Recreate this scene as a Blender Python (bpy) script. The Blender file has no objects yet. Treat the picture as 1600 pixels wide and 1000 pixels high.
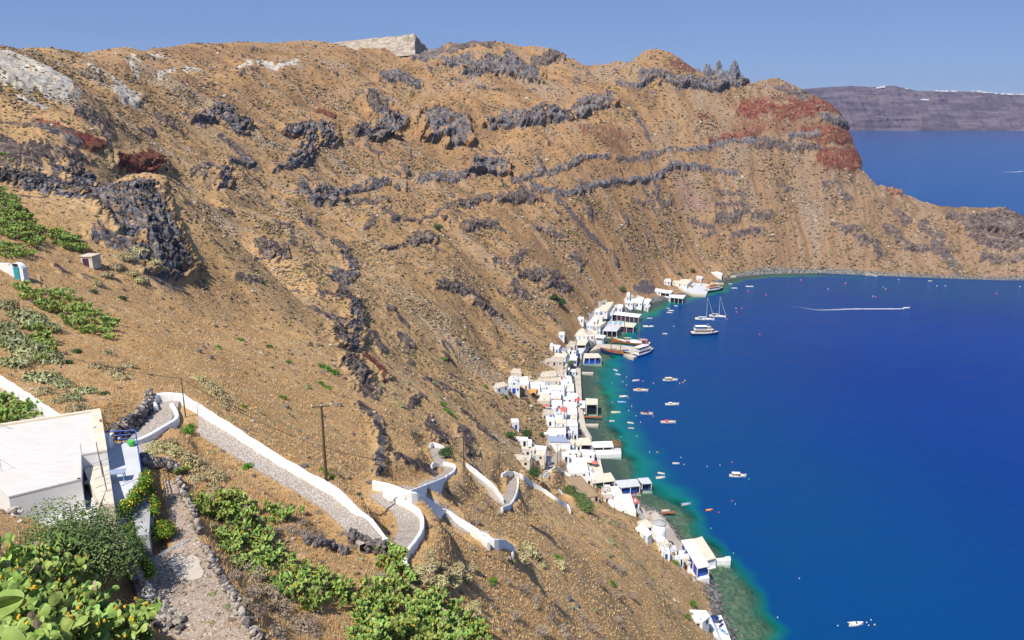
import bpy, math, random
import numpy as np
from math import radians, sin, cos, tan, pi, atan2, sqrt, hypot

# ------------------------------------------------------------------ camera, sky, sun, exposure
SC = bpy.context.scene
COL = SC.collection
CZ = 150.0                                   # eye height above the sea
PITCH = 15.3
cam_d = bpy.data.cameras.new('camera')
cam_d.lens = 28.0; cam_d.sensor_width = 36.0; cam_d.sensor_fit = 'HORIZONTAL'
cam_d.clip_start = 0.2; cam_d.clip_end = 40000
cam = bpy.data.objects.new('camera', cam_d); COL.objects.link(cam)
cam.location = (0, 0, CZ); cam.rotation_euler = (radians(90 - PITCH), 0, 0)
SC.camera = cam

SUN = np.array([-0.31, -0.49, 0.82]); SUN /= np.linalg.norm(SUN)
sun_elev = math.asin(SUN[2]); sun_az = atan2(SUN[0], SUN[1])
W = bpy.data.worlds.new('World'); SC.world = W; W.use_nodes = True
nt = W.node_tree
sky = nt.nodes.new('ShaderNodeTexSky'); sky.sky_type = 'NISHITA'; sky.sun_disc = False
sky.sun_elevation = sun_elev; sky.sun_rotation = sun_az
sky.altitude = 150; sky.air_density = 0.62; sky.dust_density = 0.0; sky.ozone_density = 6.0
bg = nt.nodes['Background']; bg.inputs['Strength'].default_value = 0.085
tint = nt.nodes.new('ShaderNodeMix'); tint.data_type = 'RGBA'; tint.blend_type = 'MULTIPLY'; tint.inputs[0].default_value = 1.0
tint.inputs[7].default_value = (0.80, 0.78, 0.88, 1)
nt.links.new(sky.outputs[0], tint.inputs[6]); flat_ = nt.nodes.new('ShaderNodeMix'); flat_.data_type = 'RGBA'; flat_.inputs[0].default_value = 0.6
flat_.inputs[7].default_value = (1.75, 2.7, 5.0, 1)
nt.links.new(tint.outputs[2], flat_.inputs[6]); nt.links.new(flat_.outputs[2], bg.inputs['Color'])
sd_ = bpy.data.lights.new('sun', 'SUN'); sd_.energy = 4.2; sd_.angle = radians(0.5); sd_.color = (1.0, 0.95, 0.87)
sun = bpy.data.objects.new('sun', sd_); COL.objects.link(sun)
from mathutils import Vector, Matrix
sun.rotation_euler = Vector(SUN).to_track_quat('Z', 'Y').to_euler()
sun.location = (0, 0, 400)
SC.view_settings.view_transform = 'Standard'; SC.view_settings.look = 'None'
SC.view_settings.exposure = 0.5; SC.view_settings.gamma = 1.0
SC.cycles.max_bounces = 6; SC.cycles.diffuse_bounces = 2; SC.cycles.transparent_max_bounces = 12
SC.cycles.volume_bounces = 0

random.seed(7); RNG = np.random.default_rng(11)

# ------------------------------------------------------------------ photo geometry
F = 1600 * 28 / 36.0
SP, CP = sin(radians(PITCH)), cos(radians(PITCH))
def K(py): return SP + (py - 500) / F * CP
def P(px, py, D):                             # a point at optical depth D
    v = (py - 500) / F
    return np.array([(px - 800) / F * D, D * (CP - v * SP), CZ - D * (SP + v * CP)])
def PZ(px, py, z):                            # the point of that sight line at height z
    return P(px, py, (CZ - z) / K(py))
def project(x, y, z):
    dz = CZ - z
    D = y * CP + dz * SP
    v = (dz * CP - y * SP) / D
    return 800 + x / D * F, 500 + v * F, D

# ------------------------------------------------------------------ noise
def _h(ix, iy, iz, seed):
    h = (ix.astype(np.uint32) * np.uint32(374761393) + iy.astype(np.uint32) * np.uint32(668265263)
         + iz.astype(np.uint32) * np.uint32(2147483647) + np.uint32(seed * 974634777 & 0xffffffff))
    h = (h ^ (h >> np.uint32(13))) * np.uint32(1274126177)
    return h ^ (h >> np.uint32(16))
def n2(x, y, seed=0):
    x = np.asarray(x, np.float32); y = np.asarray(y, np.float32)
    xf = np.floor(x); yf = np.floor(y)
    ix = xf.astype(np.int64).astype(np.int32); iy = yf.astype(np.int64).astype(np.int32)
    fx = x - xf; fy = y - yf
    u = fx * fx * fx * (fx * (fx * 6 - 15) + 10); v = fy * fy * fy * (fy * (fy * 6 - 15) + 10)
    z0 = np.zeros(1, np.int32)
    def g(dx, dy):
        h = _h(ix + dx, iy + dy, z0, seed)
        a = (h & np.uint32(1023)).astype(np.float32) * (2 * pi / 1024)
        return np.cos(a) * (fx - dx) + np.sin(a) * (fy - dy)
    a = g(0, 0); b = g(1, 0); c = g(0, 1); d = g(1, 1)
    return ((a + (b - a) * u) + ((c + (d - c) * u) - (a + (b - a) * u)) * v) * 1.5
def n3(x, y, z, seed=0):
    x = np.asarray(x, np.float32); y = np.asarray(y, np.float32); z = np.asarray(z, np.float32)
    xf = np.floor(x); yf = np.floor(y); zf = np.floor(z)
    ix = xf.astype(np.int32); iy = yf.astype(np.int32); iz = zf.astype(np.int32)
    fx = x - xf; fy = y - yf; fz = z - zf
    u = fx * fx * (3 - 2 * fx); v = fy * fy * (3 - 2 * fy); w = fz * fz * (3 - 2 * fz)
    def g(dx, dy, dz):
        h = _h(ix + dx, iy + dy, iz + dz, seed)
        gx = (h & np.uint32(255)).astype(np.float32) / 127.5 - 1
        gy = ((h >> np.uint32(8)) & np.uint32(255)).astype(np.float32) / 127.5 - 1
        gz = ((h >> np.uint32(16)) & np.uint32(255)).astype(np.float32) / 127.5 - 1
        return gx * (fx - dx) + gy * (fy - dy) + gz * (fz - dz)
    def L(a, b, t): return a + (b - a) * t
    return L(L(L(g(0,0,0), g(1,0,0), u), L(g(0,1,0), g(1,1,0), u), v),
             L(L(g(0,0,1), g(1,0,1), u), L(g(0,1,1), g(1,1,1), u), v), w)
def sst(x, a, b):
    t = np.clip((x - a) / (b - a), 0, 1); return t * t * (3 - 2 * t)

# ------------------------------------------------------------------ object helpers
def tag(o, label=None, cat=None, group=None, kind=None):
    if label: o['label'] = label
    if cat: o['category'] = cat
    if group: o['group'] = group
    if kind: o['kind'] = kind
    return o
def link(name, me, mats, parent=None, loc=None):
    o = bpy.data.objects.new(name, me); COL.objects.link(o)
    if mats is not None:
        for m in (mats if isinstance(mats, (list, tuple)) else [mats]): me.materials.append(m)
    if parent is not None: o.parent = parent
    if loc is not None: o.location = loc
    return o
def empty(name, loc, rz=0.0):
    o = bpy.data.objects.new(name, None); COL.objects.link(o)
    o.location = loc; o.rotation_euler = (0, 0, rz); o.empty_display_size = 0.3
    return o
def np_mesh(name, V, Fq, smooth=False, mi=None):
    """V (n,3); Fq (m,3) or (m,4) int array"""
    V = np.ascontiguousarray(V, np.float32); Fq = np.ascontiguousarray(Fq, np.int32)
    me = bpy.data.meshes.new(name)
    me.vertices.add(len(V)); me.vertices.foreach_set('co', V.ravel())
    k = Fq.shape[1]
    me.loops.add(Fq.size); me.loops.foreach_set('vertex_index', Fq.ravel())
    me.polygons.add(len(Fq))
    me.polygons.foreach_set('loop_start', np.arange(0, Fq.size, k, dtype=np.int32))
    me.polygons.foreach_set('loop_total', np.full(len(Fq), k, np.int32))
    if mi is not None: me.polygons.foreach_set('material_index', np.ascontiguousarray(mi, np.int32))
    me.polygons.foreach_set('use_smooth', np.full(len(Fq), smooth, bool))
    me.update(calc_edges=True)
    return me
def set_col(me, name, C):
    a = me.color_attributes.new(name, 'FLOAT_COLOR', 'POINT')
    C = np.asarray(C, np.float32)
    if C.shape[1] == 3: C = np.hstack([C, np.ones((len(C), 1), np.float32)])
    a.data.foreach_set('color', np.ascontiguousarray(C).ravel())
class MB:                                     # collects shapes into one mesh
    def __init__(s): s.v = []; s.f = []
    def add(s, vs, fs):
        b = len(s.v); s.v += [tuple(map(float, q)) for q in vs]; s.f += [tuple(b + i for i in q) for q in fs]; return s
    def box(s, c, size, rz=0.0, M=None):
        hx, hy, hz = size[0] / 2, size[1] / 2, size[2] / 2
        vs = []
        for x, y, z in ((-hx,-hy,-hz),(hx,-hy,-hz),(hx,hy,-hz),(-hx,hy,-hz),(-hx,-hy,hz),(hx,-hy,hz),(hx,hy,hz),(-hx,hy,hz)):
            vs.append((c[0] + x * cos(rz) - y * sin(rz), c[1] + x * sin(rz) + y * cos(rz), c[2] + z))
        return s.add(vs, [(0,3,2,1),(4,5,6,7),(0,1,5,4),(1,2,6,5),(2,3,7,6),(3,0,4,7)])
    def prism(s, poly, z0, z1, taper=None):   # poly: list of (x,y), counter-clockwise or not
        n = len(poly)
        a = sum(poly[i][0] * poly[(i+1) % n][1] - poly[(i+1) % n][0] * poly[i][1] for i in range(n))
        if a < 0: poly = poly[::-1]
        top = taper or poly
        if taper and a < 0: top = taper[::-1]
        zz0 = z0 if hasattr(z0, '__len__') else [z0] * n
        zz1 = z1 if hasattr(z1, '__len__') else [z1] * n
        vs = [(p[0], p[1], z) for p, z in zip(poly, zz0)] + [(p[0], p[1], z) for p, z in zip(top, zz1)]
        return s.add(vs, [tuple(range(n - 1, -1, -1)), tuple(range(n, 2 * n))] + [(i, (i+1) % n, n + (i+1) % n, n + i) for i in range(n)])
    def tube(s, a, b, r0, r1=None, n=8):
        r1 = r0 if r1 is None else r1
        a = Vector(a); b = Vector(b); d = (b - a).normalized()
        u = d.orthogonal().normalized(); w = d.cross(u)
        vs = [a + (u * cos(2*pi*i/n) + w * sin(2*pi*i/n)) * r0 for i in range(n)] + [b + (u * cos(2*pi*i/n) + w * sin(2*pi*i/n)) * r1 for i in range(n)]
        return s.add(vs, [tuple(range(n - 1, -1, -1)), tuple(range(n, 2 * n))] + [(i, (i+1) % n, n + (i+1) % n, n + i) for i in range(n)])
    def lathe(s, c, prof, n=16, sx=1, sy=1):
        vs = []; fs = []
        for r, z in prof:
            for i in range(n): vs.append((c[0] + r * cos(2*pi*i/n) * sx, c[1] + r * sin(2*pi*i/n) * sy, c[2] + z))
        for k in range(len(prof) - 1):
            for i in range(n): fs.append((k*n + i, k*n + (i+1) % n, (k+1)*n + (i+1) % n, (k+1)*n + i))
        fs.append(tuple(range(n - 1, -1, -1))); fs.append(tuple(range((len(prof)-1)*n, len(prof)*n)))
        return s.add(vs, fs)
    def mesh(s, name, smooth=False):
        me = bpy.data.meshes.new(name); me.from_pydata(s.v, [], s.f); me.update()
        if smooth: me.polygons.foreach_set('use_smooth', np.ones(len(me.polygons), bool))
        return me
    def build(s, name, mat, parent=None, loc=None, smooth=False):
        return link(name, s.mesh(name, smooth), mat, parent, loc)

# ------------------------------------------------------------------ materials
class N:
    def __init__(s, name):
        s.m = bpy.data.materials.new(name); s.m.use_nodes = True; s.t = s.m.node_tree
        s.b = s.t.nodes['Principled BSDF']; s.out = s.t.nodes['Material Output']
    def n(s, typ, **kw):
        q = s.t.nodes.new(typ)
        for k, v in kw.items(): setattr(q, k, v)
        return q
    def l(s, a, b): s.t.links.new(a, b)
    def coord(s, kind='Object'):
        q = s.n('ShaderNodeTexCoord'); return q.outputs[kind]
    def pos(s): return s.n('ShaderNodeNewGeometry').outputs['Position']
    def noise(s, vec, scale, detail=4, rough=0.6, dist=0.0, out='Fac'):
        q = s.n('ShaderNodeTexNoise'); q.inputs['Scale'].default_value = scale; q.inputs['Detail'].default_value = detail
        q.inputs['Roughness'].default_value = rough; q.inputs['Distortion'].default_value = dist
        s.l(vec, q.inputs['Vector']); return q.outputs[out]
    def voro(s, vec, scale, feat='F1', out='Distance'):
        q = s.n('ShaderNodeTexVoronoi'); q.feature = feat; q.inputs['Scale'].default_value = scale
        s.l(vec, q.inputs['Vector']); return q.outputs[out]
    def ramp(s, fac, stops):
        q = s.n('ShaderNodeValToRGB'); e = q.color_ramp.elements
        while len(e) < len(stops): e.new(0.5)
        for el, (p, c) in zip(e, stops):
            el.position = p; el.color = (c[0], c[1], c[2], 1) if hasattr(c, '__len__') else (c, c, c, 1)
        s.l(fac, q.inputs['Fac']); return q.outputs['Color']
    def mix(s, fac, a, b, mode='MIX'):
        q = s.n('ShaderNodeMix', data_type='RGBA', blend_type=mode)
        for sock, v in ((q.inputs[0], fac), (q.inputs[6], a), (q.inputs[7], b)):
            if hasattr(v, 'is_linked') or hasattr(v, 'links'): s.l(v, sock)
            elif hasattr(v, '__len__'): sock.default_value = (v[0], v[1], v[2], 1)
            else: sock.default_value = v
        return q.outputs[2]
    def math(s, op, a, b=0.0, c=None, clamp=False):
        q = s.n('ShaderNodeMath', operation=op, use_clamp=clamp)
        for i, v in enumerate((a, b) if c is None else (a, b, c)):
            if hasattr(v, 'links'): s.l(v, q.inputs[i])
            else: q.inputs[i].default_value = v
        return q.outputs[0]
    def attr(s, name, out='Color'):
        q = s.n('ShaderNodeAttribute'); q.attribute_name = name; return q.outputs[out]
    def bump(s, h, strength=0.5, dist=0.1):
        q = s.n('ShaderNodeBump'); q.inputs['Strength'].default_value = strength; q.inputs['Distance'].default_value = dist
        s.l(h, q.inputs['Height']); s.l(q.outputs[0], s.b.inputs['Normal'])
    def base(s, c, rough=0.9, spec=0.2):
        if hasattr(c, 'links'): s.l(c, s.b.inputs['Base Color'])
        else: s.b.inputs['Base Color'].default_value = (c[0], c[1], c[2], 1)
        s.b.inputs['Roughness'].default_value = rough; s.b.inputs['Specular IOR Level'].default_value = spec
        return s
def simple(name, c, rough=0.8, var=0.12, scale=1.5, spec=0.25, bump=0.0, metal=0.0):
    q = N(name); p = q.coord()
    a = q.noise(p, scale, 5, 0.65)
    dark = [x * (1 - var * 1.6) for x in c]; light = [min(1, x * (1 + var)) for x in c]
    q.base(q.ramp(a, [(0.3, dark), (0.55, c), (0.75, light)]), rough, spec)
    q.b.inputs['Metallic'].default_value = metal
    if bump: q.bump(q.noise(p, scale * 6, 5, 0.7), bump, 0.03)
    return q.m
# ------------------------------------------------------------------ terrain: control points (photo x, photo y, distance)
CTRL = [
 (0,1000,26),(100,1000,31),(200,1000,38.5),(300,1000,43),(370,1000,43),(500,1000,51),(600,1000,54),(700,1000,61),(800,1000,80),(900,1000,113),(1000,1000,161),(1080,1000,202),
 (0,900,36.5),(100,900,41.5),(100,850,47),(150,900,44),(50,870,44.5),(200,930,43.5),(200,850,49.5),(290,880,50),(260,800,56),(250,760,60),(380,850,59),(400,800,62),(450,900,55.7),(550,930,57),(700,900,66),(800,900,90),(900,900,135),(1000,900,195),(1060,900,240),(1090,960,222),
 (10,830,47),(0,780,52.6),(0,700,60),(100,700,58),(200,760,59.3),(250,712,69),(220,724,66.8),(276,692,73),(204,700,66),(150,790,54),
 (850,820,160),(900,850,165),(950,830,225),(1000,850,235),(1020,820,268),(950,800,283),(885,812,215),(760,800,135),(800,800,165),(850,780,215),
 (240,620,80),(300,640,76),(370,690,74),(450,740,71),(530,800,68),(600,850,66),(635,875,66),(640,820,74),(590,765,86),(650,780,86),(700,812,89),(760,845,92),(800,858,94),(680,860,74),
 (640,765,115),(700,742,130),(710,725,138),(680,700,155),(730,725,166),(790,785,180),(803,745,210),(885,797,245),(830,740,255),(700,780,116),(668,771,115.8),(690,758,125),(655,776,112.8),(700,757,128),(740,770,150),
 (100,600,84),(0,620,76),(50,645,70),(0,560,90),(0,500,105),(130,490,120),(25,420,130),(140,405,162),(0,350,160),(0,300,185),(100,370,166),(200,400,172),(265,430,176),(200,500,130),(200,560,105),
 (60,255,215),(150,300,205),(225,320,200),(245,380,188),(0,200,250),(150,200,265),(240,250,214),(292,440,245),(280,350,300),(265,270,360),(100,130,300),(0,100,320),
 (300,450,262),(300,400,290),(290,340,305),(300,300,345),(300,250,390),(300,200,450),(300,120,560),(200,170,400),(200,110,480),(280,500,165),(290,480,185),
 (300,600,95),(300,550,122),(400,600,125),(400,660,102),(400,550,155),(500,600,165),(600,600,215),(500,690,102),(510,745,80),(560,735,93),(600,680,135),(650,650,185),(700,600,295),(700,650,235),(750,600,345),(750,650,275),(780,660,300),
 (350,500,180),(400,500,200),(500,500,245),(600,500,305),(700,500,370),(800,500,455),(400,450,250),(500,450,295),(500,550,200),(600,550,255),
 (400,400,310),(500,400,368),(600,400,420),(700,400,455),(800,400,520),(400,300,420),(500,300,466),(600,300,520),(700,300,555),(800,300,600),
 (400,200,510),(500,200,560),(600,200,610),(700,200,650),(800,200,680),(400,110,600),(500,110,660),(600,110,720),(700,110,760),(800,110,790),
 (800,450,485),(850,480,500),(900,450,560),(900,400,585),(900,300,635),(900,200,700),(950,440,600),(1000,430,640),(1000,400,655),(1000,300,700),(1000,200,745),(1000,150,785),
 (1100,412,712),(1100,400,716),(1100,300,740),(1100,200,775),(1100,150,810),(1200,405,722),(1200,300,760),(1200,200,805),(1200,150,840),(1300,400,728),(1300,350,755),(1300,280,795),(1300,210,830),(1400,400,732),(1400,350,770),(1500,415,718),(1500,380,745),(1560,400,722),(1600,400,715),
 (800,605,398),(800,560,425),(820,540,440),(850,520,462),(870,480,510),(780,700,262),(800,700,275),(850,700,322),(850,620,398),(870,590,425),(880,560,448),(900,530,478),(920,490,535),(960,470,585),(1020,445,655),(1060,432,690),
 (900,700,343),(870,730,308),(900,770,292),(950,790,286),(1010,850,258),(1070,900,243),(980,780,297),(860,660,355),(890,650,372),
]
RIDGE = [(0,85,345),(50,83,390),(100,81,440),(200,76,540),(300,71,630),(400,66,690),(500,64,745),(560,80,780),(650,82,810),(700,74,815),(750,72,830),(800,74,840),(860,88,840),(920,105,845),(960,100,850),(985,104,852),(1010,87,860),(1040,87,860),(1085,108,860),(1155,132,865),(1215,128,880),(1260,145,890),(1295,163,890),(1320,195,880),(1335,235,868),(1347,278,858),(1380,297,845),(1405,304,838),(1430,318,830),(1450,326,825),(1470,331,820),(1490,333,815),(1510,330,812),(1530,330,808),(1560,336,802),(1590,346,795),(1640,380,780),(1750,400,760)]
# shoreline traced on the water, near to far
SHORE_PX = [(1175,1060),(1152,1000),(1128,950),(1122,930),(1113,905),(1100,888),(1070,850),(1052,838),(1040,815),(1022,798),(1000,783),(985,775),(965,762),(948,745),(938,720),(932,708),(918,690),(908,665),(905,640),(903,610),(903,585),(910,565),(922,545),(935,530),(943,520),(952,508),(965,495),(985,486),(1000,483),(1020,474),(1040,468),(1062,462),(1085,458),(1112,452),(1125,441),(1150,433),(1200,428),(1280,427),(1350,430),(1420,433),(1500,436),(1560,438),(1600,438),(1680,441),(1850,448),(2100,462)]
SHORE = np.array([PZ(x, y, 0)[:2] for x, y in SHORE_PX])
SHORE = np.vstack([[SHORE[0][0] + 25, -60], [SHORE[0][0] + 8, 100], SHORE])
def shore_sd(x, y):                            # signed distance to the shore, + on land
    best = np.full(x.shape, 1e9, np.float32); sgn = np.ones(x.shape, np.float32)
    for i in range(len(SHORE) - 1):
        a = SHORE[i]; b = SHORE[i + 1]; d = b - a; L2 = d @ d
        t = np.clip(((x - a[0]) * d[0] + (y - a[1]) * d[1]) / L2, 0, 1)
        ex = x - a[0] - t * d[0]; ey = y - a[1] - t * d[1]
        dd = ex * ex + ey * ey
        cr = d[0] * (y - a[1]) - d[1] * (x - a[0])
        m = dd < best
        best = np.where(m, dd, best); sgn = np.where(m, np.where(cr > 0, 1, -1), sgn)
    return np.sqrt(best) * sgn
def shore_s(x, y):
    best = np.full(x.shape, 1e9, np.float32); S = np.zeros(x.shape, np.float32); acc = 0
    for i in range(len(SHORE) - 1):
        a = SHORE[i]; d = SHORE[i+1] - a; L = float(np.hypot(*d)); t = np.clip(((x-a[0])*d[0] + (y-a[1])*d[1]) / L**2, 0, 1)
        dd = (x-a[0]-t*d[0])**2 + (y-a[1]-t*d[1])**2; m = dd < best; best = np.where(m, dd, best); S = np.where(m, acc + t*L, S); acc += L
    return S
pts = [P(*c) for c in CTRL] + [P(*c) for c in RIDGE]
for (px, py, D) in RIDGE:
    q = P(px, py, D); k = hypot(q[0], q[1]); u = q[:2] / k
    if px < 640: a = [(60, 0.0), (200, -6)]
    elif px < 1300: a = [(50, -14), (200, -50)]
    else: a = [(12, 0), (45, -30), (85, -80), (200, -120)]
    for dd, dz in a: pts.append(np.array([q[0] + u[0]*dd, q[1] + u[1]*dd, max(q[2] + dz, -45)]))
pts += [np.array(q, float) for q in [(0,-1,147.3),(-10,3,144),(-40,0,150),(-90,0,160),(-50,35,136),(-110,90,142),(-200,150,158),(-300,300,180),(8,10,136),(20,25,115),(40,0,112),(70,0,75),(-4,12,136),(-12,14,136.5),(-25,22,137),(-8,24,126),(-400,100,165),(-450,500,178),(-500,900,192),(-200,1200,198),(-700,500,175),(0,1300,200),(-350,650,180),(-300,800,188),(-600,200,165),(-100,1000,196),(-800,1200,190),(-1000,900,180),(-500,1450,190),(-1100,1300,180),(0,1500,190),(-900,600,170),(-330,1050,194),(-560,1150,192),(420,1250,-40),(650,1150,-45),(850,1000,-45),(620,930,-40),(300,1400,-20),(1050,800,-45),(700,1450,-60),(1000,1200,-60),(480,1000,-30)]]
for i in range(0, len(SHORE)):
    pts.append(np.array([SHORE[i][0], SHORE[i][1], 0.3]))
pts = np.array(pts)
S_ = 100.0
Xc = pts[:, :2] / S_; c2 = 0.10 ** 2
A = np.sqrt(((Xc[:, None] - Xc[None]) ** 2).sum(-1) + c2)
n_ = len(pts); M_ = np.zeros((n_ + 3, n_ + 3)); M_[:n_, :n_] = A - np.eye(n_) * 0.02
M_[:n_, n_] = 1; M_[:n_, n_ + 1:] = Xc; M_[n_, :n_] = 1; M_[n_ + 1:, :n_] = Xc.T
RW = np.linalg.solve(M_, np.concatenate([pts[:, 2], [0, 0, 0]]))
def H0(x, y):                                  # smooth ground height
    x = np.asarray(x, np.float32) / S_; y = np.asarray(y, np.float32) / S_
    z = np.full(x.shape, RW[n_], np.float32) + RW[n_+1] * x + RW[n_+2] * y
    for i in range(n_):
        dx = x - np.float32(Xc[i, 0]); dy = y - np.float32(Xc[i, 1])
        z += np.float32(RW[i]) * np.sqrt(dx * dx + dy * dy + np.float32(c2))
    return z
# polar grid, finer where the ground is seen
th = np.concatenate([np.linspace(-75, -34.2, 40), np.linspace(-34, 34, 960), np.linspace(34.2, 52, 30)])
th = np.radians(th)
rr = [3.0]
while rr[-1] < 1500:
    r = rr[-1]; s = 0.012 if r < 20 else 0.004 if r < 60 else 0.0034 if r < 200 else 0.0021 if r < 980 else 0.02
    rr.append(r * (1 + s))
rr = np.array(rr); NT, NR = len(th), len(rr)
TT, RR = np.meshgrid(th, rr)                   # rows = r
GX = (np.sin(TT) * RR).astype(np.float32); GY = (np.cos(TT) * RR).astype(np.float32)
SD = shore_sd(GX, GY)
Z0 = H0(GX, GY)
def lower(Z):                                  # sea side falls away under water
    w = sst(SD, 0, 14)
    along = n2(GX / 28, GY / 28, 5) * 0.5 + 0.5
    shelf = 5 + 7 * along + 4 * sst(GY, 640, 430) * sst(GY, 250, 330)
    dsea = np.where(-SD < shelf, -SD * 0.10, shelf * 0.10 + (-SD - shelf) * 0.62)
    land = Z * w + (1 - w) * np.minimum(np.maximum(Z, 0.25), 0.5 + SD * 0.45)
    front = (SD > 0) | (GY > 1200)
    return np.where(SD >= 0, np.where(SD < 14, land, Z), np.where(SD < 0, -np.minimum(dsea, 40) - 0.05, Z))
NEAR = np.array(SHORE)
Zb = lower(Z0)
# paths: flatten a shelf along each
PATHS = {
 'a': ([(0,612,72),(45,640,68),(90,668,66)], 1.4),
 'b1': ([(196,714,0),(222,688,0),(243,664,0),(256,642,0),(262,628,0)], 1.15),
 'b2': ([(257,626,0),(276,634,0),(300,654,0),(350,688,0),(425,732,0),(500,775,0),(548,813,0),(580,850,0)], 1.05),
 'c': ([(618,868,0),(634,850,0),(641,825,0),(632,802,0),(612,784,0),(593,768,0)], 1.15),
 'd': ([(600,752,0),(650,774,0),(700,803,0),(750,835,0),(785,854,0)], .95),
 'e': ([(652,760,0),(690,746,0),(703,733,0),(690,722,0),(681,708,0),(684,700,0),(702,712,0),(735,738,0),(765,765,0),(787,787,0),(797,770,0),(803,748,0),(812,750,0),(835,765,0),(862,785,0),(882,797,0)], 1.0),
 'f': ([(850,746,0),(862,728,0),(872,712,0),(884,700,0),(893,690,0)], 1.6),
}
PATHS['g'] = ([(1014,798,0),(1036,822,0),(1050,845,0),(1068,868,0),(1086,890,0)], 2.4)
lr = np.log(rr)
def gidx(x, y):
    r = np.hypot(x, y); t = np.arctan2(x, y)
    fi = np.interp(r, rr, np.arange(NR)); fj = np.interp(t, th, np.arange(NT))
    return fi, fj
def samp(G, x, y):
    fi, fj = gidx(x, y)
    i = np.clip(fi.astype(int), 0, NR - 2); j = np.clip(fj.astype(int), 0, NT - 2)
    a = fi - i; b = fj - j
    return G[i, j] * (1-a) * (1-b) + G[i+1, j] * a * (1-b) + G[i, j+1] * (1-a) * b + G[i+1, j+1] * a * b
def hit(px, py, off=0.0, G=None, d0=8.0, d1=1400.0):   # where a sight line meets the ground (raised by off)
    G = ZG if G is None else G
    D = np.geomspace(d0, d1, 2200)
    v = (py - 500) / F
    X = (px - 800) / F * D; Y = D * (CP - v * SP); Zr = CZ - D * (SP + v * CP)
    h = samp(G, X, Y) + off
    b = np.nonzero(Zr < np.maximum(h, off * 0 - 0.0))[0]
    if not len(b): return None
    k = b[0]
    if k == 0: return np.array([X[0], Y[0], h[0]])
    a0 = Zr[k-1] - h[k-1]; a1 = Zr[k] - h[k]; t = a0 / (a0 - a1 + 1e-9); t = min(max(t, 0), 1)
    D_ = D[k-1] + (D[k] - D[k-1]) * t
    return P(px, py, D_)
def smooth_poly(Pw, step):
    Pw = np.array(Pw, float); out = []
    n = len(Pw)
    for i in range(n - 1):
        p0 = Pw[max(i-1, 0)]; p1 = Pw[i]; p2 = Pw[i+1]; p3 = Pw[min(i+2, n-1)]
        m = max(2, int(np.linalg.norm(p2 - p1) / step))
        for t in np.arange(m) / m:
            out.append(0.5 * (2*p1 + (p2 - p0)*t + (2*p0 - 5*p1 + 4*p2 - p3)*t*t + (3*p1 - p0 - 3*p2 + p3)*t**3))
    out.append(Pw[-1]); return np.array(out)
PW = {}
cnum = np.zeros_like(Zb); cden = np.zeros_like(Zb) + 1e-9; cmax = np.zeros_like(Zb); Zc = Zb.copy(); pathm = np.zeros_like(Zb)
for k, (pp, hw) in PATHS.items():
    L = [hit(x, y, 0, Zb) for x, y, _ in pp]
    L = smooth_poly(L, 0.3)
    z = L[:, 2].copy(); kk = np.ones(25) / 25
    z = np.convolve(np.pad(z, 12, 'edge'), kk, 'valid'); L[:, 2] = z
    PW[k] = (L, hw)
    fi, fj = gidx(L[:, 0], L[:, 1])
    i0, i1 = int(max(fi.min() - 60, 0)), int(min(fi.max() + 60, NR)); j0, j1 = int(max(fj.min() - 60, 0)), int(min(fj.max() + 60, NT))
    X = GX[i0:i1, j0:j1]; Y = GY[i0:i1, j0:j1]
    best = np.full(X.shape, 1e9); zt = np.zeros(X.shape)
    for q in L[::1]:
        d = (X - q[0])**2 + (Y - q[1])**2; m = d < best; best[m] = d[m]; zt[m] = q[2]
    d = np.sqrt(best); w = 1 - sst(d, hw + 0.9, hw + 4.0)
    cnum[i0:i1, j0:j1] += w**4 * (zt - .12); cden[i0:i1, j0:j1] += w**4; cmax[i0:i1, j0:j1] = np.maximum(cmax[i0:i1, j0:j1], w)
    pathm[i0:i1, j0:j1] = np.maximum(pathm[i0:i1, j0:j1], 1 - sst(d, hw - 0.1, hw + 0.5))
Zc = Zb * (1 - cmax) + cmax * np.where(cden > 1e-6, cnum / cden, Zb)
# level ground for the near terrace, the dirt track and village yards
def flatten(poly, z, soft):
    global Zc
    poly = np.array(poly)
    inside = np.zeros(GX.shape, bool); best = np.full(GX.shape, 1e9, np.float32)
    n = len(poly)
    lo = poly.min(0) - soft * 2; hi = poly.max(0) + soft * 2
    M = (GX > lo[0]) & (GX < hi[0]) & (GY > lo[1]) & (GY < hi[1])
    x = GX[M]; y = GY[M]; ins = np.zeros(x.shape, bool); b = np.full(x.shape, 1e9)
    for i in range(n):
        a = poly[i]; c = poly[(i+1) % n]; d = c - a
        t = np.clip(((x-a[0])*d[0] + (y-a[1])*d[1]) / (d@d), 0, 1)
        b = np.minimum(b, np.hypot(x-a[0]-t*d[0], y-a[1]-t*d[1]))
        cond = ((a[1] > y) != (c[1] > y)) & (x < (c[0]-a[0]) * (y-a[1]) / (c[1]-a[1] + 1e-12) + a[0])
        ins ^= cond
    w = np.where(ins, 1, 1 - sst(b, 0, soft)); Zc[M] = Zc[M] * (1 - w) + z * w
TZ = 122.4
TRACK = [(240,752),(268,752),(300,830),(345,900),(410,1010),(180,1010),(215,930),(232,850)]
flatten([PZ(x, y, 122.0)[:2] for x, y in TRACK], 121.95, 2.2)
HOUSE_XY = [PZ(x, y, 125.4)[:2] for x, y in [(-60,690),(162,640),(172,705),(225,690),(232,780),(160,800),(100,800),(10,783)]]
flatten(HOUSE_XY, 121.6, 1.2)
ZG = Zc
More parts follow.
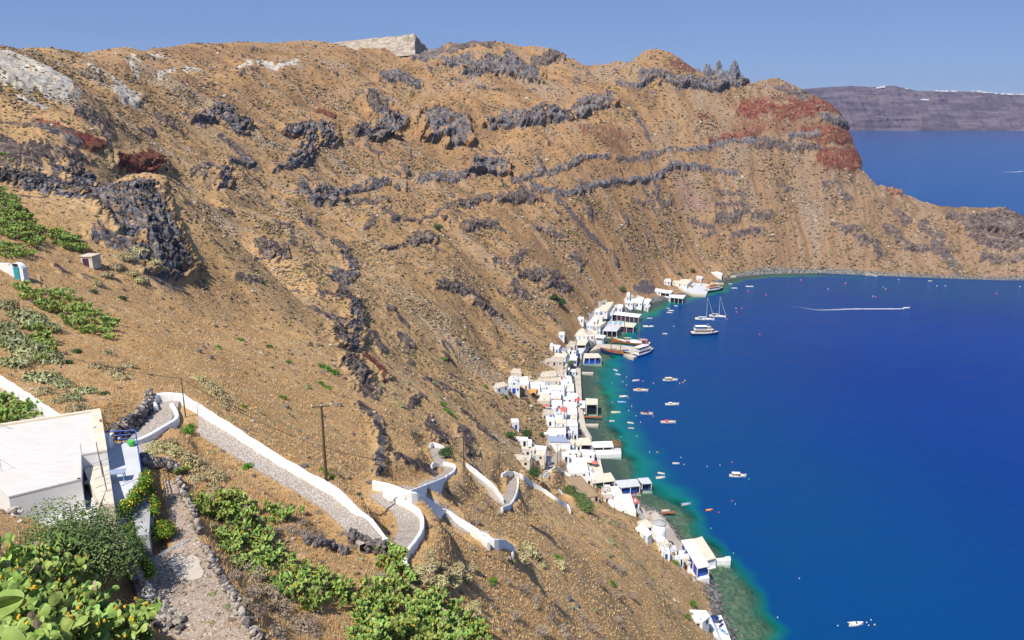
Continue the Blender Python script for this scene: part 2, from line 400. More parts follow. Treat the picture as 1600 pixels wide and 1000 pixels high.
# traced features, in photo coordinates: (points, radius px, relief, kind)
ST = [
 ([(0,262),(60,280),(110,300)],20,1.0,'g'),([(0,235),(60,250),(130,262)],10,.6,'b'),([(130,285),(165,305),(205,345)],34,.75,'g'),([(215,300),(240,360),(262,412)],30,.85,'g'),([(150,370),(215,400),(262,425)],12,.8,'g'),([(195,255),(238,262)],17,.8,'r'),([(60,200),(150,235)],14,.5,'r'),([(0,185),(50,195),(110,215)],7,.5,'b'),([(60,210),(120,235)],8,.5,'g'),([(120,165),(160,190),(165,210)],8,.5,'b'),
 ([(312,190),(345,180),(372,205)],14,1,'g'),([(345,272),(347,290)],10,1.2,'g'),([(362,262),(385,262)],8,1,'g'),([(300,270),(330,262)],6,.7,'b'),
 ([(452,205),(480,200),(480,235),(462,255)],12,1.3,'g'),([(505,205),(510,225)],14,1.1,'g'),([(498,165),(515,175)],9,.7,'r'),
 ([(562,208),(580,218)],13,1.3,'g'),([(600,190),(598,210)],16,1.2,'g'),([(615,200),(625,190)],10,1,'g'),([(580,150),(585,175),(600,165)],9,.8,'b'),
 ([(676,195),(682,205)],20,1.4,'g'),([(710,205),(712,215)],17,1.4,'g'),
 ([(432,275),(475,252)],8,.9,'g'),([(345,225),(400,270)],5,.5,'b'),
 ([(650,88),(690,82)],8,.7,'g'),([(695,100),(725,100)],10,1,'g'),([(730,110),(760,112)],11,1.2,'g'),([(765,105),(790,112)],13,1.2,'g'),([(795,100),(830,118)],13,1.3,'g'),([(835,100),(870,92)],9,1,'b'),([(690,82),(720,78),(770,75)],6,.5,'b'),
 ([(768,192),(800,188),(835,190)],12,1.2,'g'),([(850,180),(880,182)],13,1.2,'g'),([(905,172),(942,160)],14,1.3,'g'),
 ([(600,120),(650,130)],8,.8,'g'),([(1005,125),(1035,122)],10,1.1,'G'),([(1045,128),(1080,128),(1110,128)],12,1.2,'G'),([(1120,128),(1150,128)],12,1.2,'G'),([(965,128),(1000,132)],5,.6,'g'),([(1050,100),(1085,105)],5,.3,'r'),
 ([(655,275),(700,278),(735,275)],6,.8,'g'),([(745,262),(772,262)],17,1.3,'g'),
 ([(470,300),(490,312)],8,.8,'g'),([(505,305),(518,310)],13,1.2,'g'),([(530,305),(560,292),(595,290)],9,1,'g'),([(540,322),(592,315)],5,.7,'b'),
 ([(600,335),(615,345),(645,345)],6,.8,'b'),([(570,352),(590,345)],4,.7,'b'),([(635,375),(668,370)],10,.9,'b'),([(600,388),(618,384)],8,.8,'b'),([(660,340),(690,328),(705,320)],4,.6,'b'),
 ([(720,318),(760,315)],8,.8,'b'),([(728,347),(748,347)],7,.8,'b'),([(755,347),(772,350)],7,.8,'b'),([(780,318),(830,305)],9,.9,'b'),([(800,280),(825,310)],8,.8,'b'),
 ([(830,292),(850,300),(905,300),(960,288),(1010,280)],5.5,1,'g'),([(1010,280),(1060,268),(1100,268),(1145,275)],6.5,1,'g'),
 ([(815,282),(845,272),(880,262),(910,250),(945,248)],5.5,.9,'g'),([(965,250),(1010,250)],5,.7,'b'),([(1010,250),(1050,240),(1080,240),(1130,225),(1180,215)],5,.8,'g'),([(1110,222),(1150,210),(1190,205)],6,.7,'r'),
 ([(1180,218),(1230,228),(1275,235)],8,.7,'b'),([(1235,215),(1275,212)],6,.9,'k'),([(1285,190),(1325,198)],8,.9,'k'),([(1162,172),(1230,178),(1300,168)],14,.3,'R'),([(1240,172),(1300,160),(1305,175)],14,.35,'R'),([(1255,212),(1332,212)],9,.3,'R'),([(1285,250),(1336,252)],14,.35,'R'),([(1280,225),(1330,222)],8,.5,'R'),([(1285,245),(1335,240)],6,.5,'R'),([(1290,262),(1338,262)],8,.5,'R'),([(1215,140),(1260,150)],8,.4,'b'),
 ([(1020,300),(1035,318)],4,.9,'b'),([(1035,322),(1047,318)],6,.8,'b'),([(988,318),(1005,318)],5,.6,'b'),([(1115,308),(1160,318)],4,.8,'b'),([(1120,325),(1165,332)],4,.7,'b'),([(1120,345),(1145,348),(1160,338)],8,.9,'b'),([(1175,345),(1200,342)],7,.9,'b'),([(1075,345),(1110,360)],5,.6,'b'),([(1100,370),(1115,368)],5,.7,'b'),([(1145,368),(1190,365)],6,.5,'b'),
 ([(405,395),(420,402),(438,410)],9,1,'b'),([(370,430),(400,440)],6,.6,'b'),([(455,375),(460,385)],7,.6,'b'),([(495,365),(505,372)],4,.5,'b'),
 ([(520,380),(532,392)],8,.9,'b'),([(535,400),(545,415),(548,430)],7,1.3,'g'),([(520,440),(545,450)],6,1,'g'),([(530,465),(545,475)],12,1,'b'),([(548,480),(552,510),(548,545)],9,1.6,'g'),([(525,520),(540,540)],12,1,'b'),([(545,575),(565,600)],13,.9,'b'),([(570,560),(590,580),(602,600)],9,.8,'R'),([(575,520),(600,545)],7,.8,'b'),([(620,520),(640,540)],6,.7,'b'),  # grey strokes on the spur put its edge shadow into rock colour and relief
 ([(585,665),(592,690),(590,735)],8,1.3,'g'),([(620,715),(650,725),(680,742)],7,.8,'b'),([(560,640),(585,660)],6,.7,'b'),([(560,605),(580,620)],9,.7,'b'),([(640,640),(655,630)],6,.8,'b'),([(720,640),(735,655)],6,.7,'b'),([(670,665),(690,690)],8,.7,'b'),([(720,680),(735,710)],8,.8,'b'),
 ([(690,455),(720,462),(745,470)],10,.7,'b'),([(745,480),(770,495)],10,.7,'b'),([(815,428),(845,435),(865,440)],9,.8,'b'),([(855,450),(880,455)],9,.7,'b'),([(800,405),(815,400)],7,.6,'b'),([(895,400),(905,410)],7,.8,'b'),([(835,365),(870,370)],6,.7,'b'),([(800,450),(820,465)],8,.5,'b'),
 ([(1215,290),(1235,298)],5,.8,'b'),([(1285,295),(1310,288)],4,.7,'b'),([(1310,305),(1325,315)],6,.6,'b'),([(1300,352),(1320,365),(1345,360)],7,.8,'b'),([(1340,378),(1365,385),(1372,400)],8,.9,'b'),
 ([(1400,330),(1415,342)],7,.9,'b'),([(1385,355),(1400,362)],7,.7,'b'),([(1400,372),(1430,390),(1470,392)],8,1,'b'),([(1440,350),(1470,370)],9,.7,'b'),([(1480,340),(1500,345)],7,1,'b'),
 ([(1512,350),(1560,348),(1592,362)],15,1.2,'B'),([(1515,362),(1560,366),(1590,372)],8,.8,'b'),([(1520,375),(1560,385),(1592,380)],9,1.1,'B'),([(1535,405),(1570,405),(1600,402)],7,.9,'b'),
 ([(5,105),(40,120)],15,.25,'w'),([(60,120),(100,140)],14,.25,'w'),([(30,140),(70,160)],8,.3,'w'),([(100,150),(150,156)],4,.2,'w'),([(145,112),(175,125),(190,145)],7,.3,'w'),([(190,150),(212,160)],10,.4,'w'),([(180,85),(215,118)],3,.1,'w'),([(205,88),(240,112)],3,.1,'w'),([(230,85),(255,90)],3,.1,'w'),
 ([(248,125),(270,122)],4,.1,'w'),([(275,115),(312,108)],4,.1,'w'),([(370,107),(390,100)],4,.1,'w'),([(402,98),(432,108),(465,100)],4,.1,'w'),([(400,72),(490,80)],6,.1,'v'),([(130,90),(150,100)],4,.1,'v'),([(560,95),(590,115)],4,.1,'v'),([(650,165),(662,150),(680,147),(695,155)],6,.3,'v'),([(1095,140),(1090,190),(1090,240)],9,.0,'v'),([(1015,398),(1030,418)],5,.1,'v'),([(930,405),(950,415)],5,.2,'v'),([(850,350),(900,400)],3,.0,'v'),([(940,300),(990,350)],3,.0,'v'),
 ([(870,310),(900,345),(945,395)],5,.0,'d'),([(990,178),(1005,200),(1015,228)],3,.0,'d'),([(1005,443),(1005,452)],9,.3,'d'),([(992,453),(1020,453)],6,.2,'d'),([(1460,380),(1500,425)],8,.0,'d'),([(1550,425),(1600,420)],6,.0,'p'),([(540,330),(620,440),(700,520)],8,.0,'v'),
 ([(915,205),(975,215)],6,.4,'o'),([(930,220),(965,228)],7,.2,'o'),([(1090,183),(1105,186)],3,.3,'R'),([(945,293),(985,286)],2,.1,'R'),([(1040,330),(1140,322)],4,.0,'p'),([(905,205),(975,240)],7,0,'o'),([(1060,300),(1100,330)],10,0,'p'),
 ([(1150,200),(1330,205)],13,.0,'o'),([(1160,160),(1300,150)],9,.0,'o'),
]
ST += [([(900,560),(885,600),(878,640),(875,680),(905,722)],25,0,'W'),([(820,705),(850,708)],8,0,'W'),([(905,722),(935,752),(972,785)],11,0,'W'),([(1022,822),(1045,850),(1082,885)],13,0,'W'),([(985,785),(1008,808)],7,0,'W'),([(945,478),(925,508),(900,545)],12,0,'W'),([(985,470),(1010,474)],8,0,'W'),([(820,600),(850,604)],9,0,'W'),([(1105,965),(1130,990)],10,0,'W')]
KIND = {'W':6,'g':0,'G':0,'k':0,'b':1,'B':1,'r':2,'R':2,'o':2,'w':3,'v':3,'d':4,'p':5}
PXg, PYg, Dg = project(GX, GY, Zc)
vis = (GY > 5) & (PXg > -60) & (PXg < 1700)
nl = lambda s, k: n2(GX / s, GY / s, k)
# edge wobble in photo units, made from world noise
wob = (n2(PXg/9, PYg/9, 21) * 5 + n2(PXg/3.5, PYg/3.5, 22) * 2.5).astype(np.float32)
Mk = [np.zeros(GX.shape, np.float32) for _ in range(7)]; relief = np.zeros(GX.shape, np.float32)
scl = Dg / F
hole = (n2(PXg/13, PYg/7, 23) + .8*n2(PXg/5, PYg/3.4, 24) + .35).astype(np.float32)
for (pp, r, amp, kd) in ST:
    pp = np.array(pp, float)
    hD = [hit(x, y, 0, Zc) for x, y in pp]
    hD = [project(*h)[2] for h in hD if h is not None]
    if not hD: continue
    lo = pp.min(0) - r * 2.4; hi = pp.max(0) + r * 2.4
    M = vis & (PXg > lo[0]) & (PXg < hi[0]) & (PYg > lo[1]) & (PYg < hi[1]) & (Dg > min(hD) * 0.82) & (Dg < max(hD) * 1.18)
    if not M.any(): continue
    x = PXg[M]; y = PYg[M]
    best = np.full(x.shape, 1e9, np.float32); vy = np.zeros(x.shape, np.float32)
    for i in range(len(pp) - 1):
        a = pp[i]; d = pp[i+1] - a
        t = np.clip(((x-a[0])*d[0] + (y-a[1])*d[1]) / (d@d + 1e-6), 0, 1)
        ex = x - a[0] - t*d[0]; ey = y - a[1] - t*d[1]; e = ex*ex + ey*ey
        m = e < best; best = np.where(m, e, best); vy = np.where(m, ey, vy)
    wb = wob[M] * min(1.3, r / 7)
    d = (np.sqrt(best) + wb) / r
    k = KIND[kd]
    soft = 0.5 if kd in 'vdpoW' else 0.25
    val = 1 - sst(d, 1 - soft, 1 + soft * 0.6)
    if kd in 'v': val *= 0.42
    if kd == 'p': val *= 0.7
    if kd == 'o': val *= 0.55
    if kd in 'gGbkR': val = val * (0.25 + 0.75 * sst(hole[M], -.55, -.05))
    Mk[k][M] = np.maximum(Mk[k][M], val)
    if amp > 0:
        v = vy / r + wb / r * 0.5
        prof = sst(v, -1.8, 0.35) * (1 - sst(v, 0.55, 0.95)) * (1 - sst(d, 1.0, 1.9))
        relief[M] = np.maximum(relief[M], prof * amp * np.minimum(r, 22) * scl[M] * 0.9)
# small scale relief
far = sst(RR, 60, 330).astype(np.float32)
land = sst(SD, 2, 40)
gy_, gx_ = np.gradient(Zc)
ridgy = 1 - np.abs(n2(SD * 0 + GX/46 + n2(GX/90, GY/90, 3)*1.2, GY/46, 4)) * 2
Zn = (n2(GX/60, GY/60, 1) * 5.0 * far + ridgy * 2.5 * far + n2(GX/23, GY/23, 2) * 2.4 * far + n2(GX/9, GY/9, 6) * 0.8 * (0.25 + 0.75 * far) + n2(GX/3.4, GY/3.4, 7) * (0.12 + 0.30 * far) + n2(GX/1.3, GY/1.3, 8) * (0.07 + 0.12 * far))
quiet = (1 - pathm) * land * (1 - .75 * sst(Zc, 168, 192) * (PXg < 560))
# scattered small crags
f_ = n2(GX/17 + 3, GY/17, 71) + .55 * n2(GX/6.5, GY/6.5, 72) + .35 * n2(GX/2.6, GY/2.6, 73) + .35 * n2(GX/75, GY/75, 74)
auto = sst(f_, .62, .85) * sst(Dg, 75, 160) * sst(SD, 6, 20) * (1 - .8 * sst(GX, 2, 18) * sst(-GY, -300, -240)) * (1 - .6 * sst(GX, 60, 300))
auto *= 1 - sst(Mk[3], .1, .5)
relief *= 1 - .95 * cmax; auto *= 1 - .95 * cmax
relief = np.maximum(relief, auto * np.clip(Dg / 260, .5, 2.6)); Mk[1] = np.maximum(Mk[1], auto * .9)
SS = shore_s(GX, GY)
streak = n2(SS/7 + n2(GX/30, GY/30, 82), SD/95, 80) + .6 * n2(SS/2.4, SD/42, 81)
streak = streak.astype(np.float32)
inmask = np.zeros(GX.shape, bool)
Z = Zc + (Zn + streak * 0.9 * far) * quiet
fl = np.abs(Zc - 121.95) < 0.02
Z = np.where(fl, Zc + n2(GX/1.1, GY/1.1, 9) * 0.05, Z); Z = np.where(np.abs(Zc - 121.6) < .02, Zc, Z)
rock = np.maximum.reduce([Mk[0], Mk[1], Mk[2] * 0.8, Mk[3] * 0.5])
# horizontal push + lift for the crags
R_ = relief > 0.05
x = GX[R_]; y = GY[R_]; z = Z[R_]; rl = relief[R_]
s1 = np.clip(rl * 2.3, 3.0, 18)
col = n3(x / s1, y / s1, z / (s1 * 3.2), 31)
col2 = n3(x / (s1 * 0.4), y / (s1 * 0.4), z / (s1 * 1.3), 32)
col3 = n3(x / (s1 * 0.14), y / (s1 * 0.14), z / (s1 * 0.22), 33)
col = np.tanh(3.2 * col) / 2.0; col2 = np.tanh(3 * col2) / 2.4
am = rl * (0.75 + 1.0 * col + 0.6 * col2 + 0.25 * col3)
am = np.clip(am, -rl * 0.5, rl * 2.4)
DX = np.zeros_like(Z); DY = np.zeros_like(Z); DZ = np.zeros_like(Z)
# downhill direction
def grad(Zm, e=3.0):
    return (samp(Zm, x + e, y) - samp(Zm, x - e, y)) / (2*e), (samp(Zm, x, y + e) - samp(Zm, x, y - e)) / (2*e)
gx, gy = grad(Z0, 10.0); gl = np.hypot(gx, gy) + 1e-4
DX[R_] = -gx / gl * am * 0.80; DY[R_] = -gy / gl * am * 0.80; DZ[R_] = am * 0.50
VX = GX + DX; VY = GY + DY; VZ = Z + DZ
ZG = (Z + np.maximum(DZ, 0) * 0.6).astype(np.float32)   # used to stand things on the ground

keep = (SD > -75) & (RR < 1490)
idx = np.arange(NR * NT).reshape(NR, NT)
q = np.stack([idx[:-1, :-1], idx[:-1, 1:], idx[1:, 1:], idx[1:, :-1]], -1)
kq = keep[:-1, :-1] & keep[1:, 1:] & keep[:-1, 1:] & keep[1:, :-1]
q = q[kq][:, ::-1]
used = np.zeros(NR * NT, bool); used[q.ravel()] = True
rem = np.cumsum(used) - 1; q = rem[q]
V = np.stack([VX.ravel()[used], VY.ravel()[used], VZ.ravel()[used]], -1)
ter_me = np_mesh('terrain', V, q, smooth=True)
def fu(a): return np.asarray(a, np.float32).ravel()[used]
# green patches of soil (weedy ground)
set_col(ter_me, 'mA', np.stack([fu(Mk[0]), fu(Mk[1]), fu(Mk[2])], -1))
set_col(ter_me, 'mB', np.stack([fu(Mk[3]), fu(Mk[4]), fu(Mk[5])], -1))
trk = np.where(fl, 1.0, 0.0)
pebb = (1 - sst(np.abs(SD - 1), 2, 6)) * sst(GY, 100, 190)
set_col(ter_me, 'mC', np.stack([fu(np.maximum(pathm, 0)), fu(trk), fu(pebb)], -1))
set_col(ter_me, 'mD', np.stack([fu(np.clip(streak * .5 + .5, 0, 1)), fu(sst(GX, 60, 330) * sst(GY, 560, 700)), fu(Mk[6])], -1))

m = N('hillside'); p = m.pos()
sA = m.n('ShaderNodeSeparateColor'); m.l(m.attr('mA'), sA.inputs[0])
sB = m.n('ShaderNodeSeparateColor'); m.l(m.attr('mB'), sB.inputs[0])
sC = m.n('ShaderNodeSeparateColor'); m.l(m.attr('mC'), sC.inputs[0])
sD = m.n('ShaderNodeSeparateColor'); m.l(m.attr('mD'), sD.inputs[0])
n_a = m.noise(p, 0.035, 5, 0.6, 0.5); n_b = m.noise(p, 0.28, 6, 0.7); n_c = m.noise(p, 1.7, 6, 0.75); n_d = m.noise(p, 7.0, 5, 0.7)
soil = m.ramp(n_b, [(0.28, (.34, .20, .09)), (0.45, (.49, .30, .13)), (0.6, (.57, .36, .16)), (0.78, (.52, .375, .21))])
soil = m.mix(m.ramp(n_a, [(0.40, 0), (0.62, 0.8)]), soil, (.42, .265, .135))
grey = m.ramp(n_c, [(0.3, (.24, .165, .11)), (0.6, (.38, .27, .175)), (0.8, (.46, .36, .25))])
soil = m.mix(m.math('MULTIPLY', sD.outputs[1], 0.75), soil, grey)
soil = m.mix(m.ramp(sD.outputs[0], [(.50, 0), (.80, .55)]), soil, (.40, .325, .24))
soil = m.mix(m.ramp(sD.outputs[0], [(.22, .55), (.45, 0)]), soil, (.19, .125, .085))
# stones and low scrub speckle
mp = m.n('ShaderNodeMapping'); mp.inputs['Scale'].default_value = (1, 1, 0.8); m.l(p, mp.inputs[0])
v1 = m.voro(mp.outputs[0], 0.42); v1c = m.voro(mp.outputs[0], 0.42, out='Color')
sp = m.ramp(m.math('ADD', v1, m.math('MULTIPLY', n_c, 0.5)), [(0.50, 1), (0.62, 0)])
spn = m.math('MULTIPLY', sp, m.ramp(m.noise(p, 0.06, 3), [(0.4, 0.15), (0.62, 1)]), clamp=True)
soil = m.mix(m.math('MULTIPLY', spn, 0.6), soil, m.ramp(v1c, [(0.25, (.11, .08, .07)), (0.5, (.17, .15, .07)), (0.8, (.30, .25, .20))]))
v2 = m.voro(mp.outputs[0], 1.5)
sp2 = m.ramp(m.math('ADD', v2, m.math('MULTIPLY', n_d, 0.35)), [(0.32, 1), (0.44, 0)])
soil = m.mix(m.math('MULTIPLY', sp2, 0.6), soil, (.15, .105, .075))
soil = m.mix(m.ramp(m.noise(p, 0.75, 5, .75), [(.54, 0), (.66, .55)]), soil, (.24, .155, .09))
soil = m.mix(m.ramp(m.noise(p, 1.1, 4, .75, .5), [(.64, 0), (.74, .45)]), soil, (.56, .43, .29))
soil = m.mix(m.ramp(m.noise(p, 0.11, 4, 0.7, 1.0), [(0.60, 0), (0.72, 0.35)]), soil, (.17, .17, .07))
soil = m.mix(m.ramp(n_d, [(0.35, 0.45), (0.6, 0)]), soil, (.17, .10, .05))
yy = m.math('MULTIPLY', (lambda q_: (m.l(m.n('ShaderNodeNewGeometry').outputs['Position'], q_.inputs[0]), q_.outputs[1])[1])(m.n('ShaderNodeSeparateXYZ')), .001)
soil = m.mix(m.ramp(yy, [(.20, .50), (.40, 0)]), soil, m.ramp(n_b, [(.35, (.57, .355, .16)), (.65, (.67, .455, .23))]))  # near soil colour lightened to make up for its weaker sun
soil = m.mix(m.ramp(yy, [(.36, 0), (.62, 1)]), soil, (.88, .83, .83), 'MULTIPLY')  # far soil colour darkened to offset the stronger sun it gets
def rockc(c0, c1, c2):
    return m.ramp(m.math('ADD', m.math('MULTIPLY', m.noise(p, 0.22, 9, 0.85, 0.8), 0.72), m.math('MULTIPLY', n_c, 0.28)), [(0.42, c0), (0.49, c1), (0.57, c2)])  # darkest stop paints crevice shadow into the rock colour
def sharp(s, w=0.25):
    return m.ramp(m.math('ADD', s, m.math('MULTIPLY', m.math('SUBTRACT', n_c, 0.5), 1.1)), [(0.42 , 0), (0.42 + w, 1)])
dirt = m.ramp(n_b, [(0.50, 0), (0.60, 1)])
gk = m.mix(m.math('MULTIPLY', dirt, 0.65), rockc((.014, .014, .022), (.085, .083, .097), (.27, .258, .262)), (.32, .21, .12))
c = m.mix(sharp(sB.outputs[2]), soil, (.33, .20, .15))
c = m.mix(sharp(sB.outputs[0]), c, rockc((.26, .22, .17), (.48, .43, .36), (.66, .61, .53)))
c = m.mix(sharp(sB.outputs[1]), c, (.115, .095, .10))
mst = m.n('ShaderNodeMapping'); mst.inputs['Scale'].default_value = (.05, .05, .42); m.l(p, mst.inputs[0])
redc = m.mix(m.ramp(m.noise(mst.outputs[0], 1.0, 4, .7, .3), [(.48, 0), (.58, .5)]), rockc((.045, .018, .018), (.20, .052, .036), (.30, .14, .09)), (.20, .13, .075))
redc = m.mix(m.ramp(m.noise(mst.outputs[0], 1.9, 3, .6), [(.36, .7), (.44, 0)]), redc, (.05, .03, .03))
c = m.mix(sharp(sA.outputs[2]), c, redc)
c = m.mix(sharp(sA.outputs[1]), c, rockc((.024, .02, .022), (.115, .085, .078), (.27, .21, .17)))
c = m.mix(sharp(sA.outputs[0]), c, gk)
geo = m.n('ShaderNodeNewGeometry'); sx = m.n('ShaderNodeSeparateXYZ'); m.l(geo.outputs['Position'], sx.inputs[0])
peb = m.ramp(m.voro(p, 1.3, out='Color'), [(0.2, (.05, .05, .055)), (0.5, (.13, .13, .13)), (0.85, (.30, .30, .27))])
c = m.mix(m.math('MULTIPLY', sharp(sD.outputs[2]), .85), c, m.ramp(n_b, [(.35, (.50, .46, .40)), (.6, (.68, .65, .60))]))
c = m.mix(sC.outputs[2], c, peb)
c = m.mix(sC.outputs[1], c, m.ramp(n_c, [(0.3, (.36, .28, .215)), (0.6, (.49, .395, .315)), (0.8, (.57, .48, .39))]))
bedd = m.ramp(m.math('MULTIPLY_ADD', sx.outputs[2], .5, m.math('MULTIPLY_ADD', n_c, .35, .75)), [(.30, 0), (.62, 1)])
yb = m.ramp(m.math('MULTIPLY', sx.outputs[1], .001), [(.27, 0), (.30, 1)])
bed_d = m.math('MULTIPLY', bedd, yb)
c = m.mix(m.ramp(sx.outputs[2], [(0.0, 1), (0.001, 0)]), c, m.ramp(m.voro(p, 0.9, out='Color'), [(0.05, (.10, .115, .085)), (0.5, (.155, .165, .12)), (0.95, (.26, .27, .19))]))
sub = m.math('LESS_THAN', sx.outputs[2], .35)
c = m.mix(m.math('MULTIPLY', sub, bed_d), c, m.ramp(n_c, [(.3, (.075, .062, .07)), (.7, (.15, .13, .135))]))
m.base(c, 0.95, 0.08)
hb = m.math('ADD', m.math('MULTIPLY', n_c, 0.6), m.math('MULTIPLY', n_d, 0.25))
hb = m.math('ADD', hb, m.math('MULTIPLY', m.noise(p, 0.5, 6, 0.8), 1.2))
m.bump(hb, 0.75, 0.5)
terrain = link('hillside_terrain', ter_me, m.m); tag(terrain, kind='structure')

# ------------------------------------------------------------------ sea
def sea_grid():
    t = np.radians(np.linspace(-20, 46, 420)); r = np.concatenate([np.geomspace(60, 1300, 620), np.geomspace(1310, 7800, 60)])
    T, R = np.meshgrid(t, r); X = (np.sin(T) * R).astype(np.float32); Y = (np.cos(T) * R).astype(np.float32)
    i = np.arange(X.size).reshape(X.shape)
    q = np.stack([i[:-1, :-1], i[:-1, 1:], i[1:, 1:], i[1:, :-1]], -1).reshape(-1, 4)[:, ::-1]
    return X.ravel(), Y.ravel(), q
sX, sY, sq = sea_grid()
s_sd = -shore_sd(sX, sY)
keepv = s_sd > -25
# behind the cape the water carries on
keepv |= np.hypot(sX, sY) > 700
kf = keepv[sq].all(1); sq = sq[kf]; us = np.zeros(len(sX), bool); us[sq.ravel()] = True; rm = np.cumsum(us) - 1
sea_me = np_mesh('sea', np.stack([sX[us], sY[us], np.zeros(us.sum())], -1), rm[sq], smooth=True)
wd = n2(sX[us]/28, sY[us]/28, 5) * 0.5 + 0.5
bay = sst(sY[us], 700, 430) * sst(sY[us], 240, 330)
shelf = 5 + 7 * wd + 4 * sst(sY[us], 640, 430) * sst(sY[us], 250, 330)
d_ = s_sd[us] - shelf + n2(sX[us]/9, sY[us]/9, 51) * 3
capeback = np.hypot(sX[us], sY[us]) > 760
d_ = np.where(capeback & (s_sd[us] < 60), 80, d_)
deep = sst(d_, -3, 6); mid = sst(d_ / (7 + 13 * bay), 0.05, 1); vdeep = sst(s_sd[us], 30, 200)
set_col(sea_me, 'depth', np.stack([deep, mid, vdeep], -1))
m = N('sea_water'); p = m.pos()
sS = m.n('ShaderNodeSeparateColor'); m.l(m.attr('depth'), sS.inputs[0])
body = m.mix(sS.outputs[1], (.003, .20, .115), (.001, .052, .17))
body = m.mix(sS.outputs[2], body, (.0003, .027, .19))
ys = (lambda q_: (m.l(p, q_.inputs[0]), q_.outputs[1])[1])(m.n('ShaderNodeSeparateXYZ'))
body = m.mix(m.ramp(m.math('MULTIPLY', ys, .001), [(.72, 0), (.95, 1)]), body, (.0005, .066, .23))  # far water painted bluer to offset grey haze and sky reflection
patch = m.noise(p, 0.006, 4, 0.6, 0.8)
body = m.mix(m.ramp(patch, [(0.38, 0), (0.65, 0.55)]), body, (.0004, .042, .215))
m.base(body, 0.18, 0.07)
m.b.inputs['IOR'].default_value = 1.33
mw = m.n('ShaderNodeMapping'); mw.inputs['Rotation'].default_value = (0, 0, 0.5); mw.inputs['Scale'].default_value = (1, 2.4, 1); m.l(p, mw.inputs[0])
wv = m.math('ADD', m.noise(mw.outputs[0], 0.35, 5, 0.65), m.math('MULTIPLY', m.noise(mw.outputs[0], 0.05, 3, 0.5), 2.0))
wv = m.math('ADD', wv, m.math('MULTIPLY', m.noise(mw.outputs[0], 1.3, 4, .6), .25))
m.bump(wv, 0.4, 0.9)
tr = m.n('ShaderNodeBsdfTransparent'); tr.inputs[0].default_value = (.80, .90, .82, 1)
ms = m.n('ShaderNodeMixShader'); m.l(m.math('MULTIPLY_ADD', sS.outputs[0], 0.86, 0.14), ms.inputs[0]); m.l(tr.outputs[0], ms.inputs[1]); m.l(m.b.outputs[0], ms.inputs[2])
m.l(ms.outputs[0], m.out.inputs['Surface'])
sea = link('sea', sea_me, m.m); tag(sea, kind='structure')
# ------------------------------------------------------------------ shared materials
M_ = {}
M_['white'] = simple('whitewash', (.80, .79, .77), .85, .05, .8, .2, .15)
M_['white_b'] = simple('whitewash_cool', (.72, .74, .78), .85, .06, .8, .2, .15)
M_['cream'] = simple('cream_plaster', (.68, .60, .48), .9, .10, .6, .15, .2)
M_['beige'] = simple('beige_render', (.52, .45, .37), .9, .14, .5, .15, .2)
M_['stonecream'] = simple('bare_plaster', (.60, .52, .42), .95, .2, .9, .1, .5)
M_['grey'] = simple('grey_concrete', (.40, .40, .40), .9, .12, .5, .15, .15)
M_['lgrey'] = simple('light_grey_screed', (.56, .57, .60), .85, .08, .4, .2, .1)
M_['tan'] = simple('brown_roof_screed', (.34, .245, .155), .9, .1, 1.2, .1, .2)
M_['bluegrey'] = simple('blue_grey_roof', (.30, .35, .48), .7, .1, .5, .3)
M_['blue'] = simple('blue_paint', (.015, .075, .42), .5, .1, 2, .4)
M_['lblue'] = simple('pale_blue_paint', (.22, .42, .66), .6, .1, 2, .3)
M_['dark'] = simple('dark_opening', (.012, .014, .022), .6, .1, 2, .3)
M_['glass'] = simple('window_glass', (.015, .02, .035), .12, .1, 2, .6)
M_['purple'] = simple('dark_purple_timber', (.07, .035, .07), .7, .2, 2, .2)
M_['red'] = simple('red_paint', (.50, .05, .035), .6, .12, 2, .3)
M_['pink'] = simple('faded_red_roof', (.58, .17, .14), .8, .12, 1, .2)
M_['orange'] = simple('orange_canvas', (.70, .33, .07), .8, .1, 1, .2)
M_['rust'] = simple('rust_timber', (.36, .12, .05), .8, .2, 2, .2)
M_['wood'] = simple('varnished_wood', (.34, .14, .045), .45, .2, 3, .4)
M_['polewood'] = simple('weathered_pole', (.13, .085, .055), .9, .25, 4, .1, .4)
M_['quay'] = simple('quay_concrete', (.52, .46, .38), .9, .12, .3, .15, .2)
M_['steel'] = simple('galvanised_metal', (.30, .30, .32), .5, .1, 2, .4, 0, .6)
M_['yellow'] = simple('yellow_plastic', (.75, .62, .04), .5, .05, 2, .4)
M_['green'] = simple('green_plastic', (.10, .50, .10), .5, .05, 2, .4)
M_['redbuoy'] = simple('red_plastic', (.80, .09, .07), .5, .05, 2, .4)
M_['orgbuoy'] = simple('orange_plastic', (.90, .28, .03), .5, .05, 2, .4)
M_['navy'] = simple('navy_hull', (.015, .03, .13), .4, .1, 1, .4)
M_['hullblue'] = simple('bright_blue_hull', (.03, .12, .45), .4, .1, 1, .4)
M_['whitehull'] = simple('white_gelcoat', (.80, .80, .80), .3, .03, 1, .5)
M_['bark'] = simple('bark', (.12, .09, .065), .95, .3, 6, .1, .5)
def cobble():
    q = N('cobbled_steps'); p = q.pos()
    v = q.voro(p, 7.5); vc = q.voro(p, 7.5, out='Color'); a = q.noise(p, .5, 5)
    c = q.ramp(vc, [(.15, (.43, .39, .35)), (.5, (.54, .49, .45)), (.85, (.62, .57, .52))])
    c = q.mix(q.ramp(q.math('ADD', v, q.math('MULTIPLY', a, .15)), [(.42, 0), (.6, .7)]), c, (.22, .17, .13))
    c = q.mix(q.ramp(a, [(.45, 0), (.7, .35)]), c, (.42, .34, .25))
    q.base(c, .95, .1); q.bump(q.math('MULTIPLY', v, -1.0), .5, .06); return q.m
M_['cobble'] = cobble()
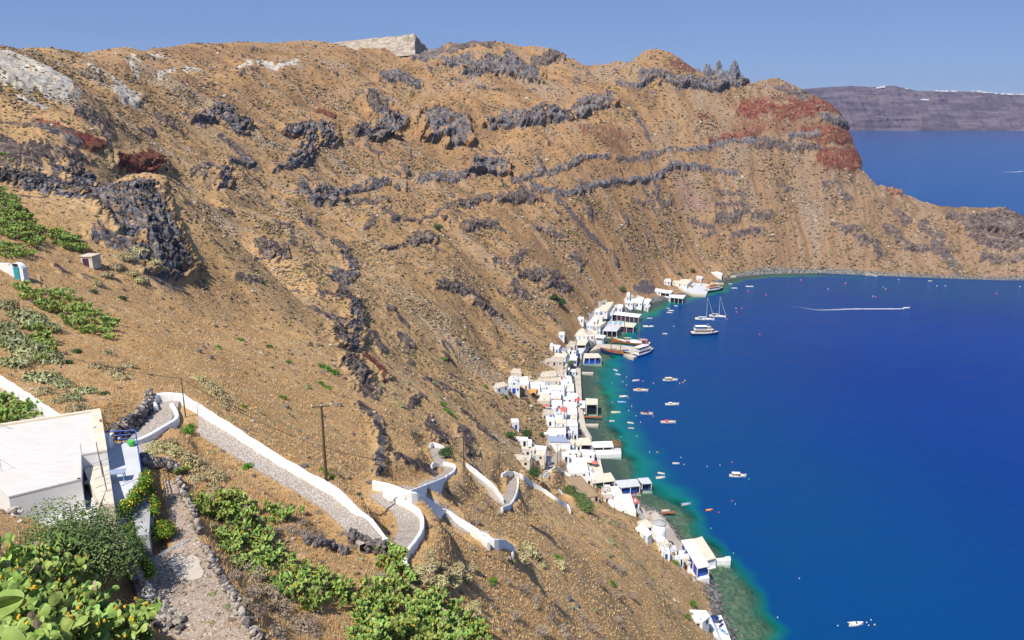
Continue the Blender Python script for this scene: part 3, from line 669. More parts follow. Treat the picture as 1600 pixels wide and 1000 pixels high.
def roofwash():
    q = N('near_roof_screed'); p = q.coord(); mp = q.n('ShaderNodeMapping'); mp.inputs['Rotation'].default_value = (0, 0, .35); mp.inputs['Scale'].default_value = (1, 6, 1); q.l(p, mp.inputs[0])
    a = q.noise(mp.outputs[0], .9, 6, .7); b = q.noise(p, .35, 5, .6)
    c = q.ramp(a, [(.3, (.54, .505, .475)), (.55, (.61, .585, .56)), (.75, (.65, .625, .60))])
    c = q.mix(q.ramp(b, [(.56, 0), (.75, .35)]), c, (.70, .52, .38))
    q.base(c, .9, .15); q.bump(a, .15, .02); return q.m
M_['nearroof'] = roofwash()
def rockmat(name, c0, c1, c2, sc=1.2):
    q = N(name); p = q.coord(); a = q.noise(p, sc, 8, .75, .3)
    q.base(q.ramp(a, [(.34, c0), (.5, c1), (.68, c2)]), .95, .12); q.bump(q.noise(p, sc * 3, 8, .8), .7, .12); return q.m
M_['boulder'] = rockmat('dark_lava_rock', (.07, .06, .065), (.16, .14, .14), (.30, .26, .23))
M_['bouldlt'] = rockmat('pale_rock', (.25, .20, .16), (.42, .37, .31), (.60, .56, .50))
M_['ltstone'] = rockmat('whitewashed_rubble', (.40, .37, .34), (.62, .60, .57), (.78, .77, .75), 3)

# ------------------------------------------------------------------ paths and their walls
def ribbon(L, hw, skirt=3.0):
    L = np.array(L); n = len(L)
    T = np.gradient(L[:, :2], axis=0); T /= np.linalg.norm(T, axis=1)[:, None] + 1e-9
    Nn = np.stack([-T[:, 1], T[:, 0]], -1)
    V = []
    for o, dz in ((-hw, -skirt), (-hw, 0), (0, .02), (hw, 0), (hw, -skirt)):
        V.append(np.column_stack([L[:, :2] + Nn * o, L[:, 2] + dz]))
    V = np.stack(V, 1).reshape(-1, 3); q = []
    for i in range(n - 1):
        for j in range(4):
            a = i*5 + j; q.append((a, a + 5, a + 6, a + 1))
    for e in (0, n - 1): q += [(e*5, e*5+1, e*5+2, e*5+2), (e*5, e*5+2, e*5+3, e*5+4)][1:] + [(e*5, e*5+1, e*5+2, e*5+3)][:0]
    return V, np.array(q)[:, ::-1]
for k, (L, hw) in PW.items():
    # treads: level steps with a small riser
    L = L.copy(); s = np.concatenate([[0], np.cumsum(np.linalg.norm(np.diff(L[:, :2], axis=0), axis=1))])
    step = 0.8
    L = L[::4]; s = s[::4]
    zi = np.interp(np.floor(s / step) * step + step * .5, s, L[:, 2]); L[:, 2] = zi + 0.06
    V, q = ribbon(L, hw)
    o = link('stepped_path', np_mesh('stepped_path', V, q), M_['cobble']); tag(o, kind='structure')
def wall_obj(name, px, h, thick, mat, label, cat, deep=0.9, step=.5, cap=None, group=None, rough=.02, zoff=None):
    L = []
    for e_ in px:
        x, y = e_[:2]
        q = P(x, y, e_[2]) if len(e_) > 2 else hit(x, y, h, ZG)
        if q is not None: L.append(q - np.array([0, 0, h]))
    L = smooth_poly(L, step)
    if len(L) > 12:
        kk = np.ones(5) / 5; L[:, 2] = np.convolve(np.pad(L[:, 2], 2, 'edge'), kk, 'valid')
    T = np.gradient(L[:, :2], axis=0); T /= np.linalg.norm(T, axis=1)[:, None] + 1e-9
    Nn = np.stack([-T[:, 1], T[:, 0]], -1); n = len(L)
    wob_ = n2(np.arange(n) * .35, np.zeros(n), 77) * rough * 3
    rows = []
    for o, dz in ((-1.05, -deep), (-1, .0), (-1, h - .06), (-.75, h), (.75, h), (1, h - .06), (1, 0), (1.05, -deep)):
        rows.append(np.column_stack([L[:, :2] + Nn * (o * thick / 2 + wob_[:, None]), L[:, 2] + dz + (wob_ if dz > .1 else 0)]))
    V = np.stack(rows, 1).reshape(-1, 3); q = []
    for i in range(n - 1):
        for j in range(7):
            a = i*8 + j; q.append((a, a + 1, a + 9, a + 8))
    me = np_mesh(name, V, np.array(q))
    b = MB(); 
    for e in (0, n - 1):
        vs = V[e*8:(e+1)*8]; b.add(vs, [tuple(range(8)) if e else tuple(range(7, -1, -1))])
    import bmesh
    bm = bmesh.new(); bm.from_mesh(me); em = b.mesh('e'); bm.from_mesh(em); bmesh.ops.remove_doubles(bm, verts=bm.verts, dist=.0005); bm.to_mesh(me); bm.free()
    bpy.data.meshes.remove(em)
    o = link(name, me, mat); tag(o, label, cat, group); return o
def whitewall():
    q = N('path_wall_whitewash'); p = q.pos(); a = q.noise(p, 1.1, 6, .7); b = q.noise(p, 5, 5, .7)
    c = q.ramp(a, [(.3, (.62, .62, .62)), (.5, (.80, .80, .79)), (.7, (.83, .83, .82))])
    q.base(c, .85, .15); q.bump(b, .4, .04); return q.m
M_['pathwall'] = whitewall()
WALLS = [
 ([(-25,568),(0,588),(40,614),(98,653)],1.0,.42,'white wall running down to the near house, beside the path at the left edge'),
 ([(243,634),(239,624),(247,615),(280,615),(298,625),(330,645),(365,667),(400,690),(440,715),(480,738),(520,760),(550,785),(580,815),(603,842)],1.0,.42,'long white path wall curving from the rubble wall down past the tall wooden pole'),
 ([(268,630),(275,643),(274,654),(250,668),(230,680),(208,688),(190,692)],.7,.4,'short curved white wall with a shaded grey outer face, above the blue railing'),
 ([(600,767),(620,778),(640,787),(655,798),(660,814),(657,830),(647,846),(634,862),(633,882)],.8,.38,'white wall bending round the outer edge of the lower cobbled stair'),
 ([(583,751),(600,755),(650,770),(690,793),(720,811),(745,829),(763,848)],1.0,.4,'thick white wall running right from the top of the lower stair'),
 ([(642,768,99),(655,780,98),(680,795,96.5),(705,804,95.5),(730,817),(760,834),(790,845),(801,854),(800,862)],.75,.34,'thin white wall behind the thick one, ending in a rounded bend on the right'),
 ([(640,766),(665,757),(695,745),(709,735),(711,728),(704,724),(693,722)],.75,.34,'white wall climbing from the sharp corner round the small bend below the shrub'),
 ([(685,724),(678,722),(674,726)],.75,.34,'short stub of white wall left of the gap in the bend'),
 ([(671,694),(677,692),(690,696),(702,705)],.75,.34,'white wall at the upper hairpin just above the round shrub'),
 ([(728,722),(745,736),(765,753),(778,768),(786,780)],1.1,.5,'straight white wall falling right from the slender pole to the valley hairpin'),
 ([(784,792),(797,787),(804,776),(809,760),(809,746)],1.0,.45,'white wall on the outer side of the steep valley hairpin'),
 ([(784,740),(790,737),(803,737),(815,742),(830,752),(850,764),(870,778),(886,788),(891,797)],1.1,.5,'lowest long white path wall ending beside the big fig tree'),
 ([(850,750),(862,757),(873,764),(878,770)],.8,.35,'short white wall uphill of the fig tree beside the village road'),
 ([(849,744),(858,736),(867,729),(880,735),(892,743)],.7,.35,'low white wall bending at the foot of the twin poles in the village'),
]
for k_, (px, h, th_, lab) in enumerate(WALLS): wall_obj('path_wall', px, h, th_, M_['pathwall'], lab, 'wall', deep=5.0 if k_ in (5, 6) else 2.4)

# ------------------------------------------------------------------ rocks
import bmesh
def rock_mesh(name, seed, sub=2, flat=.75, jag=.45, big=None):
    bm = bmesh.new(); bmesh.ops.create_icosphere(bm, subdivisions=sub, radius=1)
    V = np.array([v.co[:] for v in bm.verts])
    d = 1 + jag * 1.6 * n3(V[:,0]*.9 + seed, V[:,1]*.9, V[:,2]*.9, seed) + jag * .8 * n3(V[:,0]*2.3, V[:,1]*2.3 + seed, V[:,2]*2.3, seed + 1)
    r = np.random.default_rng(seed)
    for _ in range(5):                        # chopped facets
        nn = r.normal(size=3); nn /= np.linalg.norm(nn); t = V @ nn; lim = .62 + .2 * r.random()
        V = V - np.outer(np.maximum(t - lim, 0), nn)
    V = V * d[:, None]; V[:, 2] *= flat
    for v, c in zip(bm.verts, V): v.co = c
    me = bpy.data.meshes.new(name); bm.to_mesh(me); bm.free(); return me
ROCKS = [rock_mesh('boulder', 40 + i, 2) for i in range(6)]
for me in ROCKS: me.materials.append(M_['boulder'])
ROCKL = [rock_mesh('boulder_pale', 60 + i, 2) for i in range(3)]
for me in ROCKL: me.materials.append(M_['bouldlt'])
def put_rock(px, py, r, label, group=None, pale=False, name='boulder', squash=1.0):
    q = hit(px, py)
    if q is None: return
    D = project(*q)[2]; R = r * D / F
    o = bpy.data.objects.new(name, random.choice(ROCKL if pale else ROCKS)); COL.objects.link(o)
    o.location = (q[0], q[1], q[2] + R * .15); o.rotation_euler = (random.uniform(-.3,.3), random.uniform(-.3,.3), random.uniform(0, 6.3))
    o.scale = (R, R * random.uniform(.7, 1), R * random.uniform(.75, 1.05) * squash)
    tag(o, label, 'rock', group); return o
NEARROCK = [(474,730,7,'largest dark boulder beside the foot of the tall wooden pole'),(468,675,5,'upper dark boulder of the pair left of the tall pole'),(478,686,5,'lower dark boulder of the pair left of the tall pole'),(530,633,5,'dark boulder just right of the top of the tall pole'),(448,637,5,'dark boulder left of the crossbar of the tall pole'),(486,727,3,'small boulder by the tall pole foot'),
 (737,857,6,'dark boulder under the right end of the thick white wall'),(738,887,6,'dark boulder left of the bushy slope near the bottom'),(700,930,5,'dark boulder at the right edge of the cactus patch'),(765,937,5,'dark boulder beside pale grass at bottom centre'),(770,950,5,'lower of two dark boulders at bottom centre'),(782,984,6,'dark boulder near the bottom edge right of the cactus'),(888,936,7,'dark boulder cluster stone on the bare slope'),(900,945,6,'boulder touching the lower right side of the cluster on the bare slope'),(928,916,4,'small dark stone right of the slope cluster'),(808,890,4,'dark stone below the bend of the white wall'),(812,897,3,'small stone below the bend of the white wall'),(845,825,3,'grey slab stone under the fig tree slope'),(852,823,4,'flat grey stone half way down the open slope'),(808,793,4,'dark stone at the foot of the thin slope pole'),(984,953,4,'brown stone in dry grass near the bottom'),(985,905,3,'grey stone half buried on the lower right slope'),(613,823,4,'dark stone beside the upper edge of the cobbled stair'),(608,835,4,'dark stone above the climbing cactus'),(615,843,3,'reddish stone above the climbing cactus'),(575,755,5,'dark rock at the start of the thick white wall'),(310,550,6,'grey boulder on the slope above the path bend'),(330,560,5,'pale grey boulder on the slope above the path bend'),(318,543,5,'upper dark boulder above the path bend'),(297,725,3,'grey block at the head of the dirt track')]
for x, y, r, lab in NEARROCK: put_rock(x, y, r, lab)
# boulders along the shore below the slope
rs = random.Random(5)
for x, y, r in [(1118,925,5),(1125,932,6),(1121,940,7),(1112,948,4),(1130,945,4),(1127,952,3),(1133,965,3),(1120,915,4),(1108,925,3),(1138,975,3),(1001,790,3),(1008,793,4),(1013,797,3),(1000,785,3),(1016,803,3),(993,776,3),(1020,798,3),(1056,835,3),(1150,985,4),(1160,995,4),(1044,458,2),(1036,467,2),(1050,455,2),(1127,430,2),(1132,428,2)]:
    put_rock(x, y, r, 'dark lava boulder lying at the waterline', 'boulders along the waterline')
# crags that break the skyline: lava needles
def needle(px, top, base, w, D, label, mat='craglt', wk=.8, grp='lava needles on the skyline'):
    a = P(px, base + 4, D); hgt = (base + 4 - top) * D / F * 1.02; rw = w * D / F * wk
    me = rock_mesh('lava_needle', int(px), 3, 1, .5)
    n = len(me.vertices); V = np.zeros(n * 3, np.float32); me.vertices.foreach_get('co', V); V = V.reshape(-1, 3)
    t = (V[:, 2] + 1) / 2; tp = np.clip(1.1 - t ** 2.5 * .45, .3, 1.2)
    V[:, 0] *= tp; V[:, 1] *= tp; V[:, 0] += .25 * t * sin(px); 
    V *= np.array([rw, rw * 1.2, hgt * .56])
    V += (n3(V[:,0]/3, V[:,1]/3, V[:,2]/6, 9)[:, None] * rw * .4)
    me.vertices.foreach_set('co', V.ravel()); me.update()
    o = link('lava_needle', me, M_[mat], None, (a[0], a[1], a[2] + hgt * .46)); tag(o, label, 'rock', grp); return o
M_['craglt'] = rockmat('grey_crag', (.06, .058, .068), (.155, .15, .165), (.31, .30, .305), .35)
for x, t, b, w, lab in [(1148,97,132,13,'widest tall grey needle at the right end of the skyline crag'),(1121,95,130,13,'pointed grey needle second from the right on the skyline crag'),(1134,112,133,10,'low notch block between the two tall needles'),(1101,101,128,9,'small pointed needle third from the right on the skyline crag'),(1088,104,126,8,'stubby needle beside the red scree on the skyline'),(1110,110,130,9,'low block left of the pointed needle'),(1075,112,128,9,'leftmost low block of the skyline crag'),(1157,118,135,7,'short block leaning on the right side of the last needle')]:
    needle(x, t, b, w, 862, lab)
M_['cragred'] = rockmat('red_brown_crag', (.09, .04, .03), (.24, .12, .08), (.38, .24, .16), .4); M_['cragdk'] = rockmat('dark_brown_crag', (.05, .038, .038), (.13, .10, .09), (.26, .20, .16), .3)
for x, t, b_, w, D_, mt, lab in [(1393,293,309,24,848,'cragred','red brown knob standing on the descending ridge of the cape'),(1464,331,346,26,826,'cragdk','dark crag on the low saddle before the end block of the cape'),(1532,334,372,34,806,'cragdk','left half of the dark block ending the cape'),(1566,340,376,40,802,'cragdk','right half of the dark block ending the cape')]:
    needle(x, t, b_, w, D_, lab, mt, .62, 'crags along the cape')
# the pale cliff-edged mesa on the skyline
def mesa():
    top = [(508,68),(530,66),(560,62),(600,58),(632,55),(647,53)]
    D0 = 790; fr = [P(x, y, D0) for x, y in top]; g = [P(x, y, D0 - 14) for x, y in [(508,84),(530,86),(560,86),(600,88),(625,88),(649,86)]]
    bk = [np.array([q[0] + 10, q[1] + 120, q[2] - 14]) for q in fr]; rows = []
    nu = 120
    def lp(A, t):
        A = np.array(A); s = np.linspace(0, 1, len(A)); return np.stack([np.interp(t, s, A[:, i]) for i in range(3)], -1)
    t = np.linspace(0, 1, nu)
    G_, F_, B_ = lp(g, t), lp(fr, t), lp(bk, t)
    V = []
    for v in np.linspace(0, 1, 26): V.append(G_ * (1 - v) + F_ * v)
    for v in np.linspace(.08, 1, 12): V.append(F_ * (1 - v) + B_ * v)
    V.append(B_ - np.array([0, 0, 60])); V = np.array(V); R = V.shape[0]
    # square right end
    w = n3(V[..., 0]/9, V[..., 1]/9, V[..., 2]/14, 3); w2 = n3(V[..., 0]/2.5, V[..., 1]/2.5, V[..., 2]/3, 4)
    V[:26, :, 1] -= (w * 4 + w2 * 1.6)[:26]; V[20:38, :, 2] += w2[20:38] * 1.0
    side = V[:, -1].copy(); cap = side.copy(); cap[:, 2] -= 55; cap[:, 0] += .5
    V = np.concatenate([V, cap[:, None]], 1); C = V.shape[1]
    i = np.arange(R * C).reshape(R, C); q = np.stack([i[:-1, :-1], i[:-1, 1:], i[1:, 1:], i[1:, :-1]], -1).reshape(-1, 4)
    q_ = N('pumice_cliff'); p = q_.pos(); mp = q_.n('ShaderNodeMapping'); mp.inputs['Scale'].default_value = (1, 1, 2.2); q_.l(p, mp.inputs[0])
    a = q_.noise(mp.outputs[0], .18, 7, .7)
    q_.base(q_.ramp(a, [(.32, (.24, .185, .13)), (.5, (.40, .335, .26)), (.68, (.54, .48, .40))]), .95, .1); q_.bump(q_.noise(p, .6, 7, .8), .8, 1.0)
    o = link('pumice_mesa', np_mesh('pumice_mesa', V.reshape(-1, 3), q, smooth=True), q_.m); tag(o, kind='structure')
mesa()

# ------------------------------------------------------------------ far island with its white towns
def island():
    prof = [(1274,186),(1279,164),(1286,150),(1298,141),(1312,136),(1330,134),(1360,136),(1375,138),(1392,134),(1403,134),(1418,138),(1436,142),(1500,143),(1530,143),(1570,147),(1640,148),(1760,152),(2000,160)]
    D0 = 4550
    xs = np.linspace(1274, 2000, 420); yt = np.interp(xs, [a for a, _ in prof], [b for _, b in prof])
    X = (xs - 800) / F * D0; zt = CZ - D0 * (SP + (yt - 500) / F * CP) ; zt = np.maximum(zt, 8)
    base_y = D0 * CP + (CZ) * SP
    rows = []
    vs = np.concatenate([np.linspace(0, 1, 46), np.linspace(1.05, 2, 8)])
    for v in vs:
        if v <= 1:
            h = zt * v; yy = base_y + 330 * v ** 1.15
        else: h = zt * 1.0 - (v - 1) * 8; yy = base_y + 330 + (v - 1) * 1200
        rows.append(np.stack([X * (1 + 0 * v), np.full_like(X, 0) + yy, h], -1))
    V = np.array(rows)
    gul = n2(V[..., 0]/55, V[..., 2]/260, 61) * 40 + n2(V[..., 0]/18, V[..., 2]/70, 62) * 14 + n2(V[..., 0]/120, V[..., 2]/18, 63) * 16
    V[..., 1] += gul * np.clip(V[..., 2:3][..., 0] / 40, .3, 1) * (vs[:, None] < 1.3)
    V[46:, :, 2] += n2(V[46:, :, 0]/60, V[46:, :, 1]/60, 64) * 4
    # left end falls to the water
    i = np.arange(V.shape[0] * V.shape[1]).reshape(V.shape[:2]); q = np.stack([i[:-1, :-1], i[:-1, 1:], i[1:, 1:], i[1:, :-1]], -1).reshape(-1, 4)
    m = N('island_rock'); p = m.pos(); mp = m.n('ShaderNodeMapping'); mp.inputs['Scale'].default_value = (.35, .35, 2.6); m.l(p, mp.inputs[0])
    a = m.noise(mp.outputs[0], .012, 7, .7, .6); b = m.noise(p, .02, 6, .7)
    c = m.ramp(a, [(.3, (.06, .042, .05)), (.48, (.115, .09, .115)), (.58, (.20, .15, .17)), (.7, (.08, .058, .07))])  # blue cast of distance haze mixed into the rock colour
    c = m.mix(m.ramp(b, [(.5, 0), (.7, .6)]), c, (.24, .175, .155))
    m.base(c, .95, .05); m.bump(m.noise(p, .03, 7, .8), 1.0, 12)
    o = link('far_island', np_mesh('far_island', V.reshape(-1, 3), q, smooth=True), m.m); tag(o, kind='structure')
    Vt = V[45]
    hm = MB().box((0, 0, 3), (16, 9, 6)).box((6, -2, 7.2), (7, 6, 2.6)).mesh('far_house'); hm.materials.append(M_['white'])
    r = random.Random(3)
    spots = [(1278 + i * 2.3, 1.5) for i in range(3)] + [(1372 + r.uniform(0, 14), 0) for i in range(5)] + [(1418, 1)] + [(r.uniform(1470, 1500), .5) for i in range(9)] + [(r.uniform(1524, 1538), 0) for i in range(5)] + [(r.uniform(1540, 1640), 1.2) for i in range(34)]
    for k, (px, dy) in enumerate(spots):
        X_ = (px - 800) / F * D0; j = int(np.argmin(np.abs(Vt[:, 0] - X_))); o = bpy.data.objects.new('far_house', hm); COL.objects.link(o)
        o.location = (Vt[j, 0], Vt[j, 1] + r.uniform(-6, 14), Vt[j, 2] - dy * 2 - 1); o.scale = (r.uniform(.5, 1.5), 1, r.uniform(.7, 1.25)); o.rotation_euler.z = r.uniform(-.3, .3)
        tag(o, 'tiny white house on the rim of the far island', 'house', 'white houses along the rim of the far island')
    for k, px in enumerate((1433, 1436.5, 1440)):
        j = int(np.argmin(np.abs(V[34, :, 0] - (px - 800) / F * D0))); o = bpy.data.objects.new('far_house', hm); COL.objects.link(o)
        o.location = tuple(V[34, j] + np.array([0, -6, -1])); tag(o, 'white building standing alone part way down the far island cliff', 'house', 'white buildings below the far rim')
island()
# ------------------------------------------------------------------ village houses: roof corners traced, heights real, standing on the slope
HTOP = {}
def roofpoly(px, h, z=None):
    c = np.mean(np.array(px, float), 0)
    if z is None:
        q = hit(c[0], c[1], h, ZG); z = q[2] if q is not None else h
        z = max(z, h * .8 + .6)
    return [tuple(PZ(x, y, z)[:2]) for x, y in px], z
def shrink(poly, d):                           # inward offset of a convex polygon
    n = len(poly); c = np.mean(poly, 0); out = []
    for p in poly:
        v = np.array(p) - c; L = np.linalg.norm(v); out.append(tuple(c + v * max(0, (L - d) / L)))
    return out
def ccw(poly):
    a = sum(poly[i][0]*poly[(i+1)%len(poly)][1] - poly[(i+1)%len(poly)][0]*poly[i][1] for i in range(len(poly)))
    return poly if a > 0 else poly[::-1]
def opening(mb_frame, a, b, t, w, z0, z1, out=.05):
    """a slab set on wall a-b at fraction t"""
    a = np.array(a); b = np.array(b); d = b - a; L = np.linalg.norm(d); d = d / L; nn = np.array([d[1], -d[0]])
    c = a + d * L * t + nn * out * .5
    mb_frame.box((c[0], c[1], (z0 + z1) / 2), (w, out + .06, z1 - z0), atan2(d[1], d[0]))
def house(px, h, roof, label, wall='white', win=2, door='blue', name='house', z=None, side=1, base=3.0, rim=.28, group=None, glass='glass'):
    h = max(2.0, h * .66)
    poly, zr = roofpoly(px, h, z)
    poly = ccw(poly); zb = min(max(zr - h - base, -1.2), zr - h)
    rc = random.Random(int(px[0][0] * 13 + px[0][1] * 5))
    if door == 'blue' and 'blue' not in label: door = rc.choice(['blue', 'dark', 'lblue', 'rust', 'dark'])
    wfr = rc.choice(['blue', 'dark', 'dark', 'lblue', 'grey'])
    c = np.mean(poly, 0); root = empty(name, (c[0], c[1], zr - h))
    rel = [(p[0] - c[0], p[1] - c[1]) for p in poly]; H = h; B = zb - (zr - h)
    MB().prism(rel, B, H - .02).build('wall', M_[wall], root)
    m = MB(); inn = shrink(rel, .38); n = len(rel); r2 = shrink(rel, -.05)
    # roof with a raised rim
    vs = [(*p, H - .15) for p in r2] + [(*p, H + rim) for p in r2] + [(*p, H + rim) for p in inn] + [(*p, H + .02) for p in inn]
    fs = []
    for k in range(3):
        for i in range(n): fs.append((k*n + i, k*n + (i+1) % n, (k+1)*n + (i+1) % n, (k+1)*n + i))
    fs.append(tuple(range(3*n, 4*n))); fs.append(tuple(range(n - 1, -1, -1)))
    m.add(vs, fs).build('roof', M_[roof], root)
    if rc.random() < .45 and len(rel) >= 4:
        k = rc.uniform(.25, .75); p_ = np.array(rel[0]) * k * .6 + np.array(rel[1]) * (1 - k) * .6
        MB().box((p_[0], p_[1], H + .45), (.5, .5, .9)).box((p_[0], p_[1], H + .95), (.62, .62, .12)).build('chimney', M_[wall], root)
    # faces that look towards the camera or the sea
    faces = []
    for i in range(n):
        a, b = rel[i], rel[(i+1) % n]; d = np.array(b) - np.array(a); L = np.linalg.norm(d); nn = np.array([d[1], -d[0]]) / L
        view = -np.array([c[0], c[1]]) / np.linalg.norm(c)
        faces.append((nn @ view, L, a, b))
    faces.sort(key=lambda f: -f[0]); r = random.Random(int(px[0][0] * 7 + px[0][1]))
    for fi, (dv, L, a, b) in enumerate(faces[:2]):
        if dv < .15 or L < 2: continue
        cnt = (win + (1 if door else 0)) if fi == 0 else min(side, int(L / 3))
        cnt = min(cnt, max(1, int(L / 1.8)))
        for k in range(cnt):
            t = (k + .5 + r.uniform(-.12, .12)) / cnt
            if fi == 0 and door and k == cnt // 2:
                q = MB(); opening(q, a, b, t, .9, .0, min(1.9, h - .2)); q.build('door', M_[door], root)
            else:
                q = MB(); opening(q, a, b, t, .75, min(1.0, h - 1.25), min(1.8, h - .35), .06); w_ = q.build('window', M_[wfr], root)
                q = MB(); opening(q, a, b, t, .52, min(1.1, h - 1.15), min(1.7, h - .45), .12); q.build('pane', M_[glass], w_)
    tag(root, label, 'house', group); return root, rel, zr
def pavilion(px, h, roof, label, inner='dark', floor='white', rail=None, name='waterfront_pavilion', cat='restaurant', z=None, plat=1.0, set_=1.6, posts=5, base=4, tables=0, front=None):
    poly, zr = roofpoly(px, h, z); poly = ccw(poly); c = np.mean(poly, 0)
    z0 = zr - h; root = empty(name, (c[0], c[1], z0)); rel = [(p[0]-c[0], p[1]-c[1]) for p in poly]
    MB().prism(rel, h - .28, h).build('roof', M_[roof], root)
    MB().prism(shrink(rel, -.35), min(-plat, -1.0 - z0), .12).build('platform', M_[floor], root)
    MB().prism(shrink(rel, set_), .12, h - .3).build('inner_room', M_[inner], root)
    n = len(rel); ins = shrink(rel, .3)
    for i in range(n):
        a, b = np.array(ins[i]), np.array(ins[(i+1) % n]); d = b - a; L = np.linalg.norm(d); nn = np.array([d[1], -d[0]]) / L
        if nn @ (-c / np.linalg.norm(c)) < -.3: continue
        k = max(2, min(posts, int(L / 3) + 1))
        for j in range(k):
            p = a + d * j / (k - 1)
            MB().box((p[0], p[1], h / 2 - .1), (.24, .24, h - .42), atan2(d[1], d[0])).build('post', M_[front or 'white'], root)
        if rail:
            q = MB(); mid = (a + b) / 2; ang = atan2(d[1], d[0])
            for zz in (.45, .75, 1.05): q.box((mid[0] + nn[0]*.3, mid[1] + nn[1]*.3, zz), (L, .07, .09), ang)
            for j in range(int(L / 1.2) + 1):
                p = a + d * min(1, j * 1.2 / L) + nn * .3; q.box((p[0], p[1], .6), (.07, .09, .95), ang)
            q.build('railing', M_[rail], root)
    tag(root, label, cat); return root, rel, zr
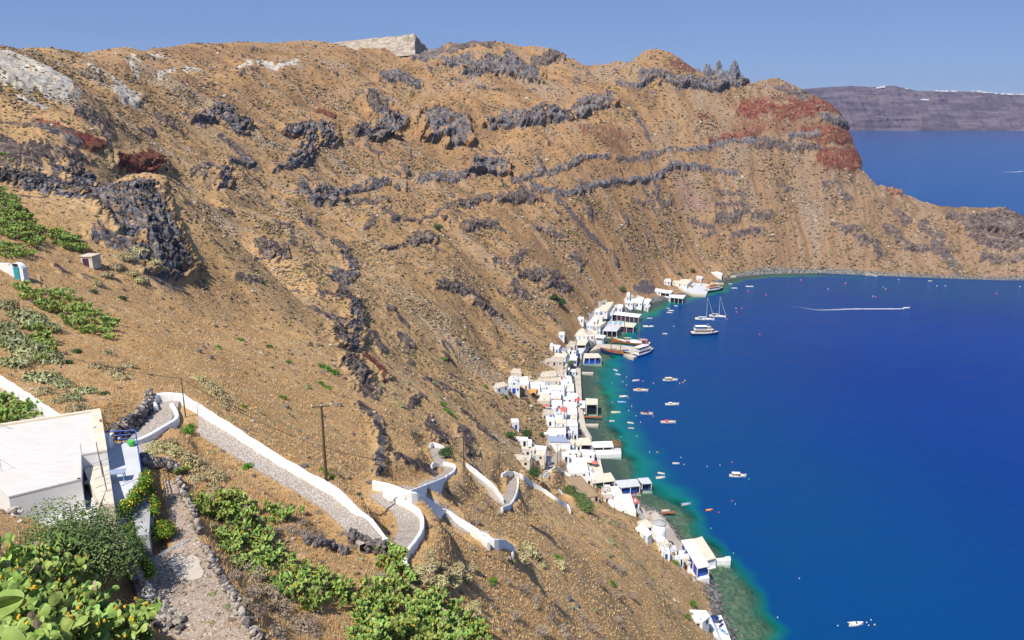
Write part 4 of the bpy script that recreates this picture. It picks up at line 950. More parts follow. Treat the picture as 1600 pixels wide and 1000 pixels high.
Hs = [
 ([(1038,436),(1048,436),(1048,440),(1038,440)],3.4,'white','small white cube house furthest left above the grey quay',dict(win=1,side=0)),
 ([(1054,436),(1082,437),(1073,446),(1051,441)],3.2,'cream','long cream flat roofed house directly above the grey quay',dict(win=2)),
 ([(1024,451),(1033,452),(1033,456),(1023,455)],3,'white','white block at the left end of the low boathouse',dict(win=1,side=0)),
 ([(1112,423),(1129,427),(1128,430),(1111,426)],2.2,'white','long low white hut on the rocks behind the moored excursion boat',dict(win=0,door=None)),
 ([(1089,431),(1099,433),(1096,436.5),(1088,434)],2.4,'white','small white roofed hut between the quay and the rocks',dict(win=0,door='dark')),
 ([(979,457),(984,457),(984,462),(979,462)],5,'white','little white tower house with a blue opening above the white terraces',dict(win=1,side=0)),
 ([(976,467),(990,468),(989,474),(977,473)],3,'white','low white house left of the white terraces',dict(win=2)),
 ([(988,463),(1006,465),(1003,474),(989,472)],3.6,'white','largest white house of the white terrace group',dict(win=2,side=1)),
 ([(1006,466),(1018,468),(1013,476),(1003,474)],3.2,'white','white house right of the white terrace group beside the rocks',dict(win=2,side=1)),
 ([(1010,475),(1017,477),(1013,482),(1006,480)],2.8,'lgrey','small grey white roof with a dark opening by the terrace trees',dict(win=0,door='dark')),
 ([(936,473),(959,472),(949,487),(927,486)],3.5,'cream','wide cream roofed house uphill of the long black windowed boathouse',dict(win=3)),
 ([(960,473),(966,474),(958,487),(950,487)],3.4,'cream','narrow cream roof strip beside the blue doored houses',dict(win=1)),
 ([(962,474),(974,477),(972,482),(961,480)],3.8,'white','white house with two blue doors beside the grass mound',dict(win=1,side=1)),
 ([(949,485),(958,484),(957,492),(949,492)],4,'white','white house with blue window at the left end of the long boathouse',dict(win=1)),
 ([(922,491),(943,493),(941,498.5),(920,497)],4,'cream','cream roofed house with two small square windows in its white wall',dict(win=2,door=None,side=0)),
 ([(901,494),(912,496),(912,499),(901,498)],3,'white','low white house at the uphill end of the row by the square windowed house',dict(win=2)),
 ([(914,504),(947,503),(938,510),(914,513)],3.2,'cream','pale flat roof between the square windowed house and the grey sheds',dict(win=2)),
 ([(898,514),(912,514),(917,526),(895,525)],3.3,'cream','cream roof with a walled yard left of the columned white house',dict(win=2)),
 ([(914,516),(934,517),(933,523),(915,522)],3.3,'cream','small pale roof right of the walled yard roof',dict(win=2,door=None)),
 ([(932,508),(938,509),(938,517),(932,516)],4,'white','narrow white tower house in front of the grey shed roof',dict(win=1,side=0)),
 ([(884,531),(900,535),(898,543),(880,540)],3,'beige','bare plaster roof uphill of the dark windowed house',dict(win=1,wall='stonecream')),
 ([(884,541),(902,542),(900,549),(884,548)],3,'white','white flat roof behind the waterfront tree',dict(win=2)),
 ([(902,542),(916,543),(911,551),(900,549)],3,'lgrey','greyish white roof next to the blue fronted restaurant',dict(win=1)),
 ([(873,519),(882,519),(882,523),(873,523)],2.8,'white','lone white cube on the slope above the row of roofs',dict(win=0,door='lblue',side=0)),
 ([(860,536),(864,537),(864,541),(859,541)],3.4,'white','tall narrow white house above the village',dict(win=0,side=0)),
 ([(864,539),(876,540),(873,546),(862,545)],2.8,'white','white house with a blue entrance on the slope above the village',dict(win=1,side=1)),
 ([(878,543),(886,545),(884,549),(877,547)],2.5,'bluegrey','small blue grey lean-to beside the blue entrance house',dict(win=0,door=None)),
 ([(857,552),(887,553),(884,559),(857,558)],3,'cream','long pale roof uphill of the waterfront tree',dict(win=3)),
 ([(843,558),(881,560),(880,566),(842,565)],3,'beige','long bare beige roof below the long pale roof',dict(win=3,wall='stonecream')),
 ([(855,567),(886,569),(886,573),(858,572)],2.8,'stonecream','row house of weathered beige plaster left of the waterfront tree',dict(win=2,wall='stonecream')),
 ([(792,575),(813,577),(815,584),(799,583)],2.6,'stonecream','roofless looking beige ruin highest on the slope above the church',dict(win=0,door=None,wall='stonecream')),
 ([(841,582),(868,579),(870,588),(846,590)],2.6,'stonecream','curved beige ruin between the tree and the terraces',dict(win=0,door=None,wall='stonecream')),
 ([(869,577),(885,577),(885,581.5),(870,582)],3,'beige','small beige roof at the top of the beach',dict(win=1)),
 ([(811,589),(825,589),(826,601),(811,601)],3.8,'white','square white house touching the church on its right',dict(win=1,side=0)),
 ([(826,598),(842,598),(844,607),(825,607)],3.8,'white','white house with rounded corners above the orange awning',dict(win=1,side=0)),
 ([(762,601),(787,597),(794,603),(776,608)],3.4,'stonecream','pale boat shaped house at the far left edge of the village',dict(win=2,door=None,wall='white_b')),
 ([(828,590),(873,590),(874,596),(830,597)],2.8,'stonecream','long weathered roof level with the church',dict(win=3,wall='stonecream')),
 ([(875,587),(892,588),(894,596),(875,595)],3.8,'white','bright white house at the top of the beach with a blue side door',dict(win=1,side=1)),
 ([(845,599),(881,598),(882,610),(847,609)],3.2,'white_b','biggest cool white roof in the middle of the village',dict(win=2)),
 ([(882,600),(896,600),(897,611),(883,611)],3.6,'white','white house with dark arch facing the beach',dict(win=1,door='dark')),
 ([(842,609),(859,610),(858,616),(842,616)],3.2,'white','small white roof left of the two windowed beige house',dict(win=0)),
 ([(860,611),(877,613),(876,623),(860,622)],3.4,'white_b','pale square roof right of the two windowed beige house',dict(win=1)),
 ([(879,614),(902,615),(902,625),(878,624)],3.2,'white','white roof facing the two storey sea pavilion',dict(win=2)),
 ([(843,617),(861,618),(859,627),(840,627)],4.6,'cream','beige house with two dark windows above a small red lean-to',dict(win=2,door=None,wall='cream')),
 ([(862,626),(878,626),(878,634),(862,634)],3,'white_b','low white roof with a yellow canopy beside it',dict(win=1)),
 ([(880,628),(900,629),(900,637),(882,637)],3.3,'white_b','bluish white roof behind the red umbrella',dict(win=2)),
 ([(849,640),(864,641),(864,648),(847,649)],3.2,'beige','beige roof left of the pink roof',dict(win=1)),
 ([(865,638),(886,637),(885,643.5),(865,644)],3.2,'pink','pink red roof in the middle of the white houses',dict(win=0,door=None)),
 ([(887,638),(901,638),(902,648),(887,648)],3.6,'white_b','cool white roof right of the pink roof',dict(win=1,side=1)),
 ([(855,649),(878,650),(878,655),(853,655)],3.2,'white','narrow white roof strip below the pink roof',dict(win=2)),
 ([(880,649),(901,650),(901,655),(880,655)],3.2,'cream','narrow cream roof strip facing the low jetty',dict(win=2)),
 ([(851,656),(885,656),(885,662),(850,662)],3.2,'cream','long cream roof in the middle row',dict(win=3)),
 ([(886,656),(901,657),(903,666),(886,666)],3.8,'white_b','square white seafront roof right of the long cream roof',dict(win=1,side=1)),
 ([(857,664),(884,664),(884,668.5),(857,669)],3.2,'beige','long grey beige roof in the lower middle row',dict(win=2)),
 ([(849,670),(884,670),(884,679),(850,678.5)],3.3,'white','broad white roof just above the blue grey roof',dict(win=3)),
 ([(886,668),(902,668),(903,678),(886,678)],3.8,'lgrey','pale grey seafront roof above the cream restaurant roof',dict(win=1,side=1)),
 ([(798,655),(809,655),(811,660),(801,661)],4.2,'white','lone white hut with a blue door high on the slope left of the village',dict(win=0,side=1)),
 ([(804,683),(825,684),(824,689),(805,688)],3.2,'white','white house beside the two round trees',dict(win=1,door='dark')),
 ([(824,687),(831,688),(831,695),(825,694)],3.2,'white','small arched white annex left of the long white roof',dict(win=1,door=None)),
 ([(825,696),(854,698),(853,704),(825,704)],2.8,'white','long white roof under the two round trees',dict(win=1)),
 ([(817,705),(852,705),(851,712.5),(817,710)],3.2,'cream','long cream roof left of the village road',dict(win=2,wall='cream')),
 ([(804,711),(830,712),(828,720.5),(804,719)],3.6,'stonecream','stand alone beige house nearest the hairpin path',dict(win=2,door=None,wall='cream')),
 ([(853,713),(862,714),(857,722),(851,721)],2.2,'cream','small cream yard house at the bend of the village road',dict(win=1)),
 ([(890,702),(928,704),(929,711),(883,711)],3.2,'white','white roof below the purple windowed restaurant',dict(win=2)),
 ([(914,706),(931,707),(935,714),(916,714)],3.0,'lgrey','pale grey roof end beside the red deck restaurant',dict(win=1)),
 ([(880,716),(914,716),(917,727),(884,728)],3.6,'white','upper of the two broad white roofs right of the twin poles',dict(win=2)),
 ([(885,728.5),(917,728),(920,738),(890,740)],3.6,'white','lower of the two broad white roofs right of the twin poles',dict(win=2,door=None)),
 ([(908,737),(925,738),(926,752),(916,749)],3.2,'white','white walled yard house left of the tan restaurant roof',dict(win=1)),
 ([(884,746),(907,744),(936,775),(917,778)],3.2,'tan','long brown flat roof behind the big fig tree',dict(win=1,door='dark',wall='stonecream')),
 ([(940,763),(966,760),(974,776),(945,776)],3.2,'white','upper bright white roof right of the long brown roof',dict(win=1,door=None)),
 ([(946,777),(985,772),(994,801),(955,792)],3.4,'white','large bright white roof above the red lean-to by the rocks',dict(win=1,door=None)),
 ([(987,779),(994,778),(999,786),(989,787)],3,'pink','small red roofed lean-to on the rocks',dict(win=0,door='dark',wall='white')),
 ([(996,816),(1010,812),(1021,823),(1011,825)],3,'cream','cream roof uphill of the round tower',dict(win=1)),
 ([(993,826),(1003,818),(1019,834),(1012,840)],3,'white','pale curved white roof left of the round tower',dict(win=1,door='lblue')),
 ([(1024,843),(1038,841),(1047,850),(1032,853)],3,'cream','cream roof immediately below the round tower',dict(win=0,door=None)),
 ([(1031,854),(1045,857),(1047,866),(1034,862)],3.4,'white','white house with tall blue door below the round tower',dict(win=1)),
 ([(1048,852),(1056,854),(1058,861),(1049,860)],2.2,'lgrey','low grey white store beside the paved lane',dict(win=0,door=None)),
 ([(1077,954),(1103,955),(1109,964),(1098,973),(1085,972)],3.2,'white','white house with a swept corner at the bottom of the slope',dict(win=1,door=None)),
]
for px, h, rf, lab, kw in Hs: house(px, h, rf, lab, **kw)
r_ = random.Random(77)
FILL = [([(905,555),(893,575),(888,600),(880,640),(872,675),(890,700),(905,722)],19,40),([(905,722),(935,752),(972,785)],9,14),([(1022,826),(1045,852),(1078,880)],9,15),([(948,480),(928,508),(905,540)],11,14),([(984,470),(1012,476)],5,5),([(820,598),(852,604)],6,4),([(822,702),(848,706)],6,3)]
for pth, rad, cnt in FILL:
    pa = np.array(pth, float)
    for k in range(cnt):
        t = r_.uniform(0, len(pa) - 1.001); i = int(t); c_ = pa[i] + (pa[i+1] - pa[i]) * (t - i) + np.array([r_.uniform(-rad, rad), r_.uniform(-rad, rad) * .4]); w_, d_2 = r_.uniform(3.5, 7), r_.uniform(1.8, 3.2); sk = r_.uniform(-1, 1)
        if hit(c_[0], c_[1]) is None or shore_sd(np.array([hit(c_[0], c_[1])[0]]), np.array([hit(c_[0], c_[1])[1]]))[0] < 3: continue
        house([(c_[0]-w_+sk, c_[1]-d_2), (c_[0]+w_+sk, c_[1]-d_2+r_.uniform(-.5,.5)), (c_[0]+w_-sk, c_[1]+d_2), (c_[0]-w_-sk, c_[1]+d_2)], 2.5, r_.choice(['white','white','cream','white_b','beige']), 'low flat roofed outbuilding squeezed between the white village houses', win=r_.choice([0,1,2]), side=0, name='outbuilding', group='outbuildings packed between the village houses')
Pv = [
 ([(1032,452),(1052,454),(1048,458.5),(1032,457)],3.0,'white','low boathouse with white roof behind the square white boathouse',dict(inner='dark',name='boathouse',cat='boathouse')),
 ([(1045,460),(1072,461),(1067,466.5),(1047,464.5)],4.6,'white','square white boathouse on a plinth at the waters edge',dict(inner='dark',name='boathouse',cat='boathouse',plat=1.5)),
 ([(958,486),(1003,491),(998,496),(957,491)],4.4,'white','longest boathouse with white roof and a band of black windows',dict(inner='purple',name='boathouse',cat='boathouse',posts=9)),
 ([(952,501),(995,505),(990,511.5),(948,508)],4.4,'cream','waterfront hall with three blue panels on its cream roof',dict(inner='purple')),
 ([(947,509),(970,510),(964,517.5),(941,517)],4.6,'lgrey','grey roofed shed standing over the water beside the panelled hall',dict(inner='dark')),
 ([(931,522),(947,524),(943,528.5),(929,527)],5.2,'white','white columned house at the root of the stone pier',dict(inner='white_b')),
 ([(903,531),(920,531),(915,539),(901,539)],4.0,'cream','cream roofed house with a row of tall dark openings',dict(inner='dark',posts=8,set_=.9)),
 ([(913,552),(935,552),(940,558.5),(911,559.5)],4.6,'cream','restaurant with a bright blue front and orange footing beside the beach',dict(inner='blue',rail='lblue',floor='cream')),
 ([(915,622),(934,623),(934,632),(916,632)],6.0,'cream','two storey sea pavilion with cream striped roof and dark balconies',dict(inner='dark',rail='dark')),
 ([(906,626),(914.5,626),(914.5,637),(906,637)],3.2,'white','small white roofed kiosk between the promenade and the sea pavilion',dict(inner='white_b')),
 ([(853,681),(879,681),(892,691),(858,689.5)],4.6,'bluegrey','long house with a blue grey sloping roof above the twin poles',dict(inner='white',set_=.5,name='house',cat='house')),
 ([(905,684),(921,684),(926,695),(892,695)],5.0,'cream','restaurant with cream roof and purple windows over a red rail',dict(inner='purple',rail='rust',floor='white')),
 ([(925,690),(956,689),(959,698),(927,699)],3.6,'white','restaurant awning of white canvas over the red deck',dict(inner='dark',rail='red')),
 ([(925,743),(954,738),(962,751),(925,755)],4.2,'cream','tan roofed restaurant with a purple terrace under it',dict(inner='purple',rail='rust')),
 ([(959,751),(995,748),(1001,759),(970,762)],4.0,'lgrey','restaurant with pale grey roof and deep blue walls',dict(inner='blue',rail='red')),
 ([(996,747),(1013,746),(1019,755),(1003,756)],3.6,'lgrey','end pavilion with white chairs jutting over the green water',dict(inner='navy',rail='navy')),
 ([(1064,844),(1083,841.5),(1109,884),(1090,888)],4.2,'white','large white roofed tavern with a blue open front near the small jetty',dict(inner='blue',name='tavern',floor='white',set_=1.2)),
 ([(1083.5,842),(1097,838),(1119,872),(1104,876)],3.4,'cream','cream ribbed roof attached to the seaward side of the large tavern',dict(inner='white',name='tavern',floor='white',set_=.5)),
]
for px, h, rf, lab, kw in Pv: pavilion(px, h, rf, lab, **kw)
# blue panels on the cream hall
for k, (a, b) in enumerate(((952, 957), (960, 965), (968, 973))):
    poly, zr = roofpoly([(952,501),(995,505),(990,511.5),(948,508)], 4.4); zr += .02
    o = MB().prism([tuple(PZ(x, y, zr)[:2]) for x, y in ((a, 502 + k*.6), (b, 502.3 + k*.6), (b - 2.2, 506.8 + k*.6), (a - 2.2, 506.5 + k*.6))], zr, zr + .12).build('roof_panel', M_['lblue'])
    tag(o, ('left', 'middle', 'right')[k] + ' blue panel lying on the cream hall roof', 'panel')
# church with a barrel roof, blue dome door
def church():
    poly, zr = roofpoly([(796,592),(810,592),(812,601),(794,601)], 4.2); poly = ccw(poly); c = np.mean(poly, 0); root = empty('church', (c[0], c[1], zr - 4.2))
    rel = [(p[0]-c[0], p[1]-c[1]) for p in poly]; MB().prism(rel, -3, 4.2).build('wall', M_['white'], root)
    x0, x1 = min(p[0] for p in rel), max(p[0] for p in rel); y0, y1 = min(p[1] for p in rel), max(p[1] for p in rel)
    m = MB(); n = 14; r = (x1 - x0) / 2
    ring = [( (x0+x1)/2 + r * cos(pi*i/n), 4.2 + r * .62 * sin(pi*i/n)) for i in range(n + 1)]
    vs = [(a, y0, b) for a, b in ring] + [(a, y1, b) for a, b in ring]
    m.add(vs, [(i, i+1, n+2+i, n+1+i) for i in range(n)] + [tuple(range(n, -1, -1)), tuple(range(n+1, 2*n+2))]).build('vault_roof', M_['white'], root)
    MB().box((0, y0 - .04, 1.25), (1.5, .1, 2.5)).build('door', M_['blue'], root)
    for x in (-1.7, 1.7): MB().box((x, y0 - .03, 1.9), (.7, .08, 1.1)).build('window', M_['blue'], root)
    MB().box((0, y0 - .03, 4.6), (.7, .08, .8)).build('round_light', M_['blue'], root)
    b = MB().box((-1.2, y0 + .5, 7.2), (.3, .5, 1.9)).box((0, y0 + .5, 8.3), (2.8, .5, .4)).box((1.2, y0 + .5, 7.2), (.3, .5, 1.9)); b.build('bell_arch', M_['cream'], root)
    MB().lathe((0, y0 + .5, 7.2), [(.38, 0), (.3, .3), (.14, .55)], 8).build('bell', M_['rust'], root)
    tag(root, 'white village church with a vaulted roof and blue door', 'church')
church()
# round windmill-like tower
def tower():
    q = hit(1031, 842); z = q[2]; top = PZ(1031, 816, z + 6.2); root = empty('round_tower', (top[0], top[1], z - .3))
    MB().lathe((0, 0, 0), [(2.45, -2), (2.3, 0), (2.1, 3), (2.02, 6.2)], 28).build('wall', M_['white_b'], root, smooth=True)
    MB().lathe((0, 0, 6.2), [(2.15, 0), (2.12, .18), (1.0, .42), (.05, .55)], 28).build('cap', M_['grey'], root, smooth=True)
    MB().box((0.8, -2.12, 1.2), (.9, .3, 2.0)).build('door', M_['lblue'], root)
    MB().box((2.05, .2, 4.6), (.2, .5, .6)).build('window', M_['glass'], root)
    tag(root, 'round whitewashed mill tower with a flat grey cap', 'tower')
tower()
def slab(px, z, thick, mat, name, label, cat, kind=None, deep=None):
    poly = [tuple(PZ(x, y, z)[:2]) for x, y in px]
    o = MB().prism(poly, z - thick, z).build(name, M_[mat]); tag(o, label, cat, kind=kind) if not kind else tag(o, kind=kind); return o
slab([(921,549),(934,537),(945,537.5),(970,539),(1000,543),(1004,551),(990,559.5),(982,557.5),(962,546),(940,543.5)],1.5,4,'quay','stone_pier','curved pale stone pier with boats moored on both sides','pier')
slab([(1075,441),(1111,444),(1104,459),(1084,458.5),(1070,454),(1060,447.5)],1.5,4,'lgrey','grey_quay','broad grey paved quay in front of the long cream roof','quay')
slab([(1060,448),(1070,454.2),(1084,458.8),(1104,459.5),(1103,462),(1083,461),(1066,455),(1058,449)],1.3,4,'quay','quay_apron','pale strip of paving along the seaward edge of the grey quay','quay')
slab([(1110,441.2),(1131,442),(1131,443),(1110,442.6)],1.0,3,'quay','jetty','thin pale jetty behind the moored excursion boat','jetty')
slab([(1141,431),(1150,430.5),(1150,432),(1141,433)],1.2,3,'quay','landing','small pale landing slab on the rocky far shore','jetty')
slab([(1119,872.5),(1133,871),(1133,875.5),(1119,876)],1.6,2.8,'white','small_jetty','narrow white jetty with blue shaded side beside the large tavern','jetty')
slab([(1133,869.5),(1141,869),(1142,875),(1133,875.5)],2.0,3.2,'white','jetty','white block at the outer end of the narrow jetty','jetty')
slab([(1025,800.5),(1054,798.5),(1055,800.5),(1026,803)],1.1,.35,'rust','wooden_jetty','reddish plank jetty with a small boat drawn up on it','jetty')
slab([(912,650),(940,650),(940,651.6),(912,651.6)],1.0,.3,'rust','wooden_jetty','thin brown jetty with a post in front of the beach','jetty')
slab([(909,581),(927,581.5),(927,583.5),(909,583)],.8,2,'quay','stone_slip','upper pale slipway beside the blue fronted restaurant','slipway')
slab([(915,662),(935,662),(935,665),(915,665)],.7,2,'quay','stone_slip','middle pale slipway below the thin brown jetty','slipway')
slab([(926,701),(970,700),(971,709),(928,711)],1.7,3,'white','deck','white footed deck under the red railings of the awning restaurant','deck')
slab([(1109,964.5),(1127,961),(1146,1010),(1122,1010),(1112,985)],4.2,8,'white','white_terrace','bright white terrace with blue loungers at the bottom edge','terrace')
slab([(896,575),(907,575),(908,600),(910,640),(916,668),(925,684),(917,684),(905,664),(902,640),(899,600)],2.0,4,'quay','promenade','','',kind='structure')
slab([(912,711),(937,713),(943,740),(922,742)],3.0,5,'cream','white_terrace','cream seafront terrace with red parasols above the dark beach','terrace')
slab([(1020,795),(1010,794),(1022,812),(1046,838),(1060,845),(1064,840),(1050,830),(1030,806)],2.2,4,'quay','seafront_path','','',kind='structure')
# barrel vault house at the bottom edge
def vault():
    z = 6.0; a, b = PZ(1104, 967, z), PZ(1118, 1000, z); c = (a + b) / 2; d = (b - a)[:2]; L = np.linalg.norm(d); ang = atan2(d[1], d[0]); root = empty('vaulted_house', (c[0], c[1], z - 3), ang)
    n = 12; W_ = 1.5; ring = [(W_ * cos(pi*i/n), 3 + W_ * .7 * sin(pi*i/n)) for i in range(n + 1)]; vs = [(-L/2, p, q) for p, q in ring] + [(L/2, p, q) for p, q in ring]
    MB().add(vs, [(i, n+1+i, n+2+i, i+1) for i in range(n)] + [tuple(range(n+1)), tuple(range(2*n+1, n, -1))]).build('vault_roof', M_['white_b'], root, smooth=False)
    MB().box((0, 0, 1), (L - .1, 2 * W_ - .05, 4)).build('wall', M_['white'], root); MB().box((0, -W_ - .02, 2), (.8, .08, 1.8)).build('door', M_['blue'], root)
    tag(root, 'barrel vaulted white house beside the bottom terrace', 'house')
vault()
def lounger(px, py, z, rz, mat, lab):
    q = PZ(px, py, z); r = empty('sun_lounger', tuple(q), rz)
    MB().box((0, 0, .32), (1.9, .62, .12)).build('seat', M_[mat], r); MB().add([(-.95,-.31,.38),(-.95,.31,.38),(-1.35,.31,.85),(-1.35,-.31,.85),(-.95,-.31,.3),(-.95,.31,.3),(-1.42,.31,.8),(-1.42,-.31,.8)], [(0,1,2,3),(7,6,5,4),(0,3,7,4),(1,5,6,2),(3,2,6,7)]).build('backrest', M_[mat], r)
    for a in (-.8, .8):
        for b in (-.25, .25): MB().box((a, b, .14), (.06, .06, .28)).build('leg', M_['white'], r)
    tag(r, lab, 'lounger')
lounger(1126,972,4.2,.9,'navy','navy lounger at the back of the bottom terrace'); lounger(1127,978,4.2,.8,'navy','second navy lounger on the bottom terrace'); lounger(1127,985,4.2,2.2,'lblue','pale blue lounger on the bottom terrace'); lounger(1131,989,4.2,2.2,'lblue','pale blue lounger nearest the terrace edge'); 
q = PZ(1116, 974, 4.2); r = empty('parasol', tuple(q)); MB().tube((0,0,0),(0,0,2.2),.03).build('pole', M_['white'], r); MB().lathe((0,0,2.0),[(1.3,0),(1.25,.06),(.6,.35),(.03,.6)],8).build('canopy', M_['navy'], r); tag(r,'dark blue parasol on the bottom terrace','parasol')
for x, y, z, mt, lab in ((902,630,4.5,'redbuoy','red parasol on the promenade beside the kiosk'),(921,722,3,'redbuoy','upper red parasol on the cream seafront terrace'),(929,729,3,'pink','lower faded parasol on the cream seafront terrace'),(922,727,3,'cream','cream parasol between the two red ones'),(872,629,5.5,'orange','yellow canopy parasol among the white roofs')):
    q = PZ(x, y, z); r = empty('parasol', tuple(q)); MB().tube((0,0,-2.5),(0,0,2.3),.04).build('pole', M_['white'], r); MB().lathe((0,0,1.9),[(1.7,0),(1.65,.08),(.8,.45),(.03,.75)],8).build('canopy', M_[mt], r); tag(r, lab, 'parasol')
# awnings, lean-tos, pergola
def leanto(px, h, mat, lab, name='awning'):
    poly, z = roofpoly(px, h); o = MB().prism(poly, [z-.1-.0*i for i in range(len(poly))], z).build(name, M_[mat]); tag(o, lab, name)
leanto([(826,608),(839,608),(838,612),(829,615)],2.5,'orange','orange canvas awning in front of the rounded white house')
leanto([(848,632),(859,632),(859,635),(848,635)],2,'pink','small red lean-to under the two dark windows')
def pergola():
    z = 4.6; root = empty('pergola', tuple(PZ(964, 694, 1.7))); o = np.array(PZ(964, 694, 1.7))
    cs = [PZ(x, y, z) - o for x, y in ((957,688),(969,688),(971,697),(959,698))]
    for c in cs: MB().tube((c[0], c[1], 0), (c[0], c[1], c[2]), .1, .1, 6).build('post', M_['rust'], root)
    b = MB()
    for i in range(8):
        t = i / 7; p = cs[0] * (1-t) + cs[1] * t; q = cs[3] * (1-t) + cs[2] * t; b.tube(tuple(p), tuple(q), .08, .08, 5)
    for i in range(5):
        t = i / 4; p = cs[0] * (1-t) + cs[3] * t; q = cs[1] * (1-t) + cs[2] * t; b.tube(tuple(p + np.array([0,0,.15])), tuple(q + np.array([0,0,.15])), .08, .08, 5)
    b.build('beam', M_['rust'], root); tag(root, 'open rust red timber pergola at the seaward end of the deck', 'pergola')
pergola()
# power poles
POLE_TOP = {}
def pole(px, ytop, ybase, label, cross=True, r=.13, key=None):
    b = hit(px, ybase); D = project(*b)[2]; hgt = (ybase - ytop) * D / F / CP * .99
    hgt = min(hgt, 10); root = empty('utility_pole', tuple(b))
    MB().tube((0,0,-.6),(0,0,hgt), r, r * .62, 8).build('pole', M_['polewood'], root)
    if cross:
        MB().box((0, -.06, hgt - .35), (1.5 if hgt > 5 else 1.0, .08, .08), .25).build('crossarm', M_['polewood'], root)
        for s in (-.8, 0, .8): MB().lathe((s * cos(.25), s * sin(.25) - .06, hgt - .29), [(.05,0),(.07,.08),(.035,.2)], 6).build('insulator', M_['white'], root)
    tag(root, label, 'pole'); POLE_TOP[key] = (b[0], b[1], b[2] + hgt - .1); return root
pole(290,588,652,'thin dark pole standing in the path bend near the house',False,.07,'a')
pole(510,624,752,'tall wooden pole with a crossbar behind the long white wall',True,.15,'b')
pole(613,718,752,'short thin pole at the start of the thick white wall',False,.07,'c')
pole(675,672,692,'thin pole just above the upper hairpin',False,.07,'d')
pole(725,676,739,'slender pole standing over the straight white wall',True,.13,'e')
pole(780,706,737,'brown pole on the slope left of the valley hairpin',True,.14,'f')
pole(814,758,796,'pole on the bare slope under the valley hairpin',False,.1,'g')
pole(847,724,762,'pole beside the fig tree path',True,.11,'h')
pole(871,692,728,'left one of the twin village poles with a broad crossarm',True,.14,'i')
pole(875,698,729,'right one of the twin village poles',False,.14,'j')
pole(960,771,803,'pole in front of the largest bright white roof',True,.1,'k')
pole(1036,851,888,'pole standing between the slope and the tavern',True,.1,'l')
def wire(a, b, sag, label, r=.018, n=14):
    a = np.array(a); b = np.array(b); m = MB(); pts_ = [a + (b - a) * t + np.array([0, 0, -4 * sag * t * (1 - t)]) for t in np.linspace(0, 1, n)]
    for p, q in zip(pts_[:-1], pts_[1:]): m.tube(tuple(p), tuple(q), r, r, 4)
    o = m.build('overhead_wire', M_['dark']); tag(o, label, 'wire')
wire(P(-40, 514, 66), POLE_TOP['a'], .6, 'sagging wire crossing the left slope to the thin pole by the path')
wire(POLE_TOP['a'], POLE_TOP['c'], 1.6, 'wire from the thin path pole down past the tall wooden pole', .022)
wire(POLE_TOP['c'], POLE_TOP['e'], 1.6, 'wire between the short thin pole and the slender pole', .03)
wire(POLE_TOP['k'], POLE_TOP['l'], 2.0, 'wire between the two lowest poles', .03)

